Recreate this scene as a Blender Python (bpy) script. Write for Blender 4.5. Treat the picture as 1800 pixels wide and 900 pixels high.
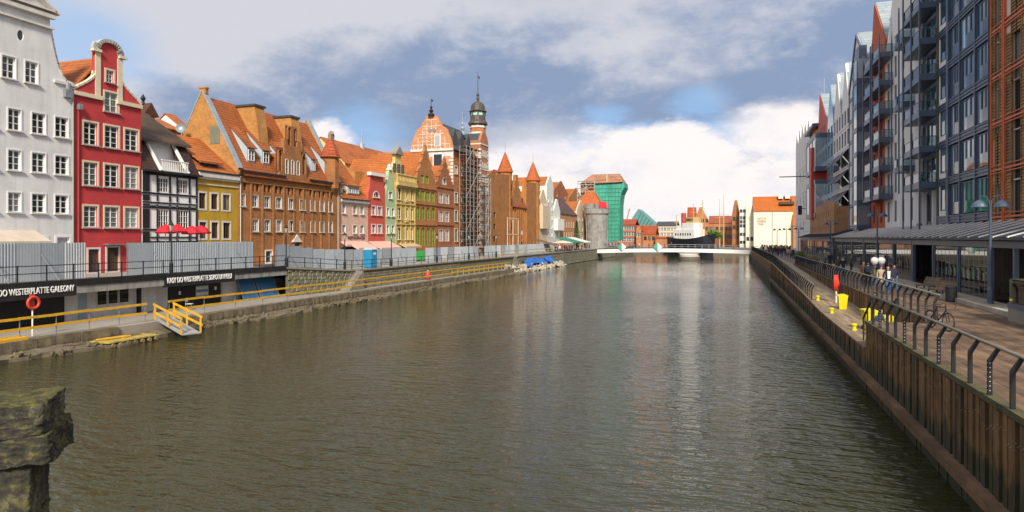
import bpy, bmesh, math, random
from math import sin, cos, tan, radians as RAD, pi, sqrt, atan2
from mathutils import Vector, Matrix, Euler
from mathutils.geometry import delaunay_2d_cdt
for o in list(bpy.data.objects): bpy.data.objects.remove(o, do_unlink=True)
SC = bpy.context.scene; COL = SC.collection
random.seed(7)
# ------------------------------------------------------------------ camera
F_PX = 1150.0; HOR = 417.0; TH = math.atan(383/1150); CZ = 6.35
cd = bpy.data.cameras.new('camera'); cam = bpy.data.objects.new('camera', cd); COL.objects.link(cam)
cam.location = (0, 0, CZ); cam.rotation_euler = (RAD(90), 0, TH)
cd.sensor_width = 36; cd.lens = F_PX/1800*36; cd.shift_y = -33/1800; cd.clip_start = 0.1; cd.clip_end = 6000
SC.camera = cam
# ------------------------------------------------------------------ world
SUN_EL, SUN_AZ = RAD(36), RAD(160)      # azimuth of the sun measured from +Y (down the river) clockwise: behind the camera
W = bpy.data.worlds.new('World'); SC.world = W; W.use_nodes = True
nt = W.node_tree; nt.nodes.clear(); L = nt.links.new
def wn(t, **k):
    n = nt.nodes.new(t)
    for a, b in k.items(): setattr(n, a, b)
    return n
def wmath(op, a, b=None, clamp=False):
    n = wn('ShaderNodeMath', operation=op); n.use_clamp = clamp
    for i, v in enumerate((a, b)):
        if v is None: continue
        if isinstance(v, (int, float)): n.inputs[i].default_value = v
        else: L(v, n.inputs[i])
    return n.outputs[0]
def wramp(v, a, b):
    n = wn('ShaderNodeMapRange', interpolation_type='SMOOTHSTEP')
    L(v, n.inputs[0]); n.inputs[1].default_value = a; n.inputs[2].default_value = b
    return n.outputs[0]
def wmix(f, a, b):
    n = wn('ShaderNodeMix', data_type='RGBA')
    if isinstance(f, (int, float)): n.inputs[0].default_value = f
    else: L(f, n.inputs[0])
    for i, v in ((6, a), (7, b)):
        if isinstance(v, tuple): n.inputs[i].default_value = (*v, 1)
        else: L(v, n.inputs[i])
    return n.outputs[2]
sky = wn('ShaderNodeTexSky', sky_type='NISHITA'); sky.sun_disc = False
sky.sun_elevation = SUN_EL; sky.sun_rotation = SUN_AZ
tc = wn('ShaderNodeTexCoord'); D = tc.outputs['Generated']
sep = wn('ShaderNodeSeparateXYZ'); L(D, sep.inputs[0])
zc = wmath('MAXIMUM', sep.outputs[2], 0.0)
inv = wmath('DIVIDE', 1.0, wmath('ADD', zc, 0.22))
sc = wn('ShaderNodeVectorMath', operation='SCALE'); L(D, sc.inputs[0]); L(inv, sc.inputs['Scale'])
def wnoise(scale, detail=6, rough=.55, vec=None, off=(0,0,0), dist=0.0):
    mp = wn('ShaderNodeMapping'); L(vec or sc.outputs[0], mp.inputs[0]); mp.inputs['Location'].default_value = off
    n = wn('ShaderNodeTexNoise'); L(mp.outputs[0], n.inputs['Vector'])
    n.inputs['Scale'].default_value = scale; n.inputs['Detail'].default_value = detail
    n.inputs['Roughness'].default_value = rough; n.inputs['Distortion'].default_value = dist
    return n.outputs['Fac']
def raydir(px, py):
    return Vector((-sin(TH)*F_PX+cos(TH)*(px-900), cos(TH)*F_PX+sin(TH)*(px-900), HOR-py)).normalized()
stv = wn('ShaderNodeVectorMath', operation='MULTIPLY'); L(D, stv.inputs[0]); stv.inputs[1].default_value = (1, 1, 2.1)
SV = stv.outputs[0]
n1 = wnoise(3.2, 8, .62, SV, (3.1, 1.7, .4), .12)
n2 = wnoise(9.5, 7, .62, SV, (1.3, 5.2, 2.0), .1)
n3 = wnoise(1.7, 6, .55, SV, (7.7, 0.3, 1.1), .1)
nz = wmath('ADD', wmath('MULTIPLY', wmath('SUBTRACT', n1, .5), 2.0), wmath('MULTIPLY', wmath('SUBTRACT', n2, .5), 1.0))
def blob(px, py, rpx, wob=1.35, lo=.3, hi=1.25):
    # a patch of the cloud field around one direction of the sky, its edge broken by noise
    d = raydir(px, py); r = rpx/F_PX
    dv = wn('ShaderNodeVectorMath', operation='SUBTRACT'); L(D, dv.inputs[0]); dv.inputs[1].default_value = d
    dm = wn('ShaderNodeVectorMath', operation='MULTIPLY'); L(dv.outputs[0], dm.inputs[0]); dm.inputs[1].default_value = (1, 1, 1.9)
    dl = wn('ShaderNodeVectorMath', operation='LENGTH'); L(dm.outputs[0], dl.inputs[0])
    q = wmath('ADD', wmath('DIVIDE', dl.outputs['Value'], r), wmath('MULTIPLY', nz, wob))
    return wmath('SUBTRACT', 1.0, wramp(q, lo, hi))
def wmaxl(l):
    r = l[0]
    for v in l[1:]: r = wmath('MAXIMUM', r, v)
    return r
K = 10.0/1.56    # background strength 0.1 and the exposure below; the cloud colours are written as they appear
def kc(r, g, b): return (r*K, g*K, b*K)
light = kc(.61, .62, .68); mid = kc(.43, .47, .57); slate = kc(.19, .28, .46); white = kc(.97, .90, .875); blue = kc(.27, .50, .84)
base = wmix(wramp(wmath('ADD', n3, wmath('MULTIPLY', nz, .14)), .46, .76), light, mid)
darkb = wmaxl([blob(690,195,260), blob(960,190,260), blob(1150,200,220), blob(1450,70,330), blob(430,225,150), blob(1680,40,330), blob(1330,150,150,1.2)])
cloud = wmix(wmath('MULTIPLY', darkb, .85), base, slate)
cloud = wmix(wmath('MULTIPLY', wramp(n2, .5, .72), .35), cloud, light)
gap = wmaxl([blob(140,70,120,.7), blob(640,235,90), blob(1230,175,60,2.2), blob(1130,250,70,2.0), blob(1270,240,80,2.2), blob(1060,205,50,2.0), blob(560,275,60), blob(1010,262,80), blob(1390,255,60)])
gapn = wramp(wmath('ADD', n1, wmath('MULTIPLY', n2, .3)), .84, .95)
gapm = wmath('MULTIPLY', wmath('MAXIMUM', gap, gapn), .62)
bl = wmix(.8, sky.outputs[0], blue)
cloud = wmix(gapm, cloud, bl)
hz = wmath('ADD', sep.outputs[2], wmath('MULTIPLY', nz, .055))
low = wmath('SUBTRACT', 1.0, wramp(hz, .07, .155))
puff = wmaxl([blob(1360,228,100,1.1,.4,1.05), blob(960,268,150,1.15,.4,1.05), blob(880,290,120,1.1,.4,1.05), blob(1180,335,240,1.2,.5,.9), blob(565,245,70,1.2,.5,1.0), blob(1110,295,140,1.15,.4,1.05)])
wv = wmix(wmath('MULTIPLY', wramp(wmath('ADD', n1, wmath('MULTIPLY', n2, .5)), .66, .92), .6), white, kc(.66, .70, .82))
col = wmix(wmath('MULTIPLY', wmath('MAXIMUM', low, puff), .97), cloud, wv)
bg = wn('ShaderNodeBackground'); L(col, bg.inputs[0]); bg.inputs[1].default_value = 0.1
out = wn('ShaderNodeOutputWorld'); L(bg.outputs[0], out.inputs[0])
# ------------------------------------------------------------------ sun
sl = bpy.data.lights.new('sun', 'SUN'); sl.energy = 3.2; sl.angle = RAD(11); sl.color = (1, .91, .77)
so = bpy.data.objects.new('sun', sl); COL.objects.link(so)
sd = Vector((sin(SUN_AZ)*cos(SUN_EL), cos(SUN_AZ)*cos(SUN_EL), sin(SUN_EL)))
so.rotation_euler = sd.to_track_quat('Z', 'Y').to_euler(); so.location = (0, -20, 60)
SC.view_settings.view_transform = 'Standard'; SC.view_settings.look = 'None'
SC.view_settings.exposure = 0.76; SC.view_settings.gamma = 1; SC.view_settings.use_curve_mapping = False
SC.render.engine = 'CYCLES'; SC.render.resolution_x = 1024; SC.render.resolution_y = 512
# ------------------------------------------------------------------ pixel (of the 1800x900 photograph) to place
def ray(px, py): return Vector((-sin(TH)*F_PX+cos(TH)*(px-900), cos(TH)*F_PX+sin(TH)*(px-900), HOR-py))
C0 = Vector((0, 0, CZ))
def onX(px, py, X): d = ray(px, py); return C0 + d*(X/d.x)
def onY(px, py, Y): d = ray(px, py); return C0 + d*(Y/d.y)
def onZ(px, py, z): d = ray(px, py); return C0 + d*((z-CZ)/d.z)
def atD(px, py, dep): d = ray(px, py); return C0 + d*(dep/F_PX)
# ------------------------------------------------------------------ materials
MATS = {}
def nodemat(name):
    m = bpy.data.materials.new(name); m.use_nodes = True
    t = m.node_tree; b = t.nodes['Principled BSDF']
    return m, t, b
def _n(t, ty, **k):
    n = t.nodes.new(ty)
    for a, b in k.items(): setattr(n, a, b)
    return n
def _ramp(t, fac, stops):
    r = _n(t, 'ShaderNodeValToRGB'); e = r.color_ramp.elements
    while len(e) < len(stops): e.new(.5)
    for i, (p, c) in enumerate(stops):
        e[i].position = p; e[i].color = (*c, 1) if len(c) == 3 else c
    t.links.new(fac, r.inputs[0]); return r.outputs[0]
def _mixc(t, f, a, b, bt='MIX'):
    n = _n(t, 'ShaderNodeMix', data_type='RGBA', blend_type=bt)
    if isinstance(f, (int, float)): n.inputs[0].default_value = f
    else: t.links.new(f, n.inputs[0])
    for i, v in ((6, a), (7, b)):
        if isinstance(v, tuple): n.inputs[i].default_value = (*v, 1)
        else: t.links.new(v, n.inputs[i])
    return n.outputs[2]
def _noise(t, vec, scale, detail=5, rough=.6):
    n = _n(t, 'ShaderNodeTexNoise'); t.links.new(vec, n.inputs['Vector'])
    n.inputs['Scale'].default_value = scale; n.inputs['Detail'].default_value = detail; n.inputs['Roughness'].default_value = rough
    return n.outputs['Fac']
def _map(t, vec, scale):
    m = _n(t, 'ShaderNodeMapping'); t.links.new(vec, m.inputs[0]); m.inputs['Scale'].default_value = scale; return m.outputs[0]
def _bump(t, b, h, strength=.3, dist=.02):
    n = _n(t, 'ShaderNodeBump'); n.inputs['Strength'].default_value = strength; n.inputs['Distance'].default_value = dist
    t.links.new(h, n.inputs['Height']); t.links.new(n.outputs[0], b.inputs['Normal'])
def dim(c, k): return tuple(min(1, x*k) for x in c)
def plain(name, c, rough=.6, var=.18, scale=1.2, metal=0.0, streak=0.0, bump=.15, fine=30, coat=0, tint=None):
    if name in MATS: return MATS[name]
    m, t, b = nodemat(name); P = _n(t, 'ShaderNodeNewGeometry').outputs['Position']
    n = _noise(t, P, scale, 6, .62)
    cc = _ramp(t, n, [(.25, dim(c, 1-var)), (.55, c), (.8, dim(c, 1+var*.7))])
    oi = _n(t, 'ShaderNodeObjectInfo').outputs['Random']
    if streak > 0:
        s = _noise(t, _map(t, P, (1.6, 1.6, .12)), 1.5, 5, .65)
        sf = _ramp(t, s, [(.48, (0,0,0)), (.75, (1,1,1))])
        sm = _n(t, 'ShaderNodeMath', operation='MULTIPLY'); t.links.new(sf, sm.inputs[0]); sm.inputs[1].default_value = streak
        cc = _mixc(t, sm.outputs[0], cc, tint or dim(c, .45))
    fn = _noise(t, P, fine, 3, .6)
    cc = _mixc(t, .5, cc, _ramp(t, fn, [(.2, (.86,)*3), (.8, (1.1,)*3)]), 'MULTIPLY')
    t.links.new(cc, b.inputs['Base Color']); b.inputs['Roughness'].default_value = rough; b.inputs['Metallic'].default_value = metal
    if coat: b.inputs['Coat Weight'].default_value = coat
    if bump: _bump(t, b, fn, bump, .01)
    MATS[name] = m; return m
def brickm(name, c1, c2, mort, bw=.27, bh=.085, var=.35, stain=.35):
    if name in MATS: return MATS[name]
    m, t, b = nodemat(name); O = _n(t, 'ShaderNodeTexCoord').outputs['Object']
    s = _n(t, 'ShaderNodeSeparateXYZ'); t.links.new(O, s.inputs[0])
    a = _n(t, 'ShaderNodeMath', operation='ADD'); t.links.new(s.outputs[0], a.inputs[0]); t.links.new(s.outputs[1], a.inputs[1])
    c = _n(t, 'ShaderNodeCombineXYZ'); t.links.new(a.outputs[0], c.inputs[0]); t.links.new(s.outputs[2], c.inputs[1])
    br = _n(t, 'ShaderNodeTexBrick'); t.links.new(c.outputs[0], br.inputs['Vector'])
    br.inputs['Scale'].default_value = 1; br.inputs['Brick Width'].default_value = bw; br.inputs['Row Height'].default_value = bh
    br.inputs['Mortar Size'].default_value = .008; br.inputs['Color1'].default_value = (*c1, 1); br.inputs['Color2'].default_value = (*c2, 1); br.inputs['Mortar'].default_value = (*mort, 1)
    br.inputs['Bias'].default_value = -.1
    n = _noise(t, O, .45, 6, .65); n2 = _noise(t, O, 3.0, 5, .7)
    cc = _mixc(t, 1.0, br.outputs['Color'], _ramp(t, n, [(.28, (1-stain,)*3), (.6, (1,)*3), (.85, (1.15, 1.12, 1.05))]), 'MULTIPLY')
    cc = _mixc(t, 1.0, cc, _ramp(t, n2, [(.3, (1-var*.7,)*3), (.7, (1+var*.3,)*3)]), 'MULTIPLY')
    t.links.new(cc, b.inputs['Base Color']); b.inputs['Roughness'].default_value = .88
    _bump(t, b, br.outputs['Fac'], -.35, .012); MATS[name] = m; return m
def tilem(name, c, c2=None, tw=.26, th=.30, dirt=.35):
    if name in MATS: return MATS[name]
    c2 = c2 or dim(c, .45)
    m, t, b = nodemat(name); O = _n(t, 'ShaderNodeTexCoord').outputs['Object']
    s = _n(t, 'ShaderNodeSeparateXYZ'); t.links.new(O, s.inputs[0])
    a = _n(t, 'ShaderNodeMath', operation='ADD'); t.links.new(s.outputs[0], a.inputs[0]); t.links.new(s.outputs[1], a.inputs[1])
    cmb = _n(t, 'ShaderNodeCombineXYZ'); t.links.new(a.outputs[0], cmb.inputs[0]); t.links.new(s.outputs[2], cmb.inputs[1])
    br = _n(t, 'ShaderNodeTexBrick'); t.links.new(cmb.outputs[0], br.inputs['Vector'])
    br.inputs['Scale'].default_value = 1; br.inputs['Brick Width'].default_value = tw; br.inputs['Row Height'].default_value = th
    br.offset = 0.0; br.inputs['Mortar Size'].default_value = .05; br.inputs['Mortar Smooth'].default_value = .5
    br.inputs['Color1'].default_value = (*c, 1); br.inputs['Color2'].default_value = (*dim(c, .8), 1); br.inputs['Mortar'].default_value = (*c2, 1)
    n = _noise(t, O, .35, 6, .7); n2 = _noise(t, O, 2.2, 5, .7)
    cc = _mixc(t, 1.0, br.outputs['Color'], _ramp(t, n, [(.3, (1-dirt,)*3), (.58, (1,)*3), (.85, (1.12, 1.08, 1.0))]), 'MULTIPLY')
    cc = _mixc(t, 1.0, cc, _ramp(t, n2, [(.3, (.78,)*3), (.7, (1.08,)*3)]), 'MULTIPLY')
    t.links.new(cc, b.inputs['Base Color']); b.inputs['Roughness'].default_value = .75
    _bump(t, b, br.outputs['Fac'], -.6, .05); MATS[name] = m; return m
def glassm(name, c=(.02, .03, .035), rough=.03, spec=.8, var=.6):
    if name in MATS: return MATS[name]
    m, t, b = nodemat(name); P = _n(t, 'ShaderNodeNewGeometry').outputs['Position']
    oi = _n(t, 'ShaderNodeObjectInfo').outputs['Random']
    cc = _ramp(t, oi, [(0, dim(c, 1-var)), (.55, c), (.7, dim(c, 1+var*2)), (.82, tuple(x*.6+.10 for x in c)), (1, tuple(x*.6+.24 for x in c))])
    t.links.new(cc, b.inputs['Base Color']); b.inputs['Roughness'].default_value = rough
    b.inputs['Specular IOR Level'].default_value = spec
    if spec >= 1: b.inputs['IOR'].default_value = 1.85
    n = _noise(t, P, .7, 2, .5); _bump(t, b, n, .06, .05); MATS[name] = m; return m
def wood(name, c, c2, scale=(1, 1, 1), rough=.75, wear=.5, tide=0.0):
    if name in MATS: return MATS[name]
    m, t, b = nodemat(name); P = _n(t, 'ShaderNodeNewGeometry').outputs['Position']
    oi = _n(t, 'ShaderNodeObjectInfo').outputs['Random']
    n = _noise(t, _map(t, P, scale), 6, 6, .7); n2 = _noise(t, P, .8, 5, .65)
    cc = _ramp(t, n, [(.25, c2), (.7, c)])
    cc = _mixc(t, 1.0, cc, _ramp(t, oi, [(0, (.68, .66, .66)), (1, (1.2, 1.15, 1.1))]), 'MULTIPLY')
    cc = _mixc(t, 1.0, cc, _ramp(t, n2, [(.35, (1-wear,)*3), (.62, (1.05,)*3)]), 'MULTIPLY')
    if tide:
        s = _n(t, 'ShaderNodeSeparateXYZ'); t.links.new(P, s.inputs[0]); n3 = _noise(t, _map(t, P, (1.5, 1.5, .35)), 1.6, 5, .7)
        q = _n(t, 'ShaderNodeMath', operation='MULTIPLY_ADD'); t.links.new(n3, q.inputs[0]); q.inputs[1].default_value = -2.6; t.links.new(s.outputs[2], q.inputs[2])
        fz = _ramp(t, q.outputs[0], [(0, (1,1,1)), (.3, (0,0,0))]); cc = _mixc(t, fz, cc, (.035, .036, .016))
        n4 = _noise(t, _map(t, P, (2.2, 2.2, .25)), 2.0, 5, .7); cc = _mixc(t, _ramp(t, n4, [(.52, (0,0,0)), (.72, (.7,.7,.7))]), cc, (.16, .065, .022))
    t.links.new(cc, b.inputs['Base Color']); b.inputs['Roughness'].default_value = rough
    _bump(t, b, n, .3, .01); MATS[name] = m; return m
def mk(c, name, **k): return plain(name, c, **k)
black = plain('black_metal', (.018, .02, .023), .45, .2, 2, bump=.05)
steel = plain('grey_steel', (.28, .30, .32), .45, .2, 2, metal=.4)
anthra = plain('anthracite_metal', (.075, .11, .175), .38, .15, 1.5, bump=.05)
whitew = plain('white_frame', (.78, .77, .74), .5, .08, 2, bump=.05)
cream = plain('cream_trim', (.68, .60, .44), .7, .12, 1.5, streak=.25)
stonew = plain('white_stone_trim', (.66, .63, .58), .8, .15, 1.5, streak=.3)
glass = glassm('window_glass')
glassb = glassm('blue_window_glass', (.03, .085, .13), .03, 1.0)
yelw = plain('yellow_painted_wood', (.72, .40, .025), .6, .25, 2.5, streak=.35)
concrete = plain('concrete', (.26, .24, .20), .9, .35, 1.2, streak=.5, bump=.4, fine=14)
# ------------------------------------------------------------------ mesh building
class MB:
    def __init__(s): s.v = []; s.f = []; s.mi = []; s.m = 0
    def add(s, vs, fs):
        b = len(s.v); s.v += [tuple(v) for v in vs]
        for f in fs: s.f.append(tuple(b+i for i in f)); s.mi.append(s.m)
        return s
    def box(s, x0, x1, y0, y1, z0, z1, M=None):
        vs = [Vector(p) for p in ((x0,y0,z0),(x1,y0,z0),(x1,y1,z0),(x0,y1,z0),(x0,y0,z1),(x1,y0,z1),(x1,y1,z1),(x0,y1,z1))]
        if M: vs = [M @ v for v in vs]
        return s.add(vs, [(0,3,2,1),(4,5,6,7),(0,1,5,4),(1,2,6,5),(2,3,7,6),(3,0,4,7)])
    def bar(s, a, b, w, h=None, up=Vector((0,0,1))):
        a = Vector(a); b = Vector(b); h = h or w; d = (b-a).normalized()
        if abs(d.dot(up)) > .98: up = Vector((1,0,0))
        r = d.cross(up).normalized()*w/2; u = r.cross(d).normalized()*h/2
        vs = [p+i*r+j*u for p in (a, b) for i, j in ((-1,-1),(1,-1),(1,1),(-1,1))]
        return s.add(vs, [(3,2,1,0),(4,5,6,7),(0,1,5,4),(1,2,6,5),(2,3,7,6),(3,0,4,7)])
    def tube(s, pts, r, n=8, cap=True):
        pts = [Vector(p) for p in pts]; rs = r if isinstance(r, (list, tuple)) else [r]*len(pts); vs = []
        for i, p in enumerate(pts):
            d = (pts[min(i+1, len(pts)-1)]-pts[max(i-1, 0)]).normalized()
            up = Vector((0,0,1)) if abs(d.z) < .9 else Vector((1,0,0))
            a = d.cross(up).normalized(); b = a.cross(d)
            vs += [p+(a*cos(2*pi*k/n)+b*sin(2*pi*k/n))*rs[i] for k in range(n)]
        fs = [(i*n+k, i*n+(k+1)%n, (i+1)*n+(k+1)%n, (i+1)*n+k) for i in range(len(pts)-1) for k in range(n)]
        if cap: fs += [tuple(range(n))[::-1], tuple((len(pts)-1)*n+k for k in range(n))]
        return s.add(vs, fs)
    def lathe(s, prof, n=12, c=(0,0,0), rot=0, sx=1, sy=1):
        vs = []; c = Vector(c)
        for r, z in prof: vs += [c+Vector((r*sx*cos(2*pi*k/n+rot), r*sy*sin(2*pi*k/n+rot), z)) for k in range(n)]
        fs = [(i*n+k, i*n+(k+1)%n, (i+1)*n+(k+1)%n, (i+1)*n+k) for i in range(len(prof)-1) for k in range(n)]
        fs += [tuple(range(n))[::-1], tuple((len(prof)-1)*n+k for k in range(n))]
        return s.add(vs, fs)
    def prism(s, poly, y0, y1, plane='xz'):
        # polygon (any simple outline) swept from y0 to y1; plane gives the axes of the outline
        def P(a, b, t): return {'xz': (a, t, b), 'yz': (t, a, b), 'xy': (a, b, t)}[plane]
        n = len(poly); vs = [P(a, b, y0) for a, b in poly]+[P(a, b, y1) for a, b in poly]
        fs = [(i, (i+1) % n, n+(i+1) % n, n+i) for i in range(n)]
        r = delaunay_2d_cdt([Vector(p) for p in poly], [], [list(range(n))], 1, 1e-5)
        if len(r[0]) == n:
            for t in r[2]: fs.append(tuple(t)); fs.append(tuple(n+i for i in reversed(t)))
        else: fs += [tuple(range(n)), tuple(range(n, 2*n))[::-1]]
        return s.add(vs, fs)
    def mesh(s, name, mats, smooth=False):
        me = bpy.data.meshes.new(name); me.from_pydata(s.v, [], s.f); me.validate(clean_customdata=False)
        for m in (mats if isinstance(mats, (list, tuple)) else [mats]): me.materials.append(m)
        if isinstance(mats, (list, tuple)) and len(me.polygons) == len(s.mi):
            for p, i in zip(me.polygons, s.mi): p.material_index = i
        bm = bmesh.new(); bm.from_mesh(me); bmesh.ops.recalc_face_normals(bm, faces=bm.faces); bm.to_mesh(me); bm.free()
        if smooth:
            for p in me.polygons: p.use_smooth = True
        return me
    def build(s, name, mats, parent=None, loc=(0,0,0), rz=0, smooth=False, **tags):
        return link(name, s.mesh(name, mats, smooth), parent, loc, rz, **tags)
def link(name, me, parent=None, loc=(0,0,0), rz=0, label=None, cat=None, group=None, kind=None, rot=None):
    o = bpy.data.objects.new(name, me); COL.objects.link(o); o.location = loc
    o.rotation_euler = rot or (0, 0, rz)
    if parent: o.parent = parent
    if label: o['label'] = label
    if cat: o['category'] = cat
    if group: o['group'] = group
    if kind: o['kind'] = kind
    return o
def empty(name, loc=(0,0,0), rz=0, label=None, cat=None, group=None):
    o = link(name, None, None, loc, rz, label, cat, group); o.empty_display_size = .3; return o
def copytree(o, parent=None, label=None, loc=None, rz=None):
    c = o.copy(); COL.objects.link(c); c.parent = parent
    if label: c['label'] = label
    if loc is not None: c.location = loc
    if rz is not None: c.rotation_euler[2] = rz
    for ch in list(o.children): copytree(ch, c)
    return c
def struct(mb, name, mats, **k): return mb.build(name, mats, kind='structure', **k)
def inpoly(x, y, P):
    r = False; j = len(P)-1
    for i in range(len(P)):
        xi, yi = P[i]; xj, yj = P[j]
        if (yi > y) != (yj > y) and x < (xj-xi)*(y-yi)/(yj-yi)+xi: r = not r
        j = i
    return r
def arch(x0, x1, z0, z1, n=6, flat=1.0):
    # rectangle with a rounded head; z1 is the crown
    r = (x1-x0)/2; h = r*flat; cx = (x0+x1)/2
    return [(x0, z0), (x1, z0)]+[(cx+r*cos(pi*k/n), z1-h+h*sin(pi*k/n)) for k in range(n+1)]
def curve(p0, p1, bulge, n=6):
    # arc of points from p0 to p1 (p1 left out), bulging to the left of the way by bulge
    r = []; dx, dz = p1[0]-p0[0], p1[1]-p0[1]; l = sqrt(dx*dx+dz*dz) or 1
    for k in range(n):
        t = k/n; b = 4*t*(1-t)*bulge
        r.append((p0[0]+dx*t-dz/l*b, p0[1]+dz*t+dx/l*b))
    return r
WCACHE = {}
class House:
    # local x runs to the right as one faces the facade, y into the house, z up from the street
    def __init__(s, name, label, X, Y, z, rz, cat='house', group=None):
        s.root = empty(name, (X, Y, z), rz, label, cat, group); s.o = Vector((X, Y, z)); s.rz = rz
        s.ax = Vector((cos(rz), sin(rz), 0)); s.ay = Vector((-sin(rz), cos(rz), 0))
    def at(s, px, py, y=0.0):
        d = ray(px, py); p = s.o+s.ay*y; t = (p-C0).dot(s.ay)/d.dot(s.ay); q = C0+d*t-s.o
        return (q.dot(s.ax), q.z)
    def x(s, px, y=0.0): return s.at(px, HOR, y)[0]
    def z(s, px, py, y=0.0): return s.at(px, py, y)[1]
    def part(s, mb, name, mats, parent=None, smooth=False): return mb.build(name, mats, parent or s.root, smooth=smooth)
    def facade(s, outline, holes, mat, thick=.45, reveal=.2, body=None, name='wall', mb=None, build=True):
        mb = mb or MB(); pts = [Vector(p) for p in outline]; edges = [(i, (i+1) % len(pts)) for i in range(len(pts))]
        hp = []
        for h in holes:
            q = h if isinstance(h, list) else [(h[0], h[2]), (h[1], h[2]), (h[1], h[3]), (h[0], h[3])]
            hp.append(q); b = len(pts); pts += [Vector(p) for p in q]; edges += [(b+i, b+(i+1) % len(q)) for i in range(len(q))]
        r = delaunay_2d_cdt(pts, edges, [], 0, 1e-5); vs = r[0]; fs = []
        for t in r[2]:
            cx = sum(vs[i].x for i in t)/len(t); cz = sum(vs[i].y for i in t)/len(t)
            if inpoly(cx, cz, outline) and not any(inpoly(cx, cz, h) for h in hp): fs.append(tuple(t))
        mb.add([(v.x, 0, v.y) for v in vs], fs)
        n = len(outline)
        mb.add([(a, 0, b) for a, b in outline]+[(a, thick, b) for a, b in outline], [(i, (i+1) % n, n+(i+1) % n, n+i) for i in range(n)])
        r = delaunay_2d_cdt([Vector(p) for p in outline], [(i, (i+1) % n) for i in range(n)], [], 0, 1e-5)
        mb.add([(v.x, thick, v.y) for v in r[0]], [tuple(t) for t in r[2] if inpoly(sum(r[0][i].x for i in t)/3, sum(r[0][i].y for i in t)/3, outline)])
        for q in hp:
            n = len(q); mb.add([(a, 0, b) for a, b in q]+[(a, reveal, b) for a, b in q], [(i, (i+1) % n, n+(i+1) % n, n+i) for i in range(n)])
        if body: x0, x1, d, z1 = body; mb.box(x0, x1, thick-.01, d, 0, z1)
        return s.part(mb, name, mat) if build else mb
    def win(s, x0, x1, z0, z1, cols=2, rows=2, fm=None, gm=None, fw=.07, mw=.05, sur=None, sw=.12, sill=None, reveal=.2, arched=False, tr=None, name='window', flat=1.0, off=0.0):
        # one window set into the opening: frame with glazing bars, pane, surround, sill
        fm = fm or whitew; gm = gm or glass; w = round(x1-x0, 2); h = round(z1-z0, 2)
        key = (w, h, cols, rows, fm.name, gm.name, fw, mw, sur.name if sur else '', sw, sill.name if sill else '', reveal, arched, tr, flat)
        if key not in WCACHE:
            f = MB(); hw = w/2; y0, y1 = reveal-.1, reveal-.03; top = h
            if arched:
                top = h-hw*flat; A = arch(-hw, hw, 0, h, 8, flat); B = arch(-hw+fw, hw-fw, fw, h-fw, 8, flat)
                for (a, b) in ((A, B),):
                    n = len(a); f.add([(p[0], y0, p[1]) for p in a]+[(p[0], y0, p[1]) for p in b], [(i, (i+1) % n, n+(i+1) % n, n+i) for i in range(n)])
            else:
                f.box(-hw, -hw+fw, y0, y1, 0, h); f.box(hw-fw, hw, y0, y1, 0, h); f.box(-hw+fw, hw-fw, y0, y1, 0, fw); f.box(-hw+fw, hw-fw, y0, y1, h-fw, h)
            for i in range(1, cols):
                x = -hw+w*i/cols; q = mw*(1.5 if cols % 2 == 0 and i*2 == cols else .7); f.box(x-q/2, x+q/2, y0+.005, y1, fw*.5, h-fw*.5)
            for j in range(1, rows):
                z = top*(j/rows) if tr is None else h*tr*(j/(rows-1) if rows > 2 and j < rows-1 else 1)
                f.box(-hw+fw*.5, hw-fw*.5, y0+.012, y1, z-mw*.4, z+mw*.4)
            g = MB(); P = arch(-hw, hw, 0, h, 8, flat) if arched else [(-hw, 0), (hw, 0), (hw, h), (-hw, h)]
            g.prism(P, reveal-.045, reveal-.02); ms = [f.mesh('window', fm), g.mesh('pane', gm), None, None]
            if sur:
                k = MB()
                if arched:
                    A = arch(-hw-sw, hw+sw, 0, h+sw, 8, flat); B = arch(-hw, hw, 0, h, 8, flat); n = len(A)
                    for yy in (-.04,): k.add([(p[0], yy, p[1]) for p in A]+[(p[0], yy, p[1]) for p in B], [(i, (i+1) % n, n+(i+1) % n, n+i) for i in range(1, n)])
                    k.add([(p[0], -.04, p[1]) for p in A]+[(p[0], .02, p[1]) for p in A], [(i, (i+1) % n, n+(i+1) % n, n+i) for i in range(1, n)])
                    k.add([(p[0], -.04, p[1]) for p in B]+[(p[0], .05, p[1]) for p in B], [(i, (i+1) % n, n+(i+1) % n, n+i) for i in range(1, n)])
                else:
                    k.box(-hw-sw, -hw, -.04, .02, 0, h+sw); k.box(hw, hw+sw, -.04, .02, 0, h+sw); k.box(-hw, hw, -.04, .02, h, h+sw)
                    if not sill: k.box(-hw-sw, hw+sw, -.04, .02, -sw, 0)
                ms[2] = k.mesh('surround', sur)
            if sill:
                k = MB(); e = sw if sur else .06; k.box(-hw-e-.05, hw+e+.05, -.16, .04, -.1, -.003); ms[3] = k.mesh('sill', sill)
            WCACHE[key] = ms
        ms = WCACHE[key]; o = link(name, ms[0], s.root, ((x0+x1)/2, off, z0))
        link('pane', ms[1], o)
        if ms[2]: link('surround', ms[2], o)
        if ms[3]: link('sill', ms[3], o)
        return o
    def roofx(s, x0, x1, ze, zr, y0, y1, mat, over=.25, t=.14, name='roof', yr=None):
        # ridge parallel to the facade
        yr = (y0+y1)/2 if yr is None else yr; k = (zr-ze)/(yr-y0); k2 = (zr-ze)/(y1-yr)
        a, b = y0-over, y1+over; P = [(a, ze-over*k), (yr, zr), (b, ze-over*k2), (b, ze-over*k2+t), (yr, zr+t*1.2), (a, ze-over*k+t)]
        mb = MB(); mb.prism(P, x0, x1, 'yz'); return s.part(mb, name, mat)
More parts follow.
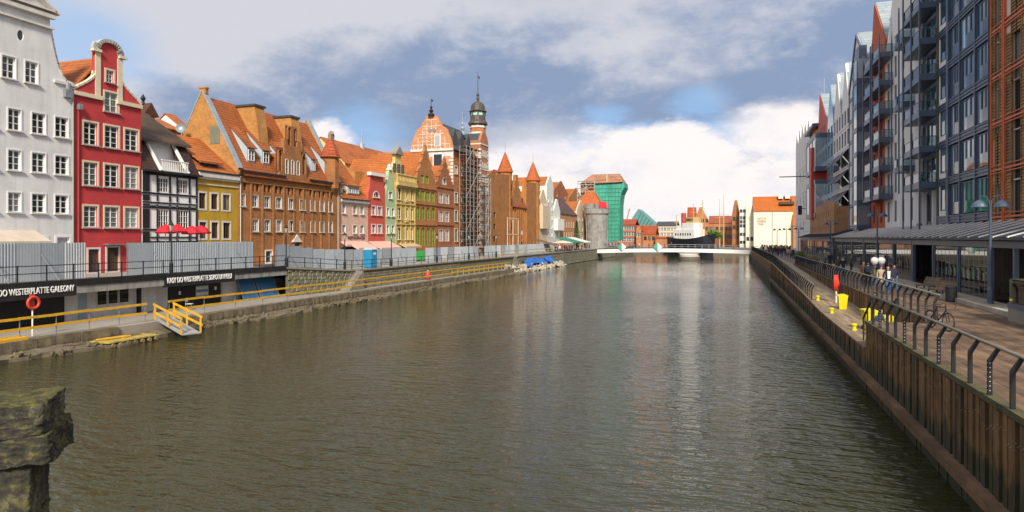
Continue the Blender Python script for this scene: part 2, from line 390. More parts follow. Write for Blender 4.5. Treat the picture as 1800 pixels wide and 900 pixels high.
    def roofy(s, x0, x1, ze, zr, y0, y1, mat, over=.2, t=.14, name='roof', xr=None):
        # ridge runs into the house, behind a gable
        xr = (x0+x1)/2 if xr is None else xr; k = (zr-ze)/(xr-x0); k2 = (zr-ze)/(x1-xr)
        a, b = x0-over, x1+over; P = [(a, ze-over*k), (xr, zr), (b, ze-over*k2), (b, ze-over*k2+t), (xr, zr+t*1.2), (a, ze-over*k+t)]
        mb = MB(); mb.prism(P, y0, y1, 'xz'); return s.part(mb, name, mat)
LX, RX = -46.5, 16.3       # house fronts along the left and the right bank
def left(name, label, px0, z=2.87, X=LX, cat='house', group=None):
    return House(name, label, X, onX(px0, HOR, X).y, z, RAD(90), cat, group)
def right(name, label, px1, z=2.87, X=RX, cat='house', group=None):
    return House(name, label, X, onX(px1, HOR, X).y, z, RAD(-90), cat, group)
# ================================================================== SETTING
def watermat():
    m, t, b = nodemat('river_water'); P = _n(t, 'ShaderNodeNewGeometry').outputs['Position']
    n0 = _noise(t, P, .05, 4, .6)
    cc = _ramp(t, n0, [(.3, (.028, .030, .0105)), (.7, (.040, .042, .016))])
    t.links.new(cc, b.inputs['Base Color']); b.inputs['Roughness'].default_value = .025; b.inputs['IOR'].default_value = 1.33
    b.inputs['Specular IOR Level'].default_value = .62
    w1 = _noise(t, _map(t, P, (1.0, 2.8, 1)), 1.0, 2, .5); w2 = _noise(t, _map(t, P, (2.8, 7.5, 1)), 1.0, 2, .55); w3 = _noise(t, _map(t, P, (.3, .55, 1)), 1.0, 2, .5)
    a = _n(t, 'ShaderNodeMath', operation='MULTIPLY_ADD'); t.links.new(w2, a.inputs[0]); a.inputs[1].default_value = .34; t.links.new(w1, a.inputs[2])
    a2 = _n(t, 'ShaderNodeMath', operation='MULTIPLY_ADD'); t.links.new(w3, a2.inputs[0]); a2.inputs[1].default_value = .8; t.links.new(a.outputs[0], a2.inputs[2])
    pt = _ramp(t, _noise(t, _map(t, P, (1, .55, 1)), .07, 4, .6), [(.32, (.45,)*3), (.62, (1.25,)*3)])
    a3 = _n(t, 'ShaderNodeMath', operation='MULTIPLY'); t.links.new(a2.outputs[0], a3.inputs[0]); t.links.new(pt, a3.inputs[1])
    sy = _n(t, 'ShaderNodeSeparateXYZ'); t.links.new(P, sy.inputs[0]); mr = _n(t, 'ShaderNodeMapRange'); t.links.new(sy.outputs[1], mr.inputs[0]); mr.inputs[1].default_value = 16; mr.inputs[2].default_value = 110; mr.inputs[3].default_value = 1.0; mr.inputs[4].default_value = .17
    a4 = _n(t, 'ShaderNodeMath', operation='MULTIPLY'); t.links.new(a3.outputs[0], a4.inputs[0]); t.links.new(mr.outputs[0], a4.inputs[1])   # the basin by the footbridge lies calmer
    _bump(t, b, a4.outputs[0], 1.0, .135); return m
WATER = watermat()
mb = MB(); mb.add([(-70,-60,0),(140,-60,0),(140,430,0),(-70,430,0)], [(0,1,2,3)]); struct(mb, 'river_water', WATER)
earth = plain('earth', (.16, .14, .10), .95, .3, .05)
mb = MB(); mb.add([(-3000,-300,-1.5),(3000,-300,-1.5),(3000,4500,-1.5),(-3000,4500,-1.5)], [(0,1,2,3)]); struct(mb, 'ground', earth)
paving = plain('grey_paving', (.30, .27, .23), .9, .25, .5, fine=6)
rubm = plain('rough_concrete', (.155, .125, .08), .95, .55, 2.2, streak=.6, bump=.8, fine=9, tint=(.07, .055, .03))
PZ = 2.87; GZ = 3.55; LZ = .9
Yg = onX(503, HOR, -38.8).y; Yr = onX(622, HOR, -37.4).y; Yq = 112.0
mb = MB(); mb.box(-420,-40.75,-80,Yg+.1,-.5,GZ-.2); mb.box(-420,-41.2,Yg+.1,Yr+60,-.5,2.4); struct(mb, 'street_ground', paving)
# upper promenade, gently dropping behind the stone wall
mb = MB(); ys = [Yg+.1, Yg+3, Yr, 120.0, 330.0]; zs = [GZ, GZ-.12, PZ, PZ, PZ]; xr = [-38.9,-38.6,-37.5,-37.0,-36.2]
for i in range(4):
    mb.add([(-120,ys[i],zs[i]),(xr[i],ys[i],zs[i]),(xr[i+1],ys[i+1],zs[i+1]),(-120,ys[i+1],zs[i+1])], [(0,1,2,3)])
struct(mb, 'upper_promenade', paving)
mb = MB(); mb.add([(-120,-80,GZ),(-38.9,-80,GZ),(-38.9,Yg+.1,GZ),(-120,Yg+.1,GZ)], [(0,1,2,3)]); struct(mb, 'gallery_deck', paving)
mb = MB(); mb.box(-40.75,-35.3,-60,Yq+1,-.6,LZ-.02); struct(mb, 'lower_quay', paving)
# concrete quay edge of big cast blocks with recessed joints, the broken ledge below it
qw = empty('quay_edge', (-35.2, 40, 0), 0, 'weathered concrete quay edge along the lower left landing', 'quay wall')
y = -4.0; i = 0; BL = []
for v in range(4):
    b = MB(); n = 7; h = [random.uniform(-.05,.05) for _ in range(n+1)]
    for k in range(n):
        y0, y1 = k*2.4/n, (k+1)*2.4/n; a0, a1 = h[k], h[k+1]
        vs = [(-.55,y0,.06),(.02+a0,y0,.06),(.05+a0,y0,.5),(a0*.6,y0,.93+a0*.5),(-.55,y0,.93),(-.55,y1,.06),(.02+a1,y1,.06),(.05+a1,y1,.5),(a1*.6,y1,.93+a1*.5),(-.55,y1,.93)]
        fs = [(j,(j+1)%5,5+(j+1)%5,5+j) for j in range(5)]
        if k == 0: fs.append((4,3,2,1,0))
        if k == n-1: fs.append((5,6,7,8,9))
        b.add(vs, fs)
    BL.append(b.mesh('cast_block', rubm))
Ysl0, Ysl1 = onX(255,HOR,-35.2).y, onX(322,HOR,-35.2).y
while y < Yq-2:
    if not (Ysl0-1.0 < y+1.2 < Ysl1-.5):
        o = link('cast_block', BL[i%4], qw, (random.uniform(-.06,.06), y-40, random.uniform(-.05,.03))); i += 1
    y += 2.44
# broken ledge at the waterline
b = MB(); y = -6.0; prev = None; vs = []; fs = []
N = 150
for k in range(N+1):
    yy = -6+(Yq+4)*k/N; w = .75+.55*random.random()+.5*sin(k*.31); zt = .16+.16*random.random()
    vs += [(-35.25,yy,zt+.12),(-35.2+w*.6,yy,zt+random.uniform(-.04,.06)),(-35.2+w,yy,zt-.05),(-35.2+w+.05,yy,-.4)]
for k in range(N):
    for j in range(3): fs.append((k*4+j,k*4+j+1,(k+1)*4+j+1,(k+1)*4+j))
b.add(vs, fs); struct(b, 'broken_ledge', rubm)
# rubble on the ledge
def rockmesh(seed, r=1.0, name='stone'):
    rr = random.Random(seed); bm = bmesh.new(); bmesh.ops.create_icosphere(bm, subdivisions=2, radius=r)
    ax = [Vector((rr.uniform(-1,1),rr.uniform(-1,1),rr.uniform(-1,1))).normalized() for _ in range(9)]
    for v in bm.verts:
        for a in ax:
            d = v.co.dot(a)
            if d > r*.62: v.co -= a*(d-r*.62)
        v.co *= 1+rr.uniform(-.05,.05)
    me = bpy.data.meshes.new(name); bm.to_mesh(me); bm.free(); return me
ROCK = [rockmesh(i) for i in range(6)]
def rubble(name, pts, mat, smin, smax, label, cat='rubble', flat=.6):
    b = MB()
    for p in pts:
        me = random.choice(ROCK); s = random.uniform(smin, smax); M = Matrix.Translation(p) @ Euler((random.random()*6,random.random()*6,random.random()*6)).to_matrix().to_4x4() @ Matrix.Diagonal((s*random.uniform(.8,1.6), s, s*flat, 1))
        b.add([M @ v.co for v in me.vertices], [tuple(q.vertices) for q in me.polygons])
    return b.build(name, mat, label=label, cat=cat, kind='stuff')
pts = []
for k in range(520):
    yy = random.uniform(14, Yq); 
    pts.append(Vector((-35.2+random.random()**1.3*1.2, yy, .18+.12*random.random())))
rubble('ledge_rubble', pts, rubm, .05, .2, 'loose rubble and debris on the ledge at the left waterline')
driftm = wood('driftwood', (.32, .24, .14), (.14, .10, .06), (1, .15, 1))
b = MB()
for k in range(70):
    yy = random.uniform(22, 100); x = -35.2+random.uniform(.1,1.0); a = random.gauss(pi/2, .5); l = random.uniform(.4,1.8)
    b.bar((x,yy,.3+random.random()*.1),(x+cos(a)*l*.5,yy+sin(a)*l,.28+random.random()*.15), .07, .05)
b.build('driftwood', driftm, label='pale scraps of driftwood and broken boards along the left ledge', cat='driftwood', kind='stuff')
# ------------------------------------------------------------------ ticket gallery under the deck
gal = empty('ticket_gallery', (-38.8, 30, LZ), 0, 'low ticket gallery with lettered fascia under the upper deck', 'kiosk')
def gl(x, y, z): return (x+38.8, y-30, z-LZ)
def gy(px, X=-38.8): return onX(px, HOR, X).y
fasc = plain('black_fascia', (.016,.016,.018), .5, .3, 1.0, streak=.3, tint=(.06,.06,.06))
worn = plain('worn_grey_fascia', (.30,.29,.27), .85, .35, 2, streak=.8, tint=(.05,.045,.04))
plw = plain('dirty_white_plaster', (.60,.60,.60), .85, .2, 1.5, streak=.35)
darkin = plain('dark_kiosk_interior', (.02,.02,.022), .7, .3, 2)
def gbox(name, mat, x0, x1, y0, y1, z0, z1, parent=None):
    m = MB(); m.box(x0+38.8, x1+38.8, y0-30, y1-30, z0-LZ, z1-LZ); return m.build(name, mat, parent or gal)
FB, FT = 2.72, 3.72
y131, y293, y412 = gy(133), gy(288), gy(412)
gbox('fascia', fasc, -38.9,-38.75, 8, y131, FB, FT)
gbox('fascia', worn, -38.9,-38.77, y131+.003, y293, FB+.12, FT-.42); gbox('fascia', fasc, -38.9,-38.75, y293+.003, y412, FB, FT)
gbox('fascia', worn, -38.9,-38.77, y412+.003, Yg+.1, FB+.15, FT-.42)
gbox('coping', fasc, -39.05,-38.7, y131, y293, FT-.40, FT+.01); gbox('coping', fasc, -39.05,-38.7, y412, Yg+.1, FT-.40, FT+.01)
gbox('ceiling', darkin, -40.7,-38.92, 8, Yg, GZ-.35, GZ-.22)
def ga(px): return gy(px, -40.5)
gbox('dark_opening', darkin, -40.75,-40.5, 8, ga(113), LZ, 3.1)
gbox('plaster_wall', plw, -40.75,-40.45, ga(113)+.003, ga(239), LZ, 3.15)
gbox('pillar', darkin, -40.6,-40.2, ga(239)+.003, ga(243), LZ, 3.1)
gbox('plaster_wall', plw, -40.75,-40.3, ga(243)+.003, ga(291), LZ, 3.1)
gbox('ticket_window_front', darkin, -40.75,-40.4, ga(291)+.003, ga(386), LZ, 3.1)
gbox('plaster_wall', plw, -40.75,-40.3, ga(386)+.003, ga(420), LZ, 3.1)
gbox('blue_door_panel', plain('faded_blue_door', (.30,.38,.46), .6), -40.44,-40.40, ga(137), ga(151), LZ, 2.75)
for k in range(3):
    a, c = ga(169+k*19.5), ga(184+k*19.5); w_ = gbox('window', plw, -40.44,-40.38, a-.06, c+.06, 1.72, 2.82)
    gbox('pane', glass, -40.37,-40.34, a, c, 1.80, 2.74, gal)
post = gbox('poster', plain('poster_print', (.45,.52,.58), .4, .5, 5, fine=8), -40.39,-40.36, ga(342), ga(364), 1.45, 2.45)
for k in range(4): gbox('poster_strip', [plain('poster_blue',(.12,.22,.38),.4),plain('poster_white',(.7,.7,.7),.4)][k%2], -40.355,-40.352, ga(343), ga(363), 1.5+k*.23, 1.66+k*.23)
for (px, z) in ((312,1.9),(375,2.0)):
    gbox('notice', whitew, -40.39,-40.37, ga(px), ga(px+3.5), z, z+.28)
# lettering on the fascia
def text3d(s, size, mat, parent, loc, rot, width=None, name='lettering', ext=.02, sx=1.0):
    cu = bpy.data.curves.new(name, 'FONT'); cu.body = s; cu.size = size; cu.extrude = ext; cu.align_x = 'LEFT'; cu.offset = size*.012
    o = bpy.data.objects.new(name, cu); COL.objects.link(o); dg = bpy.context.evaluated_depsgraph_get()
    me = bpy.data.meshes.new_from_object(o.evaluated_get(dg)); COL.objects.unlink(o); bpy.data.objects.remove(o)
    if width:
        xs = [v.co.x for v in me.vertices]; k = width/(max(xs)-min(xs)); x0 = min(xs)
        for v in me.vertices: v.co.x = (v.co.x-x0)*k
    me.materials.clear(); me.materials.append(mat); q = bpy.data.objects.new(name, me); COL.objects.link(q)
    q.parent = parent; q.location = loc; q.rotation_euler = rot; return q
signw = plain('sign_white', (.85,.85,.84), .4, .05, 2)
def galtext(s, pxa, pxb, z, size):
    ya, yb = gy(pxa), gy(pxb)
    return text3d(s, size, signw, gal, gl(-38.73, ya, z), (RAD(90), 0, RAD(90)), width=yb-ya)
galtext('KASY DO WESTERPLATTE GALEONY', -34, 129, 3.03, .52)
galtext('KASY DO WESTERPLATTE SOPOTU I HELU', 293, 406, 3.0, .56)
# two blue panels leaning in the gallery mouth, a chair, a small board
bluep = plain('blue_panel', (.03,.16,.33), .5, .3, 1.5, streak=.3, tint=(.15,.2,.25))
def leaner(label, pa, pb, pz):
    a, c = gy(pa,-39.6), gy(pb,-39.6); e = empty('leaning_panel', (-39.4, (a+c)/2, LZ), 0, label, 'panel'); h = (c-a)/2
    Mx = Matrix.Rotation(RAD(-22),4,'Y'); q = MB(); q.box(-.03,.03,-h,h,0,pz,Mx); q.build('sheet', bluep, e)
    f = MB(); 
    for (y0,y1,z0,z1) in ((-h,-h+.06,0,pz),(h-.06,h,0,pz),(-h+.06,h-.06,0,.06),(-h+.06,h-.06,pz-.06,pz)): f.box(.032,.06,y0,y1,z0,z1,Mx)
    f.build('frame', steel, e)
leaner('plain blue board leaning in the gallery mouth nearer the ticket window', 425, 452, 2.05); leaner('blue framed board leaning in the gallery mouth beside the stone wall', 455, 488, 2.0)
p = onZ(333,535,LZ); e = empty('folding_chair', (-38.6, gy(333,-38.6), LZ), .4, 'worn light chair standing below the ticket window', 'chair')
q = MB(); q.box(-.22,.22,-.22,.22,.42,.46); q.build('seat', plw, e); q = MB(); q.box(-.22,-.19,-.2,.2,.6,.88); q.build('backrest', plw, e)
for a in (-1,1):
    for c in (-1,1):
        q = MB(); q.bar((a*.2,c*.19,0),(a*.2,c*.19,.42 if a > 0 else .86),.03); q.build('leg', steel, e)
# ------------------------------------------------------------------ stone retaining wall behind the landing (blocks are pieces of it)
sw_ = empty('stone_retaining_wall', (-38.8, Yg, LZ), 0, 'mossy stone retaining wall between landing and upper promenade', 'wall')
stm = [plain('wall_stone_a', (.19,.185,.125), .95, .3, 2, streak=.5, bump=.7, fine=9, tint=(.10,.11,.06)), plain('wall_stone_b', (.235,.215,.155), .95, .3, 2, streak=.5, bump=.7, fine=9, tint=(.12,.12,.07))]
def wallpt(y):
    t = (y-Yg)/(Yr-Yg)
    if t < 1: return -38.8+1.3*t, GZ-.02-(GZ-PZ)*t
    t = min(1, (y-Yr)/(120-Yr)); return -37.5+.45*t, PZ-.02
core = MB(); yy = [Yg+k*(Yq+2-Yg)/30 for k in range(31)]; vs = []; fs = []
for y in yy:
    x, z = wallpt(y); vs += [(x-.06+38.8,y-Yg,-.3),(x-.06+38.8,y-Yg,z-.1-LZ),(x-.9+38.8,y-Yg,z-.1-LZ)]
for k in range(30):
    for j in range(2): fs.append((k*3+j,k*3+j+1,(k+1)*3+j+1,(k+1)*3+j))
core.add(vs, fs); core.build('core', stm[0], sw_)
STB = {}
def stone(w, h, v):
    key = (round(w,1), round(h,2), v)
    if key not in STB:
        b = MB(); w2 = key[0]/2-.012; h2 = key[1]-.018; r = .025; rr = random.Random(v+int(w*10))
        b.add([(0,-w2,0),(0,w2,0),(0,w2,h2),(0,-w2,h2),(.07+rr.uniform(0,.03),-w2+r,r),(.07+rr.uniform(0,.03),w2-r,r),(.07+rr.uniform(0,.03),w2-r,h2-r),(.07+rr.uniform(0,.03),-w2+r,h2-r)], [(4,5,6,7),(0,1,5,4),(1,2,6,5),(2,3,7,6),(3,0,4,7)])
        STB[key] = b.mesh('stone_block', stm[v%2])
    return STB[key]
for r_ in range(7):
    y = Yg+.2+(r_%2)*.5
    while y < 88:
        w = random.choice((.5,.7,.9)); x, z = wallpt(y+w/2); hh = (z-LZ)/7
        o = link('stone_block', stone(w, round(hh,2), random.randint(0,3)), sw_, (x-.065+38.8, y+w/2-Yg, r_*hh)); y += w
cop = MB(); yy = [Yg+k*(Yq+2-Yg)/30 for k in range(31)]
for k in range(30):
    (x0,z0),(x1,z1) = wallpt(yy[k]), wallpt(yy[k+1]); cop.bar((x0+38.8-.15,yy[k]-Yg,z0-LZ),(x1+38.8-.15,yy[k+1]-Yg,z1-LZ),.6,.16)
cop.build('coping', concrete, sw_)
# quay beyond the landing, with stone face
fq = empty('far_quay_wall', (-36.3, Yq, 0), 0, 'tall stone faced quay wall beyond the blue tarpaulins', 'quay wall')
b = MB(); b.box(-60,-.1,0,300-Yq,-.5,PZ-.02); b.build('core', plain('quay_stone_dark',(.17,.15,.11),.95,.4,1,streak=.6,bump=.8,fine=5), fq)
for r_ in range(4):
    y = .2+(r_%2)*.6
    while y < 105:
        w = random.choice((1.3,1.7,2.1)); link('stone_block', stone(w, .68, random.randint(0,3)), fq, (-.1, y+w/2, .05+r_*.68)); y += w
b = MB(); b.box(-.7,.1,0,300-Yq,PZ-.02,PZ+.16); b.build('coping', concrete, fq)
# ------------------------------------------------------------------ hoarding of corrugated sheets on the promenade
sheetm = [plain('hoarding_sheet_a', (.40,.445,.49), .5, .12, .8, metal=.25, streak=.2), plain('hoarding_sheet_b', (.47,.50,.53), .5, .12, .8, metal=.25, streak=.2), plain('hoarding_sheet_c', (.36,.41,.46), .5, .12, .8, metal=.25, streak=.3)]
SHC = {}
def sheet(w, h, v, flatp=False):
    key = (round(w,2), round(h,2), v, flatp)
    if key not in SHC:
        b = MB(); n = max(4, int(w/.17)); pts = []
        for k in range(n): 
            a = -w/2+w*k/n; q = w/n
            pts += [(a,0),(a+q*.4,0),(a+q*.5,.035 if not flatp else .004),(a+q*.9,.035 if not flatp else .004)]
        pts.append((w/2,0)); m_ = len(pts)
        b.add([(x,y,0) for y,x in pts]+[(x,y,h) for y,x in pts], [(i,i+1,m_+i+1,m_+i) for i in range(m_-1)])
        b.add([(-.02,-w/2,0),(-.02,w/2,0),(-.02,w/2,h),(-.02,-w/2,h)], [(3,2,1,0)])
        SHC[key] = b.mesh('sheet', sheetm[v])
    return SHC[key]
def ground_z(y):
    if y < Yg: return GZ
    if y < Yr: return GZ-(GZ-PZ)*(y-Yg)/(Yr-Yg)
    return PZ
def hoarding(label, pxa, pxb, X, n, h, brace=True, v0=0, h1=None):
    ya, yb = onX(pxa,HOR,X).y, onX(pxb,HOR,X).y; w = (yb-ya)/n
    e = empty('hoarding', (X, ya, ground_z((ya+yb)/2)), 0, label, 'hoarding', 'corrugated site hoardings')
    for k in range(n):
        y = ya+w*(k+.5); z = ground_z(y)-e.location.z; hh = h if h1 is None else h+(h1-h)*k/max(1,n-1)
        o = link('sheet', sheet(w-.02, hh, random.choice((0,0,1,2)), random.random() < .25), e, (random.uniform(-.03,.03), y-ya, z+.05))
        o.rotation_euler[2] = random.uniform(-.015,.015)
        if k % 1 == 0:
            q = MB(); q.bar((-.06,0,0),(-.06,0,hh+.06),.06); q.build('post', steel, e, (0, w*k, z))
        if brace and k % 2 == 1:
            q = MB(); q.bar((.05,0,hh*.72),(1.3,0.25,.05),.05); q.build('brace', steel, e, (0, w*k, z))
hoarding('corrugated grey-blue hoarding in front of the white house', -70, 151, -41.4, 5, 2.38)
hoarding('corrugated hoarding in front of the timber-framed and ochre-yellow houses', 225, 445, -41.4, 6, 2.34)
hoarding('hoarding stepping down in front of the long brick granary', 486, 652, -41.4, 9, 2.25, h1=1.95)
hoarding('pale hoarding behind the blue portable toilet', 654, 731, -41.4, 5, 1.95)
hoarding('hoarding in front of the scaffolded museum', 748, 841, -41.4, 8, 1.9)
hoarding('hoarding in front of the twin-towered brick gate', 852, 926, -41.4, 9, 1.9)
hoarding('whitish hoarding sheets next to the cafe terrace', 926, 972, -40.6, 3, 1.95, False)
# ------------------------------------------------------------------ railing of the upper promenade
rail_a = empty('deck_railing', (-38.95, 8, GZ), 0, 'black railing along the gallery deck edge', 'railing')
def railing(e, P, hh, step, mid=(.55,), pm=black, w=.05):
    P = [Vector(p) for p in P]; o = e.location
    for k in range(len(P)-1):
        for z in (hh,)+mid:
            q = MB(); q.bar(P[k]+Vector((0,0,z))-o, P[k+1]+Vector((0,0,z))-o, w); q.build('rail', pm, e)
        d = (P[k+1]-P[k]); n = max(1, int(d.length/step))
        for i in range(n):
            p = P[k]+d*i/n-o; q = MB(); q.bar((0,0,0),(0,0,hh+.05),w*1.2); q.build('post', pm, e, p)
railing(rail_a, [(-38.95,8,GZ+.15),(-38.95,Yg,GZ+.15)], .95, 1.7, (.5,))
rail_b = empty('promenade_railing', (-38.5, Yg+.4, GZ), 0, 'black railing above the stone retaining wall', 'railing')
pp = []
for y in (Yg+.4, (Yg+Yr)/2, Yr, Yr+12, 90, 106):
    x, z = wallpt(y); pp.append((x-.15,y,z+.08))
railing(rail_b, pp, .95, 1.9, (.5,))
# ------------------------------------------------------------------ street lamps of the left bank
lglass = plain('lamp_glass', (.45,.42,.34), .25, .1, 3)
def lampmesh():
    p = MB(); p.lathe([(.17,0),(.17,.1),(.14,.14),(.14,.75),(.17,.8),(.09,.95),(.06,1.1),(.05,3.0),(.08,3.05),(.045,3.12),(.045,3.25)], 10)
    a = MB(); a.lathe([(.07,3.25),(.10,3.3),(.17,3.68),(.17,3.7)], 6)
    c = MB(); c.lathe([(.22,3.7),(.21,3.75),(.12,3.86),(.1,3.92),(.03,3.97),(.03,4.05)], 6)
    r = MB(); 
    for k in range(6): r.bar((.10*cos(k*pi/3),.10*sin(k*pi/3),3.3),(.175*cos(k*pi/3),.175*sin(k*pi/3),3.7),.02)
    return [p.mesh('post',black), a.mesh('lantern',lglass), c.mesh('cap',black), r.mesh('cage',black)]
LM = lampmesh()
def lamp(px, X, label):
    y = onX(px,HOR,X).y; e = empty('street_lamp', (X,y,ground_z(y)), random.random(), label, 'street lamp', 'street lamps of the left bank')
    for nme, me in zip(('post','lantern','cap','cage'), LM): link(nme, me, e)
for px, X, lb in ((301,-39.2,'black street lamp in front of the timber-framed house'),(503,-39.1,'black street lamp at the corner of gallery deck and stone wall'),(606,-38.4,'black street lamp in front of the pink house'),(688,-38,'black street lamp right of the blue portable toilet'),(768,-37.8,'black street lamp in front of the green-shuttered brick house'),(824,-37.7,'black street lamp in front of the museum scaffolding'),(872,-37.6,'black street lamp in front of the left gate tower')):
    lamp(px, X, lb)
# ------------------------------------------------------------------ yellow board railing on the landing
def boardrail(label, pxa, pxb, X, n, zt=2.03):
    ya, yb = onX(pxa,HOR,X).y, onX(pxb,HOR,X).y; e = empty('board_railing', (X,ya,LZ), 0, label, 'railing', 'yellow board railings')
    w = (yb-ya)/n; h = zt-LZ; bm_ = MB(); bm_.box(-.02,.02,-.02,w+.1,-.07,.07); me = bm_.mesh('board', yelw)
    pm = MB(); pm.bar((-.04,0,0),(-.04,0,h),.035); pme = pm.mesh('post', steel)
    for k in range(n):
        for z in (h, h-.56):
            o = link('board', me, e, (random.uniform(0,.02), w*k, z)); o.rotation_euler[0] = random.uniform(-.012,.012)
        link('post', pme, e, (0, w*k+.1, 0))
    link('post', pme, e, (0, yb-ya, 0))
boardrail('yellow board railing in front of the lettered gallery at far left', -40, 256, -35.75, 5)
boardrail('long yellow board railing right of the gangway', 296, 640, -35.75, 8)
boardrail('far stretch of yellow board railing ending at the rubble heap', 641, 888, -35.8, 14)
yg = plain('weathered_yellow', (.58,.42,.06), .7, .3, 2, streak=.4)
e = empty('scaffold_railing', (-36.8, 84, LZ), 0, 'row of weathered yellow trestle rails under the promenade wall', 'railing')
for k in range(12):
    y = k*2.1
    q = MB(); q.bar((0,y,1.0),(0,y+2.05,1.0),.05,.14); q.bar((0,y,.55),(0,y+2.05,.55),.05,.14); q.build('board', yg, e); q = MB(); q.bar((-.03,y,0),(-.03,y,1.1),.06); q.build('post', yg, e)
# gangway
A = onZ(283,561,LZ); A = Vector((-35.6, A.y, LZ+.03)); Bp = onZ(336,587,.3); d = (Bp-A); L_ = d.length; yaw = atan2(d.y,d.x)
gw = empty('gangway', A, yaw, 'short grey gangway with yellow handrails sloping to the water', 'gangway')
sl_ = (Bp.z-A.z)/L_
q = MB(); q.bar((0,0,0),(L_,0,sl_*L_),1.15,.07); q.build('deck', plain('gangway_grey',(.30,.31,.31),.8,.2,3), gw)
for s in (-1,1):
    for k in range(3):
        q = MB(); t = L_*k/2*.98; q.bar((t,s*.6,sl_*t),(t,s*.6,sl_*t+1.05),.09); q.build('post', yelw, gw)
    for z in (.5,1.0): q = MB(); q.bar((-.2,s*.62,z),(L_+.1,s*.62,sl_*L_+z),.05,.14); q.build('rail', yelw, gw)
# yellow pontoon deck
a, c, d2 = onZ(165,600,.35), onZ(240,606,.35), onZ(300,588,.35)
pt = empty('pontoon_deck', (-34.6, (a.y+d2.y)/2, .0), 0, 'worn yellow plank raft moored below the landing', 'raft')
ly = d2.y-a.y; n = 14
for k in range(n):
    q = MB(); q.box(-.9,1.0,-ly/2+ly*k/n+.015,-ly/2+ly*(k+1)/n-.015,.26,.33+random.uniform(-.01,.015)); q.build('plank', plain('yellow_plank_%d' % (k%3),((.50,.36,.05),(.42,.33,.08),(.36,.30,.10))[k%3],.75,.3,4,streak=.3), pt)
for k in range(7):
    q = MB(); y = -ly/2+ly*(k+.5)/7; q.tube([(-.9,y,.12),(1.08,y,.12)], .12, 10); q.build('log', driftm, pt)
for k in range(2):
    q = MB(); q.bar((-.3+k*.14,-ly*.42,.40),(-.1+k*.3,ly*.1,.40),.16,.06); q.build('loose_board', yelw, pt)
q = MB(); q.box(-.5,.5,-1.0,.9,.0,.16); q.build('board_stack', yelw, label='orange-yellow boards stacked at the left edge of the landing', cat='boards', loc=(-35.9,onX(8,HOR,-35.9).y,LZ))
# life buoy stand
redm = plain('red_buoy', (.62,.05,.03), .45, .15, 3); 
def torus(R, r, n=24, m=8, axis='x'):
    b = MB(); vs = []; fs = []
    for i in range(n):
        a = 2*pi*i/n
        for j in range(m):
            c = 2*pi*j/m; q = R+r*cos(c); vs.append((r*sin(c), q*cos(a), q*sin(a)) if axis == 'x' else (q*cos(a), r*sin(c), q*sin(a)))
    for i in range(n):
        for j in range(m): fs.append((i*m+j,((i+1)%n)*m+j,((i+1)%n)*m+(j+1)%m,i*m+(j+1)%m))
    b.add(vs, fs); return b
e = empty('life_buoy_stand', (-36.4, onX(57,HOR,-36.4).y, LZ), 0, 'orange life buoy on a white post in front of the lettered gallery', 'life buoy')
q = MB(); q.tube([(0,0,0),(0,0,1.5)], .04, 8); q.build('post', whitew, e); torus(.31,.075).build('ring', redm, e, (.08,0,1.85), smooth=True)
q = MB(); q.box(-.05,.0,-.12,.12,1.5,2.3); q.build('back_board', plain('buoy_board',(.45,.08,.05),.6), e)
# portable toilet, red container, steps, green net, cafe parasols
tb = plain('toilet_blue', (.02,.22,.42), .4, .15, 2)
yt = onX(655,HOR,-38.6).y; e = empty('portable_toilet', (-38.9,yt,PZ), 0, 'blue portable toilet in front of the pale hoarding', 'toilet')
q = MB(); q.box(-.55,.55,-.55,.55,.06,2.05); q.build('cabin', tb, e); q = MB(); q.prism([(-.6,2.05),(.6,2.05),(.6,2.12),(.25,2.3),(-.25,2.3),(-.6,2.12)],-.6,.6); q.build('roof', plain('toilet_roof',(.50,.56,.60),.5), e)
q = MB(); q.box(.552,.58,-.4,.4,.15,1.95); dd = q.build('door', plain('toilet_door',(.03,.28,.50),.4), e); q = MB(); q.box(.582,.6,-.25,.25,1.5,1.75); q.build('notice', whitew, dd)
for sx in (-.45,.45): 
    q = MB(); q.box(sx-.08,sx+.08,-.5,.5,0,.06); q.build('skid', black, e)
q = empty('bank_stairs', (-37.2,onX(628,HOR,-37.3).y,LZ), 0, 'concrete stairs with steel rail leading down to the landing', 'stairs')
for k in range(9):
    m = MB(); m.box(-.6,.5,k*.30-2.4,k*.30-2.1,0,(k+1)*.21); m.build('step', concrete, q)
m = MB(); m.bar((.48,-2.4,1.1),(.48,.3,2.95),.05); m.build('handrail', steel, q)
e = empty('red_fuel_tank', (-37.0,onX(752,HOR,-37).y,LZ), 0, 'small red container standing on the far landing', 'container')
m = MB(); m.lathe([(.1,0),(.34,.05),(.36,.4),(.34,.75),(.24,.95),(.1,1.02)], 12); m.build('body', redm, e, smooth=True); m = MB(); m.lathe([(.1,1.02),(.1,1.14),(.02,1.16)],8); m.build('cap', whitew, e)
tarp = plain('blue_tarpaulin', (.01,.14,.55), .45, .25, 2, bump=.6, fine=2)
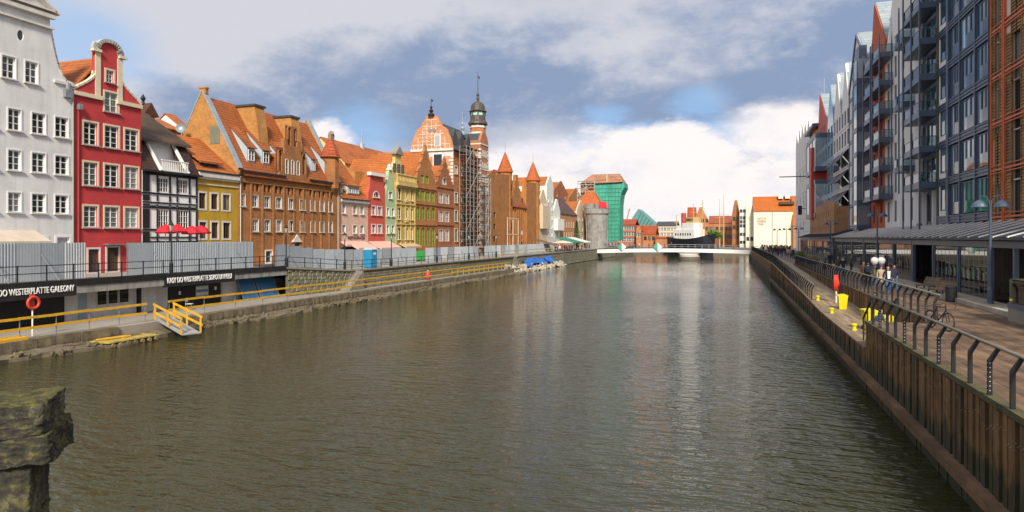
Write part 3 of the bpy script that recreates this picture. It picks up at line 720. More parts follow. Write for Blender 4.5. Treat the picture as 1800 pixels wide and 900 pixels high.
def tarpaulin(label, pxa, pxb, seed):
    a, c = onX(pxa,HOR,-36.2).y, onX(pxb,HOR,-36.2).y; rr = random.Random(seed); b = MB(); nx, ny = 8, 16; vs = []
    for i in range(nx+1):
        for j in range(ny+1):
            t = i/nx; s = j/ny; z = 2.9-1.9*t**1.4+.28*rr.random()-.25*sin(s*9+seed)*t-.5*(2*s-1)**2*(1-t)
            vs.append((-1.2+2.0*t+.2*rr.random(), (c-a)*(s-.5), max(.3,z)))
    b.add(vs, [(i*(ny+1)+j,i*(ny+1)+j+1,(i+1)*(ny+1)+j+1,(i+1)*(ny+1)+j) for i in range(nx) for j in range(ny)])
    o = b.build('tarpaulin', tarp, loc=(-36.2,(a+c)/2,0), label=label, cat='tarpaulin')
tarpaulin('larger bright blue tarpaulin draped over the quay rubble', 919, 955, 1); tarpaulin('smaller blue tarpaulin at the end of the quay rubble', 957, 969, 4)
pts = [Vector((-36.3+random.uniform(-.9,1.5), random.uniform(Yq-6,Yq+30), random.uniform(.1,1.4))) for _ in range(230)]
pts = [Vector((p.x, p.y, min(p.z, 1.7-(p.x+37.2)*.65))) for p in pts]
rubble('quay_rubble', pts, plain('pale_rubble',(.42,.38,.30),.95,.35,1.5,streak=.4,bump=.6), .25, .75, 'heap of pale broken masonry at the end of the landing')
# timber guard rail by the tarpaulins
e = empty('guard_rail', (-37.2,onX(880,HOR,-37.2).y,PZ), 0, 'pale timber guard rail above the blue tarpaulins', 'railing')
l = onX(972,HOR,-37.2).y-e.location.y; pw = plain('pale_timber',(.55,.45,.25),.7)
for z in (.5,1.05): q = MB(); q.bar((0,0,z),(0,l,z),.05,.14); q.build('board', pw, e)
for k in range(10): q = MB(); q.bar((-.05,l*k/9,0),(-.05,l*k/9,1.15),.08); q.build('post', pw, e)
# ================================================================== LEFT ROW OF HOUSES
tile_o = tilem('orange_tiles', (.60,.17,.03)); tile_b = tilem('brown_tiles', (.16,.06,.035), dirt=.5); tile_r = tilem('red_tiles', (.52,.10,.03)); tile_d = tilem('dark_mossy_tiles', (.13,.075,.04), dirt=.6)
gable_o = brickm('ochre_brick', (.56,.25,.06), (.44,.18,.045), (.42,.28,.12)); brick_g = brickm('granary_brick', (.47,.185,.05), (.38,.14,.04), (.30,.18,.10)); brick_r = brickm('red_brick', (.44,.14,.05), (.36,.11,.04), (.34,.2,.12))
brick_gate = brickm('gate_brick', (.52,.20,.045), (.43,.16,.04), (.30,.18,.08)); brick_m = brickm('museum_brick', (.52,.19,.07), (.45,.15,.055), (.42,.28,.18))
lead = plain('lead_sheet', (.30,.36,.42), .5, .2, 1.5, metal=.2, streak=.2); slate_m = tilem('slate_roof', (.085,.09,.10), (.05,.05,.06), .25, .22)
brown = plain('brown_frame', (.07,.045,.03), .6, .2, 2); greenf = plain('green_shutter', (.24,.36,.05), .6, .15, 2)
def mirror(H): return [( -x, z) for x, z in reversed(H)]
def sym(cx, R): # right-half outline (from bottom to top) to a full outline
    return [(cx+x, z) for x, z in R]+[(cx-x, z) for x, z in reversed(R) if x > 1e-6]
def sweep_trim(h, pts, w, d, mat, name='cornice', y=-.1, parent=None):
    b = MB()
    for k in range(len(pts)-1):
        a, c = Vector((pts[k][0],0,pts[k][1])), Vector((pts[k+1][0],0,pts[k+1][1])); dd = (c-a).normalized()*.02
        b.bar(a-dd+Vector((0,y+d/2,0)), c+dd+Vector((0,y+d/2,0)), d, w, Vector((0,0,1)) if abs((c-a).normalized().z) < .9 else Vector((0,1,0)))
    return h.part(b, name, mat, parent)
def downpipe(h, x, z0, z1, mat, y=-.1):
    b = MB(); b.tube([(x,y,z0),(x,y,z1)], .055, 8); h.part(b, 'downpipe', mat)
# ---- white house
wh = plain('white_plaster', (.70,.70,.71), .85, .16, .6, streak=.5, tint=(.46,.46,.45))
h = left('white_house', 'white plastered gabled house at the far left', -58, GZ, cat='house')
X = lambda p: h.x(p); Zp = lambda p, q, y=0.0: h.z(p, q, y); W_ = X(128); cx = X(36)
R = [(W_-cx,0),(W_-cx,Zp(127,148))]; x1 = X(88)-cx; zb = Zp(127,148); zt = Zp(88,52); 
R += [(W_-cx-.02, zb+.05)]+[((W_-cx)-((W_-cx)-x1)*(t/8)**.55, zb+(zt-zb)*(t/8)**1.5) for t in range(1,9)]
ze = Zp(88,27); R += [(x1,ze),(x1+.35,ze+.15),(0,ze+1.55)]
out = sym(cx, R); holes = []; wins = []
cols = [(-33,-6),(12,37),(54,80),(95,120)]
zr = [(Zp(66,374),Zp(66,341)),(Zp(66,303),Zp(66,269)),(Zp(66,235),Zp(66,199))]
for (a, b_) in cols:
    for (z0, z1) in zr: wins.append((X(a)+.08,X(b_)-.02,z0,z1))
for (a, b_) in ((2,27),(43,66)): wins.append((X(a)+.05,X(b_),Zp(55,146),Zp(55,109)))
gr = [(X(62),X(82),0.2,Zp(70,418)),(X(100),X(122),0.2,Zp(110,417)),(X(10),X(40),.2,Zp(30,418))]
ov = [(cx+.22*cos(k*pi/6), Zp(36,62)+.36*sin(k*pi/6)) for k in range(12)]
h.facade(out, wins+gr+[ov], wh, .45, .2, (0.02,W_-.02,10,zb-.1))
for w in wins: h.win(*w, cols=2, rows=3, mw=.06, sill=stonew, sur=plain('white_house_surround',(.74,.74,.74),.8,.08), sw=.08)
for w in gr: h.win(*w, cols=1, rows=1, sur=plain('white_house_surround',(.74,.74,.74),.8), sw=.16, gm=plain('roller_shutter',(.45,.46,.47),.6))
b = MB(); b.prism([(a,z) for a, z in ov], .1, .14); h.part(b, 'oval_pane', glass); 
for zz, hh, dd in ((ze,.28,.35),(zt+.15,.14,.22),(ze+.3,.12,.45)): 
    b = MB(); b.box(cx-x1-.2,cx+x1+.2,-dd,.02,zz-hh,zz); h.part(b, 'cornice', stonew)
for s in (-1,1):
    b = MB(); xa = cx+s*(x1+.45); b.bar((xa,-.2,ze+.12),(cx,-.2,ze+1.72),.5,.16); h.part(b, 'pediment_moulding', stonew)
    b = MB(); q = cx+s*(W_-cx-.5); b.box(q-.95,q+.62,-.14,.02,zb-.18,zb+.02); h.part(b, 'shoulder_cornice', stonew)
    sweep_trim(h, [(cx+s*x, z) for x, z in R[2:11]], .12, .5, stonew, 'volute_edge', -.06)
h.roofy(0.2,W_-.2,zb-.3,ze+.4,.5,10,tile_o)
b = MB(); b.box(X(90),X(104),1.2,2.4,zb,Zp(96,52)); h.part(b, 'chimney', plain('mossy_plaster',(.22,.19,.07),.9,.4,1.5,streak=.5))
downpipe(h, W_-.06, 0, Zp(124,160), plain('green_pipe',(.32,.40,.35),.5))
b = MB(); b.box(W_-.75,W_-.2,-.28,0,Zp(118,172),Zp(118,158)); b.tube([(W_-.5,-.15,Zp(118,160)),(W_-.45,-.12,Zp(118,147))],.17,8); h.part(b, 'wall_fixture', steel)
aw = plain('beige_awning',(.55,.47,.38),.8)
b = MB(); xa, xb = X(-50), X(62); z1 = Zp(50,405); b.prism([(-.0,z1),(-1.6,z1-.75),(-1.6,z1-.95),(-.0,z1-.1)],xa,xb,'yz'); h.part(b, 'awning', aw)
# ---- red house
rd = plain('red_plaster', (.50,.045,.05), .85, .2, .7, streak=.4, tint=(.33,.04,.04))
h = left('red_house', 'crimson plastered house with curved gable and cream trim', 128.4, GZ); X = lambda p: h.x(p); Zp = lambda p, q, y=0.0: h.z(p, q, y)
W_ = X(248); cx = W_/2; zs = Zp(188,172); zt = Zp(186,96); gx = X(213)-cx
R = [(W_/2,0),(W_/2,zs)]; R += [(gx+(W_/2-gx)*(1-t/7)**1.9, zs+.1+(Zp(214,140)-zs)*(t/7)**.8) for t in range(8)]; R += [(gx,zt)]
R += [(gx*cos(k*pi/16)**.85 if k < 8 else 0, zt+.05+1.05*sin(k*pi/16)) for k in range(1,9)]
out = sym(cx, R); S = .12; wins = []
c3 = [(147,171),(184,208),(219.5,242.5)]
rows_ = [(Zp(196,400),Zp(196,364)),(Zp(196,329),Zp(196,290)),(Zp(196,260),Zp(196,222))]
for a, b_ in c3:
    for z0, z1 in rows_: wins.append((X(a),X(b_),z0,z1))
wins.append((X(184),X(207),Zp(195,197),Zp(195,163))); wins.append((X(186.5),X(199.5),Zp(193,145),Zp(193,124)))
doors = [(X(155),X(174),.1,Zp(165,438)),(X(188),X(208),.1,Zp(198,435))]
h.facade(out, wins+doors, rd, .45, .2, (.02,W_-.02,11,zs-.1))
for i, w in enumerate(wins): h.win(*w, cols=2, rows=4 if i < 9 else 3, sur=cream, sw=.14, sill=plain('grey_sill',(.35,.33,.30),.8), mw=.05, gm=glassm('pale_curtain_glass',(.16,.22,.2),.1) if i % 3 == 0 and i > 2 else glass)
for d_ in doors: h.win(*d_, cols=1, rows=1, name='door', fm=brown, gm=brown, sur=stonew, sw=.14, fw=.1)
sweep_trim(h, [(cx+gx,zt)]+[(cx+x,z) for x, z in R[-8:]]+[(cx-x,z) for x, z in reversed(R[-8:-1])]+[(cx-gx,zt)], .28, .6, plain('gable_crown',(.42,.44,.40),.8,.2,1.5,streak=.4), 'gable_crown', -.2)
for s in (-1,1):
    b = MB(); b.box(cx+s*gx-.22-.13*s,cx+s*gx+.22-.13*s,-.07,.02,zs,zt-.03); h.part(b, 'pilaster', cream)
    sweep_trim(h, [(cx+s*x, z) for x, z in R[2:10]], .14, .42, cream, 'volute', -.06)
    b = MB(); q0, q1 = sorted((cx+s*(gx-.45), cx+s*(W_/2-.02))); b.box(q0,q1,-.2,.02,zs-.3,zs); h.part(b, 'shoulder_cornice', cream)
    b = MB(); b.box(cx+s*(gx+.05)-.35,cx+s*(gx+.05)+.35,-.25,.1,zt,zt+.2); h.part(b, 'capital', cream)
h.roofy(.05,W_-.05,zs-.2,Zp(150,91),.5,11.5,tile_o)
downpipe(h, .35, 0, Zp(137,190), plain('red_pipe',(.33,.05,.05),.5)); 
b = MB(); b.box(X(134),X(140),-.35,-.05,Zp(137,193),Zp(137,183)); h.part(b, 'rain_hopper', steel)
b = MB(); b.box(doors[1][0]-.3,doors[1][1]+.3,-.5,0,doors[1][3]+.2,doors[1][3]+.28); h.part(b, 'door_hood', steel)
# ---- half-timbered house
tim = plain('black_timber', (.012,.012,.013), .6, .3, 2); pan = plain('white_panel', (.86,.86,.86), .85, .04, 1.5)
h = left('timber_framed_house', 'black and white timber-framed house with balcony cut into its roof', 250, GZ); X = lambda p: h.x(p); Zp = lambda p, q, y=0.0: h.z(p, q, y)
W_ = X(346.5); zt = Zp(300,304)
wn_ = [(X(278),X(296),Zp(287,400),Zp(287,369)),(X(313),X(331),Zp(322,402),Zp(322,370)),(X(277.5),X(295.5),Zp(287,338),Zp(287,313)),(X(312.5),X(330),Zp(322,340),Zp(322,316))]
h.facade([(0,0),(W_,0),(W_,zt),(0,zt)], wn_, pan, .4, .16, (.02,W_-.02,9.5,zt-.1))
for w in wn_: h.win(*w, cols=4, rows=3, mw=.045, fw=.06, reveal=.1)
def beam(xa, xb, za, zb): 
    b = MB(); b.box(xa,xb,-.09,.03,za,zb); h.part(b, 'timber', tim)
zl = [Zp(300,426),Zp(300,404),Zp(300,366),Zp(300,357.5),Zp(300,342),Zp(300,308)]
for z, t in ((zl[0],.26),(zl[1],.15),(zl[2],.15),(zl[3],.11),(zl[4],.15),(zl[5],.28)): beam(.003,W_-.003,z-t/2,z+t/2)
for pa, pb in ((250,262.5),(274.5,277.5),(296.3,300),(309.5,312.3),(331,334.3),(343.4,346.5)):
    zz = [0]+zl
    for k in range(6): mp_ = (X(pa)+X(pb))/2; hw_ = (X(pb)-X(pa))*(.46 if pa == 250 else .33); beam(mp_-hw_,mp_+hw_,zz[k]+(.14 if k else 0)+.001,zz[k+1]-.145)  # left corner post kept wide: its black also paints in the shaded side
for pa, pb in ((264,274),(278,296),(301,309),(313,331),(335,343)):
    beam(X(pa),X(pb),Zp(300,363.6)-.03,Zp(300,363.6)+.05); beam(X(pa),X(pb),Zp(300,418),Zp(300,416))
z2 = Zp(300,247); dpt = 1.5
# steep lower roof with the balcony recess
ba, bb = X(277), X(325)
def steep(xa, xb):
    b = MB(); b.add([(xa,-.35,zt),(xb,-.35,zt),(xb,dpt,z2),(xa,dpt,z2),(xa,.6,zt),(xb,.6,zt),(xb,dpt+.2,z2),(xa,dpt+.2,z2)], [(0,1,2,3),(4,5,6,7),(0,1,5,4),(1,2,6,5),(2,3,7,6),(3,0,4,7)]); return b
h.part(steep(-.05,ba), 'roof', tilem('maroon_tiles',(.075,.03,.02),dirt=.5)); h.part(steep(bb,W_+.1), 'roof', MATS['maroon_tiles'])
b = MB(); b.box(ba,bb,2.0,2.2,zt,z2); h.part(b, 'balcony_wall', plain('balcony_grey',(.36,.40,.44),.7)); b = MB(); b.box(ba+.5,ba+1.4,1.93,1.98,zt,zt+2.0); h.part(b, 'balcony_door', glassb)
for s, xx in ((-1,ba),(1,bb)):
    b = MB(); b.bar((xx,-.42,zt+.05),(xx,dpt-.05,z2),.2,.22); h.part(b, 'white_cheek', whitew)
bal = MB(); 
for k in range(15): xx = ba+.1+(bb-ba-.2)*k/14; bal.bar((xx,-.42,zt+.12),(xx,-.42,zt+.95),.05)
bal.bar((ba,-.42,zt+1.0),(bb,-.42,zt+1.0),.1,.09); bal.bar((ba,-.42,zt+.12),(bb,-.42,zt+.12),.1,.09); h.part(bal, 'balustrade', whitew)
b = MB(); b.add([(-.15,dpt-.7,z2-.25),(W_+.2,dpt-.7,z2-.25),(W_+.2,6.2,z2+3.1),(-.15,6.2,z2+3.1),(-.15,dpt-.6,z2-.0),(W_+.2,dpt-.6,z2-.0),(W_+.2,6.2,z2+3.3),(-.15,6.2,z2+3.3),(-.15,10,z2-.2),(W_+.2,10,z2-.2)], [(0,1,2,3),(4,5,6,7),(0,1,5,4),(0,3,7,4),(1,2,6,5),(7,6,9,8)]); h.part(b, 'upper_roof', tile_d)
b = MB(); b.prism([(dpt+.2,0),(9.6,0),(9.6,z2),(6.2,z2+3.05),(dpt+.2,z2-.1)],.1,W_-.1,'yz'); h.part(b, 'gable_end', pan)
b = MB(); b.box(-.15,W_+.2,-.5,-.36,zt-.12,zt+.05); h.part(b, 'gutter', black)
# ---- ochre yellow house
yl = plain('yellow_plaster', (.52,.315,.025), .85, .2, .8, streak=.35)
h = left('yellow_house', 'ochre yellow plastered house with white cornice and dark dormer', 346.8, GZ); X = lambda p: h.x(p); Zp = lambda p, q, y=0.0: h.z(p, q, y)
W_ = X(418); zt = Zp(382,306); wn_ = []
for a, b_ in ((349.5,361.5),(371,382.5),(391.5,403.5)): wn_ += [(X(a),X(b_),Zp(378,368),Zp(378,341)),(X(a)+.05,X(b_)+.05,Zp(378,419),Zp(378,391))]
h.facade([(0,0),(W_,0),(W_,zt),(0,zt)], wn_, yl, .45, .18, (.02,W_-.02,10.5,zt-.1))
for w in wn_: h.win(*w, cols=2, rows=1, fm=brown, gm=glassm('plum_glass',(.03,.015,.03)), sur=stonew, sw=.16, mw=.07)
for z, hh, dd in ((zt,.42,.3),(zt-.42,.2,.18),(Zp(380,325),.1,.1)): b = MB(); b.box(.003,W_-.003,-dd,.02,z-hh+.003,z); h.part(b, 'cornice', stonew)
b = MB(); b.box(-.02,W_,-.36,-.05,zt+.004,zt+.16); h.part(b, 'gutter', black)
zr_ = Zp(331,243,4.6); h.roofx(.02,W_-.05,zt+.16,zr_,0,10.2,tile_o,yr=4.7)
da, db = X(358), X(390); b = MB(); b.box(da,db,.45,2.6,zt+.5,Zp(374,287)); h.part(b, 'dormer', brown)
b = MB(); b.prism([(.1,Zp(374,287)-.05),(3.3,Zp(374,287)+1.9),(3.3,Zp(374,287)+2.05),(.1,Zp(374,287)+.12)],da-.3,db+.3,'yz'); h.part(b, 'dormer_roof', tile_o)
for k in range(3): h.win(da+.1+(db-da)/3*k,da+(db-da)/3*(k+1)-.1,zt+.62,Zp(374,287)-.15,cols=1,rows=1,fm=brown,off=.27)
# ---- long brick granary
h = left('brick_granary', 'long brown brick granary with orange tiled roof and stepped dormer gable', 418.3, GZ, cat='granary'); X = lambda p: h.x(p); Zp = lambda p, q, y=0.0: h.z(p, q, y)
W_ = X(597); zt = Zp(505,312); dep = 10.2; holes = []; wn_ = []
up = [(421,431),(443.5,453.5),(464.5,474.5),(485,495),(507,516.5),(527,536),(545.5,553.5),(562,570),(577.5,584.5)]
z0u, z1u = Zp(512,368), Zp(512,349)
for a, b_ in up: wn_.append((X(a),X(b_),z0u,z1u))
lo = [(444,454),(464.5,474.5),(485.5,495),(508,516.5),(527.5,535.5),(546,553.5),(562,569.5),(577.5,584.5)]
z0l, z1l = Zp(512,407.5), Zp(512,388)
for a, b_ in lo: wn_.append((X(a),X(b_),z0l,z1l))
wn_ += [(X(467),X(478),.1,Zp(472,441)),(X(515),X(527),.4,Zp(520,424))]
niche = []
for a, b_ in up:
    m = (X(a)+X(b_))/2
    for s in (-1,1): niche.append(arch(m+s*.36-.24,m+s*.36+.24,z1u+.42,z1u+1.28,5))
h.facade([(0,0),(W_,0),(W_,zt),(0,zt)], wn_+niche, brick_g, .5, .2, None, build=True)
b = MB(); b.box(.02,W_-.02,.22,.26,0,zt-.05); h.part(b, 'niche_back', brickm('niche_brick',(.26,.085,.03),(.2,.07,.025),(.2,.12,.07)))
for i, w in enumerate(wn_[:17]): h.win(*w, cols=2, rows=2, sill=plain('light_sill',(.5,.47,.42),.8), sur=whitew, sw=.03, gm=glassm('pale_window',(.30,.30,.30),.2) if i in (6,7,8,14,15,16,0) else glass)
h.win(*wn_[17],cols=1,rows=2,name='door',fm=whitew,sur=whitew); h.win(*wn_[18],cols=1,rows=1,name='door',fm=brown,gm=brown)
b = MB(); m_, q_ = X(521), wn_[18][3]; b.prism([(m_-.9,q_-.1),(m_+.9,q_-.1),(m_,q_+.75)],-.15,.0); h.part(b, 'door_pediment', stonew)
for k in range(10):
    xx = .15+ (W_-1.2)*k/9.0*.93; b = MB(); b.box(xx-.12,xx+.12,-.08,.02,0,zt-1.0); h.part(b, 'pilaster', brick_g)
for z, hh, dd in ((zt,.16,.24),(zt-.2,.12,.14),(zt-1.0,.08,.1)): b = MB(); b.box(.003,W_-.003,-dd,.02,z-hh+.004,z); h.part(b, 'cornice', brick_g)
b = MB(); b.box(0,X(498),-.42,-.26,zt-.02,zt+.14); h.part(b,'gutter',black); b = MB(); b.box(X(541),W_-.3,-.42,-.26,zt-.02,zt+.14); h.part(b,'gutter',black)
zrg = onY(355,171,h.o.y).z-GZ; yrid = -onY(355,171,h.o.y).x-46.5
h.roofx(.55,W_-.5,zt+.08,zrg,0,2*yrid,tilem('granary_tiles',(.48,.135,.03),dirt=.3),over=.3)
P = [(0,0),(2*yrid,0),(2*yrid,zt),(yrid+.25,zrg+.5),(yrid-.25,zrg+.5),(0,zt+.2)]
b = MB(); b.prism(P,.01,.5,'yz'); h.part(b,'gable_wall',gable_o); b = MB(); b.prism(P,W_-.5,W_-.01,'yz'); h.part(b,'gable_wall',gable_o)
for xx in (.27,W_-.27):
    b = MB(); b.bar((xx,-.1,zt+.3),(xx,yrid-.1,zrg+.62),.62,.14); h.part(b,'gable_coping',lead); b = MB(); b.bar((xx,2*yrid,zt+.3),(xx,yrid+.1,zrg+.62),.62,.14); h.part(b,'gable_coping',lead)
b = MB(); b.box(.05,.45,yrid-.4,yrid+.4,zrg+.4,zrg+.9); b.box(0,.5,yrid-.5,yrid+.5,zrg+.9,zrg+1.05); h.part(b,'finial',gable_o)
q = onY(378,237,h.o.y); b = MB(); yy = -q.x-46.5; zz = q.z-GZ; b.box(-.03,.012,yy-.6,yy+.6,zz-.9,zz+.9); h.part(b,'gable_window',plain('grey_shutter',(.17,.18,.13),.7))
def roofy_at(z): return yrid*(z-zt-.08)/(zrg-zt-.08)
for pa, pb, pt in ((432,460,191),(487,521,210)):   # tall firewall chimneys rising through the roof
    za = Zp(pb,pt,2.2); x1 = h.x(pb,2.2); b = MB(); b.prism([(1.1,zt+2.0),(4.6,zt+2),(4.6,za),(1.9,za),(1.5,za-2.2)],x1-1.5,x1,'yz'); ch = h.part(b,'chimney',gable_o)
    b = MB(); b.box(x1-1.65,x1+.15,1.75,4.75,za,za+.22); h.part(b,'chimney_cap',slate_m,ch)
for pc, py0, py1, dw in ((441,298,280,1.1),(467,303,285,1.1),(490.5,306,289,.95),(550.5,316,301,.85),(574,320,305.5,.85)):   # shed dormers with lead cheeks
    y_ = .55; xc = h.x(pc,y_); sl0 = (zrg-zt-.08)/yrid; z0 = zt+.3+sl0*y_; z1 = z0+1.35; yb_ = y_+2.35; zb_ = zt+.2+sl0*yb_
    b = MB(); b.prism([(y_,z0-.3),(y_,z1),(yb_,zb_),(yb_-.1,zb_-.5)],xc-dw/2,xc+dw/2,'yz'); dm = h.part(b,'dormer',plain('dormer_lead',(.42,.50,.56),.5,.15,1))
    b = MB(); b.prism([(y_-.25,z1-.02),(yb_+.2,zb_+.16),(yb_+.2,zb_+.28),(y_-.25,z1+.1)],xc-dw/2-.12,xc+dw/2+.12,'yz'); h.part(b,'dormer_roof',MATS['granary_tiles'],dm)
    h.win(xc-dw/2+.1,xc+dw/2-.1,z0+.08,z1-.12,cols=2,rows=2,reveal=.1,off=y_-.09)
for pc, py in ((409,235),(540,258)):
    y_ = 2.9; xc = h.x(pc,y_); z0 = h.z(pc,py+6,y_); b = MB(); b.prism([(y_-.6,z0-.9),(y_,z0+.3),(y_+.9,z0+1.2),(y_+.9,z0+.6)],xc-.5,xc+.5,'yz'); h.part(b,'roof_vent',lead)
# stepped gable
S = [(491,306),(491,268),(500,268),(500,243),(507.5,243),(507.5,224),(521,224),(521,238),(529,240),(529,270),(539,272),(539,306)]
G = [h.at(p,q,-.12) for p, q in S]; G[0] = (G[0][0],zt-.1); G[-1] = (G[-1][0],zt-.1)
for i in (2,4,6,8,10): G[i] = (G[i][0], G[i-1][1] if i < 6 else G[i][1])
G[1] = (G[0][0],G[2][1]); G[3]=(G[2][0],G[4][1]); G[5]=(G[4][0],G[6][1]); G[6] = (G[6][0],G[5][1]); G[7]=(G[6][0],G[3][1]); G[8]=(G[8][0],G[7][1]); G[9]=(G[8][0],G[1][1]); G[10]=(G[10][0],G[9][1]); G[11]=(G[10][0],zt-.1)
gm_ = (G[5][0]+G[6][0])/2; gw_ = [arch(gm_+d-.22,gm_+d+.22,zt+.4,zt+2.0,5) for d in (-1.0,0,1.0)]; gn = [arch(gm_+d-.3,gm_+d+.3,zt+3.6,zt+5.6,5) for d in (-.55,.55)]+[arch(gm_+d-.3,gm_+d+.3,zt+.6,zt+2.9,5) for d in (-2.1,2.1)]
b = h.facade(G,gw_+gn,brick_g,.5,.22,build=False); b.v = [(x,y-.12,z) for x,y,z in b.v]; sg = h.part(b,'stepped_gable',brick_g)
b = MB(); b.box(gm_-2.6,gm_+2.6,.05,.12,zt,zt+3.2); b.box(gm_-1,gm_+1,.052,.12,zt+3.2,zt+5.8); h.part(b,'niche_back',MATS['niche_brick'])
for d in (-1.0,0,1.0): h.win(gm_+d-.22,gm_+d+.22,zt+.4,zt+2.0,cols=1,rows=2,arched=True,fm=whitew,sur=whitew,sw=.05,reveal=.14,off=-.12)
b = MB(); b.prism([(G[1][0],zt+.2),(G[10][0],zt+.2),(G[10][0],G[1][1]-.5),(gm_+1,G[3][1]-.3),(gm_-1,G[3][1]-.3),(G[1][0],G[1][1]-.5)],.38,2.8); h.part(b,'gable_roof',MATS['granary_tiles'])
# corner turret
tx = h.x(580.5,.4); zb_ = h.z(580,324,.4); zc_ = h.z(580,277,.4); za_ = h.z(580,247,.4)
b = MB(); b.lathe([(.25,zt-1.4),(1.05,zb_-.5),(1.05,zc_-.15),(1.15,zc_)],8,(tx,.4,0),pi/8); h.part(b,'turret',brick_g)
b = MB(); b.lathe([(1.4,zc_),(1.25,zc_+.15),(.5,za_-.25),(.42,za_),(.03,za_+.1),(.03,za_+1.2)],8,(tx,.4,0),pi/8); h.part(b,'turret_roof',tile_r)
downpipe(h,.25,0,zt-.5,plain('pale_pipe',(.55,.55,.53),.5)); downpipe(h,W_-.5,0,zt-.5,MATS['pale_pipe'])
b = MB(); b.box(W_-.28,W_+.02,-.16,.02,0,zt-.3); h.part(b,'corner_pier',brick_g)
# ---- generic plaster house
def simple(name, label, pa, pb, ytop, rows, cols, wallm, **k):
    h = left(name, label, pa, PZ); W_ = h.x(pb); pm = (pa+pb)/2; zt = h.z(pm,ytop); wn_ = []
    for (y0,y1) in rows:
        for (a,c) in cols: wn_.append((h.x(a),h.x(c),h.z(pm,y0),h.z(pm,y1)))
    h.W, h.zt, h.pm = W_, zt, pm; return h, wn_
pk = plain('peach_plaster',(.72,.47,.37),.85,.16,.8,streak=.3,tint=(.5,.33,.26))
h, wn_ = simple('peach_house','pale peach house with shop awning and orange dormer roof',597.5,647,352,[(376,361),(410,396)],[(601.2,607.5),(620.5,627),(633,639.5)],pk)
h.facade([(0,0),(h.W,0),(h.W,h.zt),(0,h.zt)],wn_,pk,.4,.18,(.02,h.W-.02,9,h.zt-.1))
for w in wn_: h.win(*w,cols=2,rows=2,sill=stonew,sur=stonew,sw=.07)
for z,hh,dd in ((h.zt,.3,.3),(h.zt-.32,.14,.15)): b = MB(); b.box(.003,h.W-.003,-dd,.02,z-hh,z); h.part(b,'cornice',stonew)
b = MB(); b.box(0,h.W,-.4,-.2,h.zt+.004,h.zt+.15); h.part(b,'gutter',black)
zr_ = h.z(604,283,4.0); h.roofx(.02,h.W-.02,h.zt+.15,zr_,0,9,tile_o,yr=4.3)
b = MB(); b.bar((.15,.1,h.zt+.3),(.15,4.2,zr_+.25),.5,.35); h.part(b,'verge',stonew)
for a,c in ((598,605),(613.5,634)):
    xa,xb = h.x(a),h.x(c); z0,z1 = h.z(610,340),h.z(610,327); b = MB(); b.box(xa,xb,.25,2.8,z0,z1+.1); dm = h.part(b,'dormer',stonew)
    b = MB(); b.prism([(.0,z1+.05),(3.6,z1+1.5),(3.6,z1+1.65),(.0,z1+.22)],xa-.2,xb+.2,'yz'); h.part(b,'dormer_roof',tile_o,dm)
    n = max(1,int((xb-xa)/.9))
    for k in range(n): h.win(xa+.1+(xb-xa-.1)/n*k,xa+(xb-xa-.1)/n*(k+1),z0+.15,z1-.02,cols=2,rows=2,off=.07)
b = MB(); xa,xb = h.x(624,2),h.x(641,2); b.box(xa,xb,2,3.2,h.zt+1,h.z(632,302,2)); h.part(b,'chimney',gable_o)
b = MB(); b.box(.3,h.W+1.2,-.12,0,.3,h.z(620,434)); h.part(b,'shop_front',darkin)
text3d('RESTAURACJA', .5, plain('bronze_letters',(.12,.07,.04),.5), h.root, (h.x(611),-.06,h.z(620,420)), (RAD(90),0,0), width=h.x(641)-h.x(611))
def awning(h, pa, pb, yt, proj, drop, m): 
    b = MB(); z = h.z((pa+pb)/2,yt); b.prism([(0,z),(-proj,z-drop),(-proj,z-drop-.25),(-proj+.05,z-drop-.25),(0,z-.12)],h.x(pa),h.x(pb),'yz'); return h.part(b,'awning',m)
pka = plain('pink_awning',(.66,.42,.35),.8)
awning(h,598,606,424,1.0,.4,pka); awning(h,607,642,424,2.0,.85,pka)
cr = plain('coral_plaster',(.60,.10,.065),.82,.1,.8,streak=.12)
h, wn_ = simple('coral_house','coral red narrow house with arched attic window',647.3,677,310,[(378,363),(410,395)],[(653,660),(663.5,671)],cr)
aw_ = arch(h.x(656),h.x(666.5),h.z(661,347),h.z(661,337),8); zt = h.zt; W_ = h.W
G = [(0,0),(W_,0),(W_,h.z(661,330)),(W_-.4,h.z(661,322)),(W_-.5,zt),(.5,zt),(.4,h.z(661,330)),(.0,h.z(661,340))]
h.facade(G,wn_+[aw_],cr,.4,.18,(.02,W_-.02,9,h.z(661,345)))
for w in wn_: h.win(*w,cols=2,rows=2,sur=whitew,sw=.1,sill=stonew)
h.win(h.x(656),h.x(666.5),h.z(661,347),h.z(661,337),cols=2,rows=1,arched=True,sur=whitew,sw=.1,sill=stonew)
b = MB(); b.box(.2,W_-.2,-.35,.3,zt,zt+.45); h.part(b,'cornice',whitew); h.roofy(0,W_,h.z(661,345),zt+.2,.45,9,tile_o)
b = MB(); b.box(.02,W_+.3,-.12,0,.3,h.z(661,432)); h.part(b,'shop_front',darkin); awning(h,648,684,424,2.0,.85,pka)
mt = plain('mint_plaster',(.42,.55,.30),.82,.1,.8,streak=.12)
h, wn_ = simple('mint_house','narrow mint green gabled house',677.2,695,345,[(380,366),(410,396)],[(679.5,684),(688,693)],mt)
W_ = h.W; cx = W_/2; zt = h.z(686,345); za = h.z(686,305); wn_.append((cx-.5,cx+.5,h.z(686,349),h.z(686,337)))
R = [(W_/2,0),(W_/2,zt)]+[(W_/2-(W_/2-.5)*(t/6)**.8,zt+(za-zt)*(t/6)) for t in range(1,7)]+[(.5,za+.2),(.3,za+.5),(0,za+.75)]
h.facade(sym(cx,R),wn_,mt,.4,.18,(.02,W_-.02,8,zt-.1))
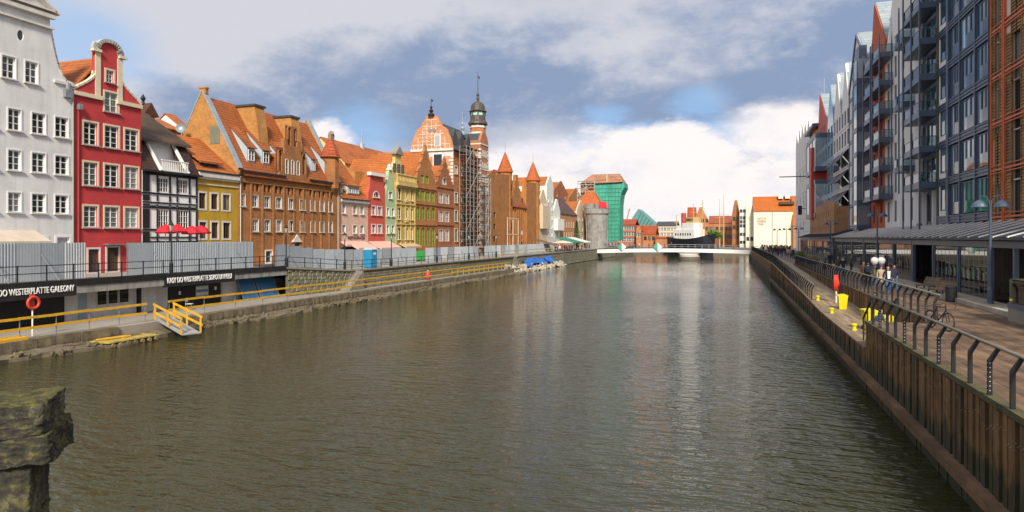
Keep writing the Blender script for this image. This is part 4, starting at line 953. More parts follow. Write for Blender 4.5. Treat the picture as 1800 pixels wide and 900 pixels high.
for w in wn_: h.win(*w,cols=2,rows=2,sur=whitew,sw=.08,sill=stonew)
for s in (-1,1): sweep_trim(h,[(cx+s*x,z) for x,z in R[1:8]],.14,.45,plain('mint_trim',(.55,.65,.48),.8),'gable_edge',-.06)
b = MB(); b.lathe([(.5,za+.5),(.45,za+.7),(.3,za+.8),(.35,za+1.1),(.05,za+1.4)],10,(cx,.2,0)); h.part(b,'finial',stonew)
h.roofy(.05,W_-.05,zt-.3,za-.2,.45,8,tile_o); b = MB(); b.box(.1,W_-.1,-.1,0,.2,h.z(686,434)); h.part(b,'shop_front',darkin)
oc = plain('mustard_plaster',(.52,.36,.07),.82,.15,.8,streak=.2); oc2 = plain('light_mustard',(.62,.46,.17),.82,.15,.8,streak=.2)
h, wn_ = simple('mustard_house','mustard yellow ornate house with balustrade and shaped gable',695.2,729.5,322,[(352,332),(386,366),(421,401)],[(698.5,705.5),(711,717.5),(719.5,726)],oc)
W_ = h.W; zt = h.zt
h.facade([(0,0),(W_,0),(W_,zt),(0,zt)],wn_,oc,.4,.2,(.02,W_-.02,9,zt-.1))
for w in wn_: h.win(*w,cols=2,rows=3,sur=oc2,sw=.12,sill=stonew)
for z,hh,dd in ((zt,.5,.5),(zt-.52,.2,.25),(h.z(712,358),.2,.15),(h.z(712,393),.2,.15)): b = MB(); b.box(.003,W_-.003,-dd,.02,z-hh,z); h.part(b,'cornice',oc2)
for px in (698.5,705.5,711,717.5):
    pass
for y in (356,391): 
    b = MB(); b.prism([(h.x(710.5),h.z(715,y)),(h.x(718),h.z(715,y)),(h.x(714.2),h.z(715,y)+.7)],-.2,0); h.part(b,'pediment',oc2)
for k in range(5): xx = .1+(W_-.2)*k/4; b = MB(); b.box(xx-.1,xx+.1,-.1,.02,0,zt-.8); h.part(b,'pilaster',oc2)
b = MB(); z = zt+.05; b.box(0,W_,-.4,-.1,z,z+.25); b.box(0,W_,-.4,-.1,z+1.0,z+1.2)
for k in range(14): xx = .15+(W_-.3)*k/13; b.box(xx-.09,xx+.09,-.33,-.17,z+.25,z+1.0)
h.part(b,'balustrade',oc2)
q = 1.2; cxg = h.x(700,q); zg0 = zt; zg1 = h.z(700,272,q); g_ = h.x(716,q)-cxg
R = [(g_,zg0),(g_,zt+1.5)]+[(g_-(g_-.9)*(t/5)**.7,zt+1.5+(zg1-zt-2.6)*t/5) for t in range(1,6)]+[(.9,zg1),(0,zg1+.01)]
b = MB(); b.prism(sym(cxg,R),q,q+.5); h.part(b,'gable',plain('pale_yellow_plaster',(.66,.50,.20),.82,.1,.8)); b = MB(); b.prism([(cxg-1.4,zg1),(cxg+1.4,zg1),(cxg,zg1+1.3)],q-.3,q+.6); h.part(b,'gable_pediment',concrete)
for k in (-1,0,1): h.win(cxg+k*1.3-.4,cxg+k*1.3+.4,zt+1.7,zt+2.9,cols=1,rows=1,fm=brown,off=q-.22)
awning(h,702,729,428,1.2,.4,plain('tan_awning',(.55,.40,.25),.8))
h.roofy(.1,W_,zt,zg1-.6,1.8,9,tile_o,xr=cxg)
# ---- brick house with green shutters
def brickgable(name,label,pa,pb,cols,shoulder,peak,rows,shut,mat,top):
    h = left(name,label,pa,PZ); W_ = h.x(pb); pm = (pa+pb)/2; cx = W_/2; zs = h.z(pm,shoulder); za = h.z(pm,peak); wn_ = []; ar = []
    for (y0,y1,cc,a_) in rows:
        for c in cc: (ar if a_ else wn_).append((h.x(c[0]),h.x(c[1]),h.z(pm,y0),h.z(pm,y1)))
    R = [(W_/2,0),(W_/2,zs)]; n = 4
    for k in range(n):
        x0 = W_/2*(1-k/n)*.98; x1 = W_/2*(1-(k+1)/n)+.25; z0 = zs+(za-zs)*(k/n)**1.05*.95; z1 = zs+(za-zs)*((k+1)/n)**1.05*.95
        R += [(x0,z0),(x0,z0+(z1-z0)*.45),(x0*.9+x1*.1,z0+(z1-z0)*.62)] if k else [(x0,z0+.2)]
        R += [(x1+.05,z1-(z1-z0)*.12)]
    R = [R[0]]+[p for i,p in enumerate(R[1:])]; R += [(.3,za),(0,za+.3)]
    h.facade(sym(cx,R),wn_+[arch(w[0],w[1],w[2],w[3],6) for w in ar],mat,.45,.2,(.02,W_-.02,10,zs-.1))
    for w in wn_: h.win(*w,cols=2,rows=2,**shut)
    for w in ar: h.win(*w,cols=2,rows=3,arched=True,**{**shut})
    h.roofy(.05,W_-.05,zs-.3,za-1.0,.5,10,tile_o); h.W=W_; h.cx=cx; h.zs=zs; h.za=za; h.pm=pm
    for k in range(n+1):
        t = k/n; x = W_/2*(1-t)+.15; z = zs+(za-zs)*t*.95
        for s in (-1,1):
            b = MB(); b.lathe([(.2,z-.2),(.22,z+.4),(.32,z+.5),(.15,z+.75),(.03,z+1.1)],8,(cx+s*max(.02,x-.2),.2,0)); h.part(b,'pinnacle',mat)
            if k == n: break
    for y in top: z = h.z(pm,y); b = MB(); b.box(.003,W_-.003,-.14,.02,z-.2,z); h.part(b,'string_course',mat)
    return h
gs = dict(fm=greenf,gm=plain('green_shutter_board',(.19,.30,.045),.6,.2,3),sur=None,fw=.1)
h = brickgable('green_shutter_house','orange brick gabled house with rows of lime green shutters',729.8,767,None,325,258,[(323,309,[(739.5,745.5),(748,754)],0),(354,336,[(731.5,738.5),(740,747),(749,756),(758,764.5)],0),(386,364,[(731.5,738),(740.5,747),(749.5,756),(758.5,764.5)],1),(432,400,[(731.5,738),(740.5,747),(749.5,756),(758.5,764.5)],1)],gs,brickm('rust_brick',(.52,.21,.05),(.42,.16,.04),(.34,.2,.11)),(330,358,394))
h = brickgable('white_window_brick_house','slim red brick house with tall white windows and pinnacled gable',767.3,797,None,328,282,[(325,313,[(777.5,784)],1),(358,341,[(771.5,778.5),(782,789)],0),(390,372,[(771.5,778.5),(782,789)],0),(424,404,[(771.5,778.5),(782,789)],0)],dict(fm=whitew,sur=stonew,sw=.05,mw=.08),brick_r,(329,362,394))
# ---- museum with big south gable, scaffold and tower
h = left('museum_house','tall brick museum with patterned south gable and dark roof',797.2,PZ,cat='museum'); X = lambda p: h.x(p); Zp = lambda p, q, y=0.0: h.z(p, q, y)
W_ = X(857); zt = Zp(812,290); wn_ = []
for y0,y1 in ((309,296),(358,341),(390,372),(424,403)):
    for a,c in ((799.5,804),(812,818),(826,831)): wn_.append((X(a),X(c),Zp(815,y0),Zp(815,y1)))
xt = X(837); xw = X(851)
h.facade([(0,0),(xt,0),(xt,zt),(0,zt)],wn_,brick_m,.5,.2,None)
grn = plain('teal_frame',(.05,.25,.18),.5)
for i,w in enumerate(wn_): h.win(*w,cols=2,rows=3,fm=grn if i>2 else stonew,sur=stonew,sw=.15,sill=stonew)
# tower bay
b = MB(); b.box(xt,xw,-.9,7,Zp(846,425),Zp(846,250)); h.part(b,'tower_bay',brick_m)
for k in range(9):
    z = Zp(846,415)+k*(Zp(846,256)-Zp(846,415))/8; b = MB(); b.box(xt-.06,xw+.06,-1.0,7.0,z-.12,z+.12); h.part(b,'stone_band',stonew)
for k in range(26):
    z = 1.5+k*(Zp(846,256)-2)/26
    for xx in (xt,xw-.5): b = MB(); b.box(xx-.04,xx+.5,-.95,-.5,z,z+.32); h.part(b,'quoin',stonew)
for k in range(7):
    z0 = Zp(846,412)+k*(Zp(846,262)-Zp(846,412))/7; 
    for xa in (xt+.9,(xt+xw)/2+.2): h.win(xa,xa+1.1,z0+.5,z0+2.0,cols=2,rows=2,fm=stonew,off=-1.08)
z = Zp(846,250); b = MB(); b.prism([(xt,z),(xw,z),(xw-.6,z+.9),((xt+xw)/2+.4,z+1.9),((xt+xw)/2-.4,z+1.9),(xt+.6,z+.9)],-.9,-.4); h.part(b,'bay_gable',brick_m)
b = MB(); b.prism([(xt,z),(xw,z),((xt+xw)/2,z+1.7)],-.4,5); h.part(b,'bay_roof',slate_m)
# rear body and south gable
dpt = 19.0; zg = onY(760,264,h.o.y).z-PZ; 
b = MB(); b.box(.02,W_-.02,.52,dpt,0,zg); h.part(b,'body',brick_m)
g0, g1 = -onY(797,262,h.o.y).x-46.5, -onY(723,262,h.o.y).x-46.5; gc = (g0+g1)/2; gh = (g1-g0)/2; zap = onY(758,202,h.o.y).z-PZ
prof = [(1.0,0),(.97,.1),(.93,.22),(.84,.36),(.80,.42),(.74,.55),(.6,.62),(.5,.66),(.44,.78),(.36,.80),(.26,.93),(.18,.97),(0,1.0)]
R = [(x*gh,zg+.2+(zap-zg-.2)*t) for x,t in prof]; G = [(gc+x,z) for x,z in R]+[(gc-x,z) for x,z in reversed(R[:-1])]
b = MB(); b.prism(G,-.25,.25,'yz'); sgm = h.part(b,'south_gable',brickm('gable_pattern_brick',(.66,.27,.10),(.60,.24,.09),(.55,.35,.25)))
b = MB(); 
for zz in (.12,.42,.64,.82):
    w = gh*(1-zz*.92); z = zg+.2+(zap-zg)*zz; b.box(-.3,-.252,gc-w,gc+w,z-.05,z+.05)
for k in range(-4,5):
    w = abs(k)/4.6; z1 = zg+.2+(zap-zg)*(1-w)*.95; b.box(-.296,-.254,gc+k*gh/4.7-.04,gc+k*gh/4.7+.04,zg+.2,z1)
h.part(b,'plaster_tracery',stonew)
for k in range(-3,4):
    for z in (.06,.27,.52):
        if abs(k)/4.6+z < .8: 
            t = torus(.45,.045,14,6); o = t.build('roundel',stonew,h.root,(-.27,gc+(k+.5)*gh/4.7,zg+.2+(zap-zg)*z))
b = MB(); b.box(-.35,.05,g0,g1,zg-.2,zg+.2); h.part(b,'stone_band',stonew); b = MB(); b.box(-.06,.02,g0,g1,zg-1.2,zg-.21); h.part(b,'stone_band',plain('white_band',(.62,.60,.57),.8))
b = MB(); b.box(-.05,.02,g0+.02,g1,zg-14,zg-1.22); h.part(b,'south_wall',MATS['gable_pattern_brick'])
for k in range(22): z = zg-1.5-k*.62; b = MB(); b.box(-.08,.1,g0,g0+(.9 if k%2 else .55),z,z+.4); h.part(b,'quoin',stonew)
q = onY(770,245,h.o.y); yy = -q.x-46.5; b = MB(); b.box(-.31,-.2,yy-.6,yy+.6,zg+.6,zg+2.7); h.part(b,'gable_window',whitew); b = MB(); b.box(-.32,-.312,yy-.48,yy+.48,zg+.7,zg+2.6); h.part(b,'pane',glassm('pale_window',(.30,.30,.30),.2))
q = onY(770,287,h.o.y); yy = -q.x-46.5; z = q.z-PZ; b = MB(); b.box(-.1,-.05,yy-1.0,yy+1.0,z-1.8,z+1.8); h.part(b,'south_window',whitew); b = MB(); b.box(-.115,-.102,yy-.8,yy+.8,z-1.6,z+1.6); h.part(b,'pane',glass)
for py in (757.5,765):
    q = onY(py,230,h.o.y); yy = -q.x-46.5; b = MB(); b.lathe([(.35,-.02),(.35,.02)],12); o = b.build('oculus',glass,h.root,(-.31,yy,q.z-PZ)); o.rotation_euler = (0,RAD(90),0)
b = MB(); z0 = zg; b.prism([(g0-.1,z0),(g1,z0),(gc,zap-.8)],.26,W_-4,'yz'); h.part(b,'roof',slate_m)
for k,pc in enumerate((803,812,817)): 
    xx = 2.2+k*3.2; b = MB(); b.prism([(xx-.9,zg+.6+k*.0),(xx+.9,zg+.6),(xx+.9,zg+2.6),(xx,zg+4.0),(xx-.9,zg+2.6)],g0+.6,g0+4); h.part(b,'dormer',slate_m)
def spire(px,pyb,pyt,y,r,mat=black):
    xx = h.x(px,y); z0 = h.z(px,pyb,y); z1 = h.z(px,pyt,y); b = MB(); l = z1-z0
    b.lathe([(r,z0),(r*1.1,z0+l*.08),(r*.4,z0+l*.2),(r*.75,z0+l*.3),(r*.2,z0+l*.4),(r*.45,z0+l*.5),(.06,z0+l*.58),(.05,z1)],8,(xx,y,0)); h.part(b,'spire',mat)
    b = MB(); b.box(xx,xx+.7,y-.02,y+.02,z1-.5,z1-.15); h.part(b,'weather_vane',mat)
spire(758,204,173,gc,.6); spire(813,238,198,gc-3,.55,lead)
# lantern tower
ty = 3.2; tx = h.x(840,ty); zb_ = h.z(840,262,ty); Z = lambda q: h.z(840,q,ty); rr = 14.5/F_PX*(h.o+h.ax*tx+h.ay*ty-C0).dot(Vector((-sin(TH),cos(TH),0)))
b = MB(); b.lathe([(rr*.95,0),(rr*.95,Z(222)),(rr,Z(221))],8,(tx,ty,0),pi/8); h.part(b,'tower_shaft',brick_m)
for q in (250,235,224): b = MB(); b.lathe([(rr*1.02,Z(q)-.2),(rr*1.02,Z(q)+.2)],8,(tx,ty,0),pi/8); h.part(b,'stone_band',stonew)
cop_ = plain('dark_copper',(.075,.06,.055),.5,.2,1)
b = MB(); b.lathe([(rr*.9,Z(222)),(rr*1.22,Z(219)),(rr*1.18,Z(216)),(rr*.95,Z(212)),(rr*.92,Z(204))],12,(tx,ty,0)); h.part(b,'lantern_base',cop_)
b = MB(); b.lathe([(rr*.86,Z(204)),(rr*.86,Z(198))],8,(tx,ty,0),pi/8); h.part(b,'lantern_glass',glassm('lantern_glazing',(.25,.42,.34),.1))
b = MB(); b.lathe([(rr*.9,Z(198)),(rr*1.12,Z(196.5)),(rr*.9,Z(194)),(rr*.86,Z(187)),(rr*.72,Z(183)),(rr*.45,Z(180)),(rr*.15,Z(178)),(rr*.2,Z(173)),(rr*.12,Z(170)),(rr*.2,Z(167)),(.08,Z(162)),(.06,Z(127))],12,(tx,ty,0)); h.part(b,'dome',cop_,smooth=False)
b = MB(); b.box(tx,tx+1.0,ty-.02,ty+.02,Z(137),Z(133)); h.part(b,'weather_vane',cop_)
for k in range(8):
    a = pi/8+k*pi/4; b = MB(); b.bar((tx+rr*.88*cos(a),ty+rr*.88*sin(a),Z(204)),(tx+rr*.88*cos(a),ty+rr*.88*sin(a),Z(198)),.22); h.part(b,'mullion',cop_)
# scaffold in front of the museum
sc_ = empty('scaffold', (LX+.4, onX(808,HOR,LX+.4).y, PZ), RAD(90), 'grey tube scaffold climbing the museum front', 'scaffold')
galv = plain('galvanised_tube',(.50,.49,.47),.5,.2,2)
def scaffold(e, L, Ht, dep, nx, nz, tube=.05, dx=0):
    steel = galv
    for i in range(nx+1):
        for y in (0,-dep): q = MB(); q.bar((L*i/nx,y,0),(L*i/nx,y,Ht),tube); q.build('standard', steel, e)
    for k in range(1,nz+1):
        z = Ht*k/nz
        for y in (0,-dep):
            q = MB(); q.bar((0,y,z),(L,y,z),tube); q.build('ledger', steel, e)
            q = MB(); q.bar((0,y,z-Ht/nz*.5),(L,y,z-Ht/nz*.5),tube*.8); q.build('guard_rail', steel, e)
        q = MB(); q.box(-.1,L+.1,-dep+.05,-.05,z-.1,z-.04); q.build('deck', driftm, e)
        i = k % nx; q = MB(); q.bar((L*i/nx,-dep,z-Ht/nz),(L*(i+1)/nx,-dep,z),tube*.8); q.build('brace', steel, e)
        i = (k+1) % nx; q = MB(); q.bar((L*(i+1)/nx,-dep,z-Ht/nz),(L*i/nx,-dep,z),tube*.8); q.build('brace', steel, e)
hz_ = onX(820,262,LX).z-PZ; scaffold(sc_, onX(834,HOR,LX).y-onX(808,HOR,LX).y, hz_, 1.3, 4, 13)
s2 = empty('scaffold', (LX+1.6, onX(843,HOR,LX+1.6).y, PZ), RAD(90), 'narrow scaffold tower between museum and brick gate', 'scaffold'); scaffold(s2, 2.6, onX(850,316,LX).z-PZ, 1.3, 2, 9)
# ---- twin towered brick gate
h = left('brick_gate','large brown brick gatehouse with two round towers under orange cones',856,PZ,cat='gatehouse'); X = lambda p: h.x(p); Zp = lambda p, q, y=0.0: h.z(p, q, y)
W_ = X(948); holes = []; wn_ = []
for y in (379,399,421):
    for a in (857.5,867): wn_.append((X(a),X(a+4.5),Zp(866,y+4),Zp(866,y-6)))
ni = [arch(X(901+k*4.3),X(901+k*4.3)+.6*(X(903.5+k*4.3)-X(901+k*4.3))+.5,Zp(914,425),Zp(914,366),4) for k in (0,1,4,5)]
dr = arch(X(914),X(920.5),0,Zp(917,417),6,1.5)
G = [(0,0),(W_,0),(W_,Zp(940,320)),(X(926),Zp(926,320)),(X(925),Zp(914,362)),(X(901),Zp(914,362)),(X(900),Zp(880,303)),(X(877),Zp(880,306)),(X(872),Zp(866,305)),(X(870),Zp(866,305)),(X(868),Zp(866,300)),(X(864),Zp(866,300)),(X(862),Zp(866,306)),(X(858),Zp(866,310)),(0,Zp(866,318))]
h.facade(G,wn_+ni+[dr],brick_gate,1.2,.35,(.05,W_-.05,9,Zp(914,364)))
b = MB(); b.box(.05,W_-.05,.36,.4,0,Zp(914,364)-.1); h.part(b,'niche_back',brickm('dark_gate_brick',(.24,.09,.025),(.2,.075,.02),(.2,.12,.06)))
for w in wn_: h.win(*w,cols=2,rows=2,fm=brown,reveal=.25)
b = MB(); b.prism(dr,.3,.34); h.part(b,'gate_door',darkin); b = MB(); b.box(X(915.5),X(918.5),-.06,.01,Zp(917,413),Zp(917,406)); h.part(b,'coat_of_arms',whitew)
for pc,pr,yb,ya,nm in ((888,12,303,268,0),(937,11.3,318,285,1)):
    cy = 1.2; xx = h.x(pc,cy); r = pr/F_PX*(h.o+h.ax*xx+h.ay*cy-C0).dot(Vector((-sin(TH),cos(TH),0))); zb_ = h.z(pc,yb,cy); za_ = h.z(pc,ya,cy); nf = 8 if nm == 0 else 16
    b = MB(); b.lathe([(r,0),(r,zb_-.3),(r*1.06,zb_)],nf,(xx,cy,0),pi/8); h.part(b,'tower',brick_gate,smooth=False)
    b = MB(); b.lathe([(r*1.22,zb_),(r*1.1,zb_+.5),(.12,za_),(.03,za_+.1),(.03,za_+2.2)],nf,(xx,cy,0),pi/8); h.part(b,'cone_roof',tilem('cone_tiles',(.62,.15,.03),dirt=.2))
    for y in (325,352,395): 
        z = h.z(pc,y,cy-r); b = MB(); b.prism(arch(xx-.32+r*.25,xx+.32+r*.25,z-.9,z+.7,5),cy-r*.96,cy-r*.8); h.part(b,'slit_window',darkin)
q = 1.2; b = MB()
for px in (879,889,898.5): xx = h.x(px); b.box(xx-.1,xx+.1,-1.75,-1.6,0,Zp(888,384))
for y in (384,412): b.box(h.x(878),h.x(899),-1.76,-1.62,Zp(888,y)-.1,Zp(888,y)+.1)
h.part(b,'lightning_conduit',plain('pale_conduit',(.6,.5,.4),.7))
for k in range(8): xx = X(900)+(X(925.5)-X(900))*k/7; b = MB(); b.box(xx-.16,xx+.16,-.12,.02,0,Zp(914,364)); h.part(b,'buttress',brick_gate)
h.roofx(X(900)+.1,X(925),Zp(914,362),h.z(914,312,4.5),0,9,tile_r,yr=4.5)
b = MB(); xa = X(908); 
S = [(xa-3.6,0),(xa-3.6,2.2),(xa-2.6,2.2),(xa-2.6,4),(xa-1.6,4),(xa-1.6,5.6),(xa-.8,5.6),(xa-.8,7.0),(xa+.8,7.0),(xa+.8,5.6),(xa+1.6,5.6),(xa+1.6,4),(xa+2.6,4),(xa+2.6,2.2),(xa+3.6,2.2),(xa+3.6,0)]
b.prism([(x,z+Zp(914,362)) for x,z in S],-.1,.6); h.part(b,'stepped_gable',brick_gate)
for k in range(3):
    z = Zp(914,362)+.8; xx = X(913)+.8+k*1.6; b = MB(); b.box(xx-.5,xx+.5,.5,2,z,z+1.2); h.part(b,'dormer',brown)
# ---- smaller houses further down
def far_house(name,label,pa,pb,eave,peak,wallm,roofm,rows,cols,ridge='y',ww=.9,wh_=1.3,X_=LX,d=10,fm=whitew):
    h = left(name,label,pa,PZ,X_); W_ = h.x(pb); pm = (pa+pb)/2; ze = h.z(pm,eave); wn_ = []
    for y in rows:
        for k in range(cols):
            xx = W_*(k+.5)/cols; z = h.z(pm,y); wn_.append((xx-ww/2,xx+ww/2,z-wh_/2,z+wh_/2))
    if ridge == 'y':
        zp = h.z(pm,peak); G = [(0,0),(W_,0),(W_,ze),(W_/2+.4,zp),(W_/2-.4,zp),(0,ze)]
    else: G = [(0,0),(W_,0),(W_,ze),(0,ze)]
    h.facade(G,wn_,wallm,.4,.18,(.02,W_-.02,d,ze-.1))
    for w in wn_: h.win(*w,cols=2,rows=2,fm=fm,sill=stonew)
    if ridge == 'y': h.roofy(.1,W_-.1,ze-.2,zp-.5,.45,d,roofm)
    else: h.roofx(0,W_,ze,h.z(pm,peak,d/2),0,d,roofm)
    h.W=W_; h.ze=ze; h.pm=pm; return h
cw = plain('cream_plaster',(.62,.50,.36),.85,.12,.8,streak=.15); ww_ = plain('white_plaster_far',(.70,.69,.66),.85,.12,.8,streak=.15)
h = far_house('cream_bay_house','cream narrow house with projecting bay beside the gate tower',948.5,961,352,333,cw,tile_o,(360,387),2); b = MB(); b.box(.05,h.W,-.9,0,h.z(955,402),h.z(955,362)); h.part(b,'bay',cw)
far_house('tall_white_house','tall slender white house with pointed gable',961.2,973,325,308,ww_,tile_o,(352,366,382,398,412),2)
h = far_house('white_bay_house','small white house with hanging bay left of the brick hall',973.2,985,372,350,ww_,tile_o,(388,410),1); b = MB(); b.box(.3,h.W-.2,-1.2,0,h.z(979,405),h.z(979,385)); h.part(b,'bay',ww_)
bh = far_house('brick_hall','orange brick house with purple-brown roof behind the cafe terrace',985.2,1014,376,352,brickm('hall_brick',(.55,.24,.10),(.47,.19,.08),(.45,.3,.18)),tilem('purple_tiles',(.13,.075,.07),dirt=.3),(394,412),7,ridge='x',ww=.8,wh_=1.9)
P_ = bh; b = MB(); b.prism([(0,0),(9.8,0),(9.8,bh.ze),(5.2,bh.z(985,325,5)),(4.2,bh.z(985,325,5)),(0,bh.ze)],-.35,.02,'yz'); bh.part(b,'gable_wall',brick_r)
far_house('gabled_white_house','white gabled house left of the wrapped tower',1014.2,1027,370,352,cw,tile_o,(385,403,418),2)
# backdrop houses seen above the row
def back_house(name,label,pa,pb,X_,eave,peak,wallm,roofm,d=9): 
    h = left(name,label,pa,PZ,X_); W_ = h.x(pb); pm=(pa+pb)/2; ze = h.z(pm,eave); b = MB(); b.box(0,W_,0,d,0,ze); h.part(b,'wall',wallm); h.roofx(-.1,W_+.1,ze,h.z(pm,peak,d/2),0,d,roofm); h.W=W_; h.ze=ze; h.pm=pm; h.zp=h.z(pm,peak,d/2); 
    b = MB(); b.prism([(0,ze),(d,ze),(d/2,h.zp-.1)],.01,.3,'yz'); h.part(b,'gable_wall',wallm); b = MB(); b.prism([(0,ze),(d,ze),(d/2,h.zp-.1)],W_-.3,W_-.01,'yz'); h.part(b,'gable_wall',wallm); return h
h = back_house('rear_yellow_house','broad pale yellow house with orange roof behind the pastel row',606,736,-58,298,268,plain('pale_yellow_plaster',(.66,.50,.20),.82),tile_o)
b = MB(); xx = h.x(623); b.box(xx-.5,xx+.5,4.1,4.7,h.zp-1,h.zp+.9); b.lathe([(.5,h.zp+.9),(.4,h.zp+1.3),(.1,h.zp+1.5)],10,(xx,4.4,0)); h.part(b,'bell_gable',concrete)
b = MB(); xx = h.x(674); b.lathe([(.6,h.zp-.4),(.5,h.zp+.6),(.15,h.zp+1.1),(.04,h.zp+3.6)],8,(xx,4.4,0)); h.part(b,'ridge_turret',lead)
h = back_house('rear_brick_house','brick house with chimneys glimpsed above the timber-framed house',262,318,-60,225,214,gable_o,tile_o,6)
b = MB(); xx = h.x(270,-.5); z = h.z(264,225,-.5); pkm = plain('pink_brick',(.55,.24,.17),.85); 
ch = left('pink_chimney_stack','pink brick chimney with tiled hood and finial above the timber-framed house',252,PZ,-54,cat='chimney'); xa,xb = ch.x(253),ch.x(272); b = MB(); b.box(xa,xb,0,1.6,0,ch.z(262,204)); ch.part(b,'stack',pkm); z = ch.z(262,204); b = MB(); b.prism([(xa-.3,z),(xb+.3,z),((xa+xb)/2,z+1.3)],-.3,1.9); ch.part(b,'hood',tile_b); b = MB(); b.lathe([(.25,z+1.2),(.12,z+1.5),(.25,z+1.8),(.03,z+2.2)],8,((xa+xb)/2,.8,0)); ch.part(b,'finial',black)
h = back_house('rear_white_house','white gable glimpsed between chimney and granary',318,333,-66,225,208,ww_,tile_o,5)
d_ = empty('satellite_dish', onX(319,226,-52.5), 0, 'grey satellite dish above the timber-framed roof', 'satellite dish'); b = MB(); b.lathe([(.02,0),(.25,.04),(.5,.16),(.52,.17),(.5,.14),(.02,-.03)],16); o = b.build('dish',steel,d_); o.rotation_euler = (RAD(75),0,RAD(30)); b = MB(); b.tube([(0,.1,-3),(0,.1,0)],.05,6); b.build('mast',steel,d_)
far_house('stepped_brick_house','orange brick stepped-gable house behind the brick hall',972,1000,340,318,brick_r,tile_o,(345,),2,X_=-58)
far_house('tan_brick_house','tan brick house whose gable shows over the brick hall',1000,1025,350,330,brick_g,tile_o,(358,),2,X_=-57)
# ================================================================== RIGHT BANK BUILDINGS
FZ = [z-PZ for z in (7.6,10.62,13.62,16.6,19.6,22.6,25.6,28.6)]
beige = plain('beige_panel',(.66,.58,.50),.8,.1,.7,streak=.12); rsteel = plain('rust_red_steel',(.60,.13,.035),.5,.2,1.5); louv = wood('louvre_wood',(.52,.29,.11),(.26,.14,.05),(1,1,6)); 
wcl = plain('white_cladding',(.80,.78,.76),.7,.08,.6,streak=.08); zinc = tilem('zinc_strips',(.34,.41,.45),(.22,.27,.3),2.0,.42,dirt=.15)
curt = glassm('curtain_glass',(.12,.22,.24),.04,1.0); teal = glassm('teal_glass',(.02,.085,.11),.02,1.0); skyg = glassm('bright_glass',(.25,.36,.45),.02,1.0); thin = None
def thinglass(name, tint=(.75,.82,.82), refl=.12):
    m, t, b = nodemat(name); t.nodes.remove(b); o = t.nodes['Material Output']
    tr = _n(t,'ShaderNodeBsdfTransparent'); tr.inputs[0].default_value = (*tint,1); g = _n(t,'ShaderNodeBsdfGlossy'); g.inputs['Roughness'].default_value = .03
    fr = _n(t,'ShaderNodeFresnel'); fr.inputs[0].default_value = 1.5; ad = _n(t,'ShaderNodeMath',operation='ADD'); t.links.new(fr.outputs[0],ad.inputs[0]); ad.inputs[1].default_value = refl; ad.use_clamp = True
    mx = _n(t,'ShaderNodeMixShader'); t.links.new(ad.outputs[0],mx.inputs[0]); t.links.new(tr.outputs[0],mx.inputs[1]); t.links.new(g.outputs[0],mx.inputs[2]); t.links.new(mx.outputs[0],o.inputs[0]); return m
tg = thinglass('balcony_glass',(.62,.74,.76),.10); pg = thinglass('pavilion_glass',(.66,.72,.70),.18)
def hbox(h,name,m,x0,x1,y0,y1,z0,z1,parent=None): b = MB(); b.box(x0,x1,y0,y1,z0,z1); return h.part(b,name,m,parent)
def flatwin(h, x0, x1, z0, z1, gm, fm=anthra, cols=1, rows=1, off=0.0): return h.win(x0,x1,z0,z1,cols=cols,rows=rows,fm=fm,gm=gm,fw=.06,mw=.05,reveal=.14,off=off)
# ---- louvred building with rust red steel
h = right('louvred_building','beige building with rust red steel frame and brown louvre shutters at the right edge',1743,PZ,cat='building'); X = lambda p: h.x(p)
bays = []; x = .15; W_ = X(1743)+24
wd = [2.15,3.6,2.15,3.6,2.15,3.6,2.15]; xs = [x]
for w in wd: xs.append(xs[-1]+w)
LZs = [f+.25 for f in FZ]; op = []
for i in range(len(wd)):
    for k in range(7): op.append((xs[i]+wd[i]*.30,xs[i]+wd[i]*.72,LZs[k]-2.25+2.7-.0-.1,LZs[k]+2.3))
op = [(a,c,z-2.0+ .0+1.0-.35,z+1.6) for (a,c,z,_) in op]
h.facade([(0,0),(xs[-1]+.3,0),(xs[-1]+.3,FZ[-1]+.5),(0,FZ[-1]+.5)],op,beige,.4,.25,(.02,xs[-1]+.28,14,FZ[-1]+.4))
sh = {}
def louvre(w,hh):
    k = (round(w,2),round(hh,2))
    if k not in sh:
        b = MB(); n = 16
        for j in range(n): z = hh*j/n; b.add([(0,-.05,z+.01),(w,-.05,z+.01),(w,-.0,z+hh/n*.85),(0,-.0,z+hh/n*.85),(0,-.03,z),(w,-.03,z),(w,.02,z+hh/n*.8),(0,.02,z+hh/n*.8)],[(0,1,2,3),(7,6,5,4),(0,1,5,4),(3,2,6,7)])
        b.box(-.03,.03,-.07,.03,0,hh); b.box(w-.03,w+.03,-.07,.03,0,hh); sh[k] = b.mesh('shutter',louv)
    return sh[k]
for i, w in enumerate(op):
    h.win(*w,cols=2,rows=1,fm=brown,gm=glass,reveal=.22); ww = (w[1]-w[0])*.52
    closed = (i*7+3) % 5 == 0
    if closed:
        for s in (0,1): link('shutter',louvre((w[1]-w[0])/2,w[3]-w[2]+.3),h.root,(w[0]+s*(w[1]-w[0])/2,-.03,w[2]-.15))
    else:
        o = link('shutter',louvre(ww,w[3]-w[2]+.3),h.root,(w[0]-ww*.95,-.04,w[2]-.15)); o.rotation_euler[2] = RAD(1)
        o = link('shutter',louvre(ww,w[3]-w[2]+.3),h.root,(w[1]-.05,-.04,w[2]-.15)); o.rotation_euler[2] = RAD(-1)
for xx in xs:
    for d in (-.16,.06): hbox(h,'steel_column',rsteel,xx+d,xx+d+.1,-.15,.02,0,FZ[-1])
    hbox(h,'steel_web',rsteel,xx-.06,xx+.06,-.1,.01,0,FZ[-1])
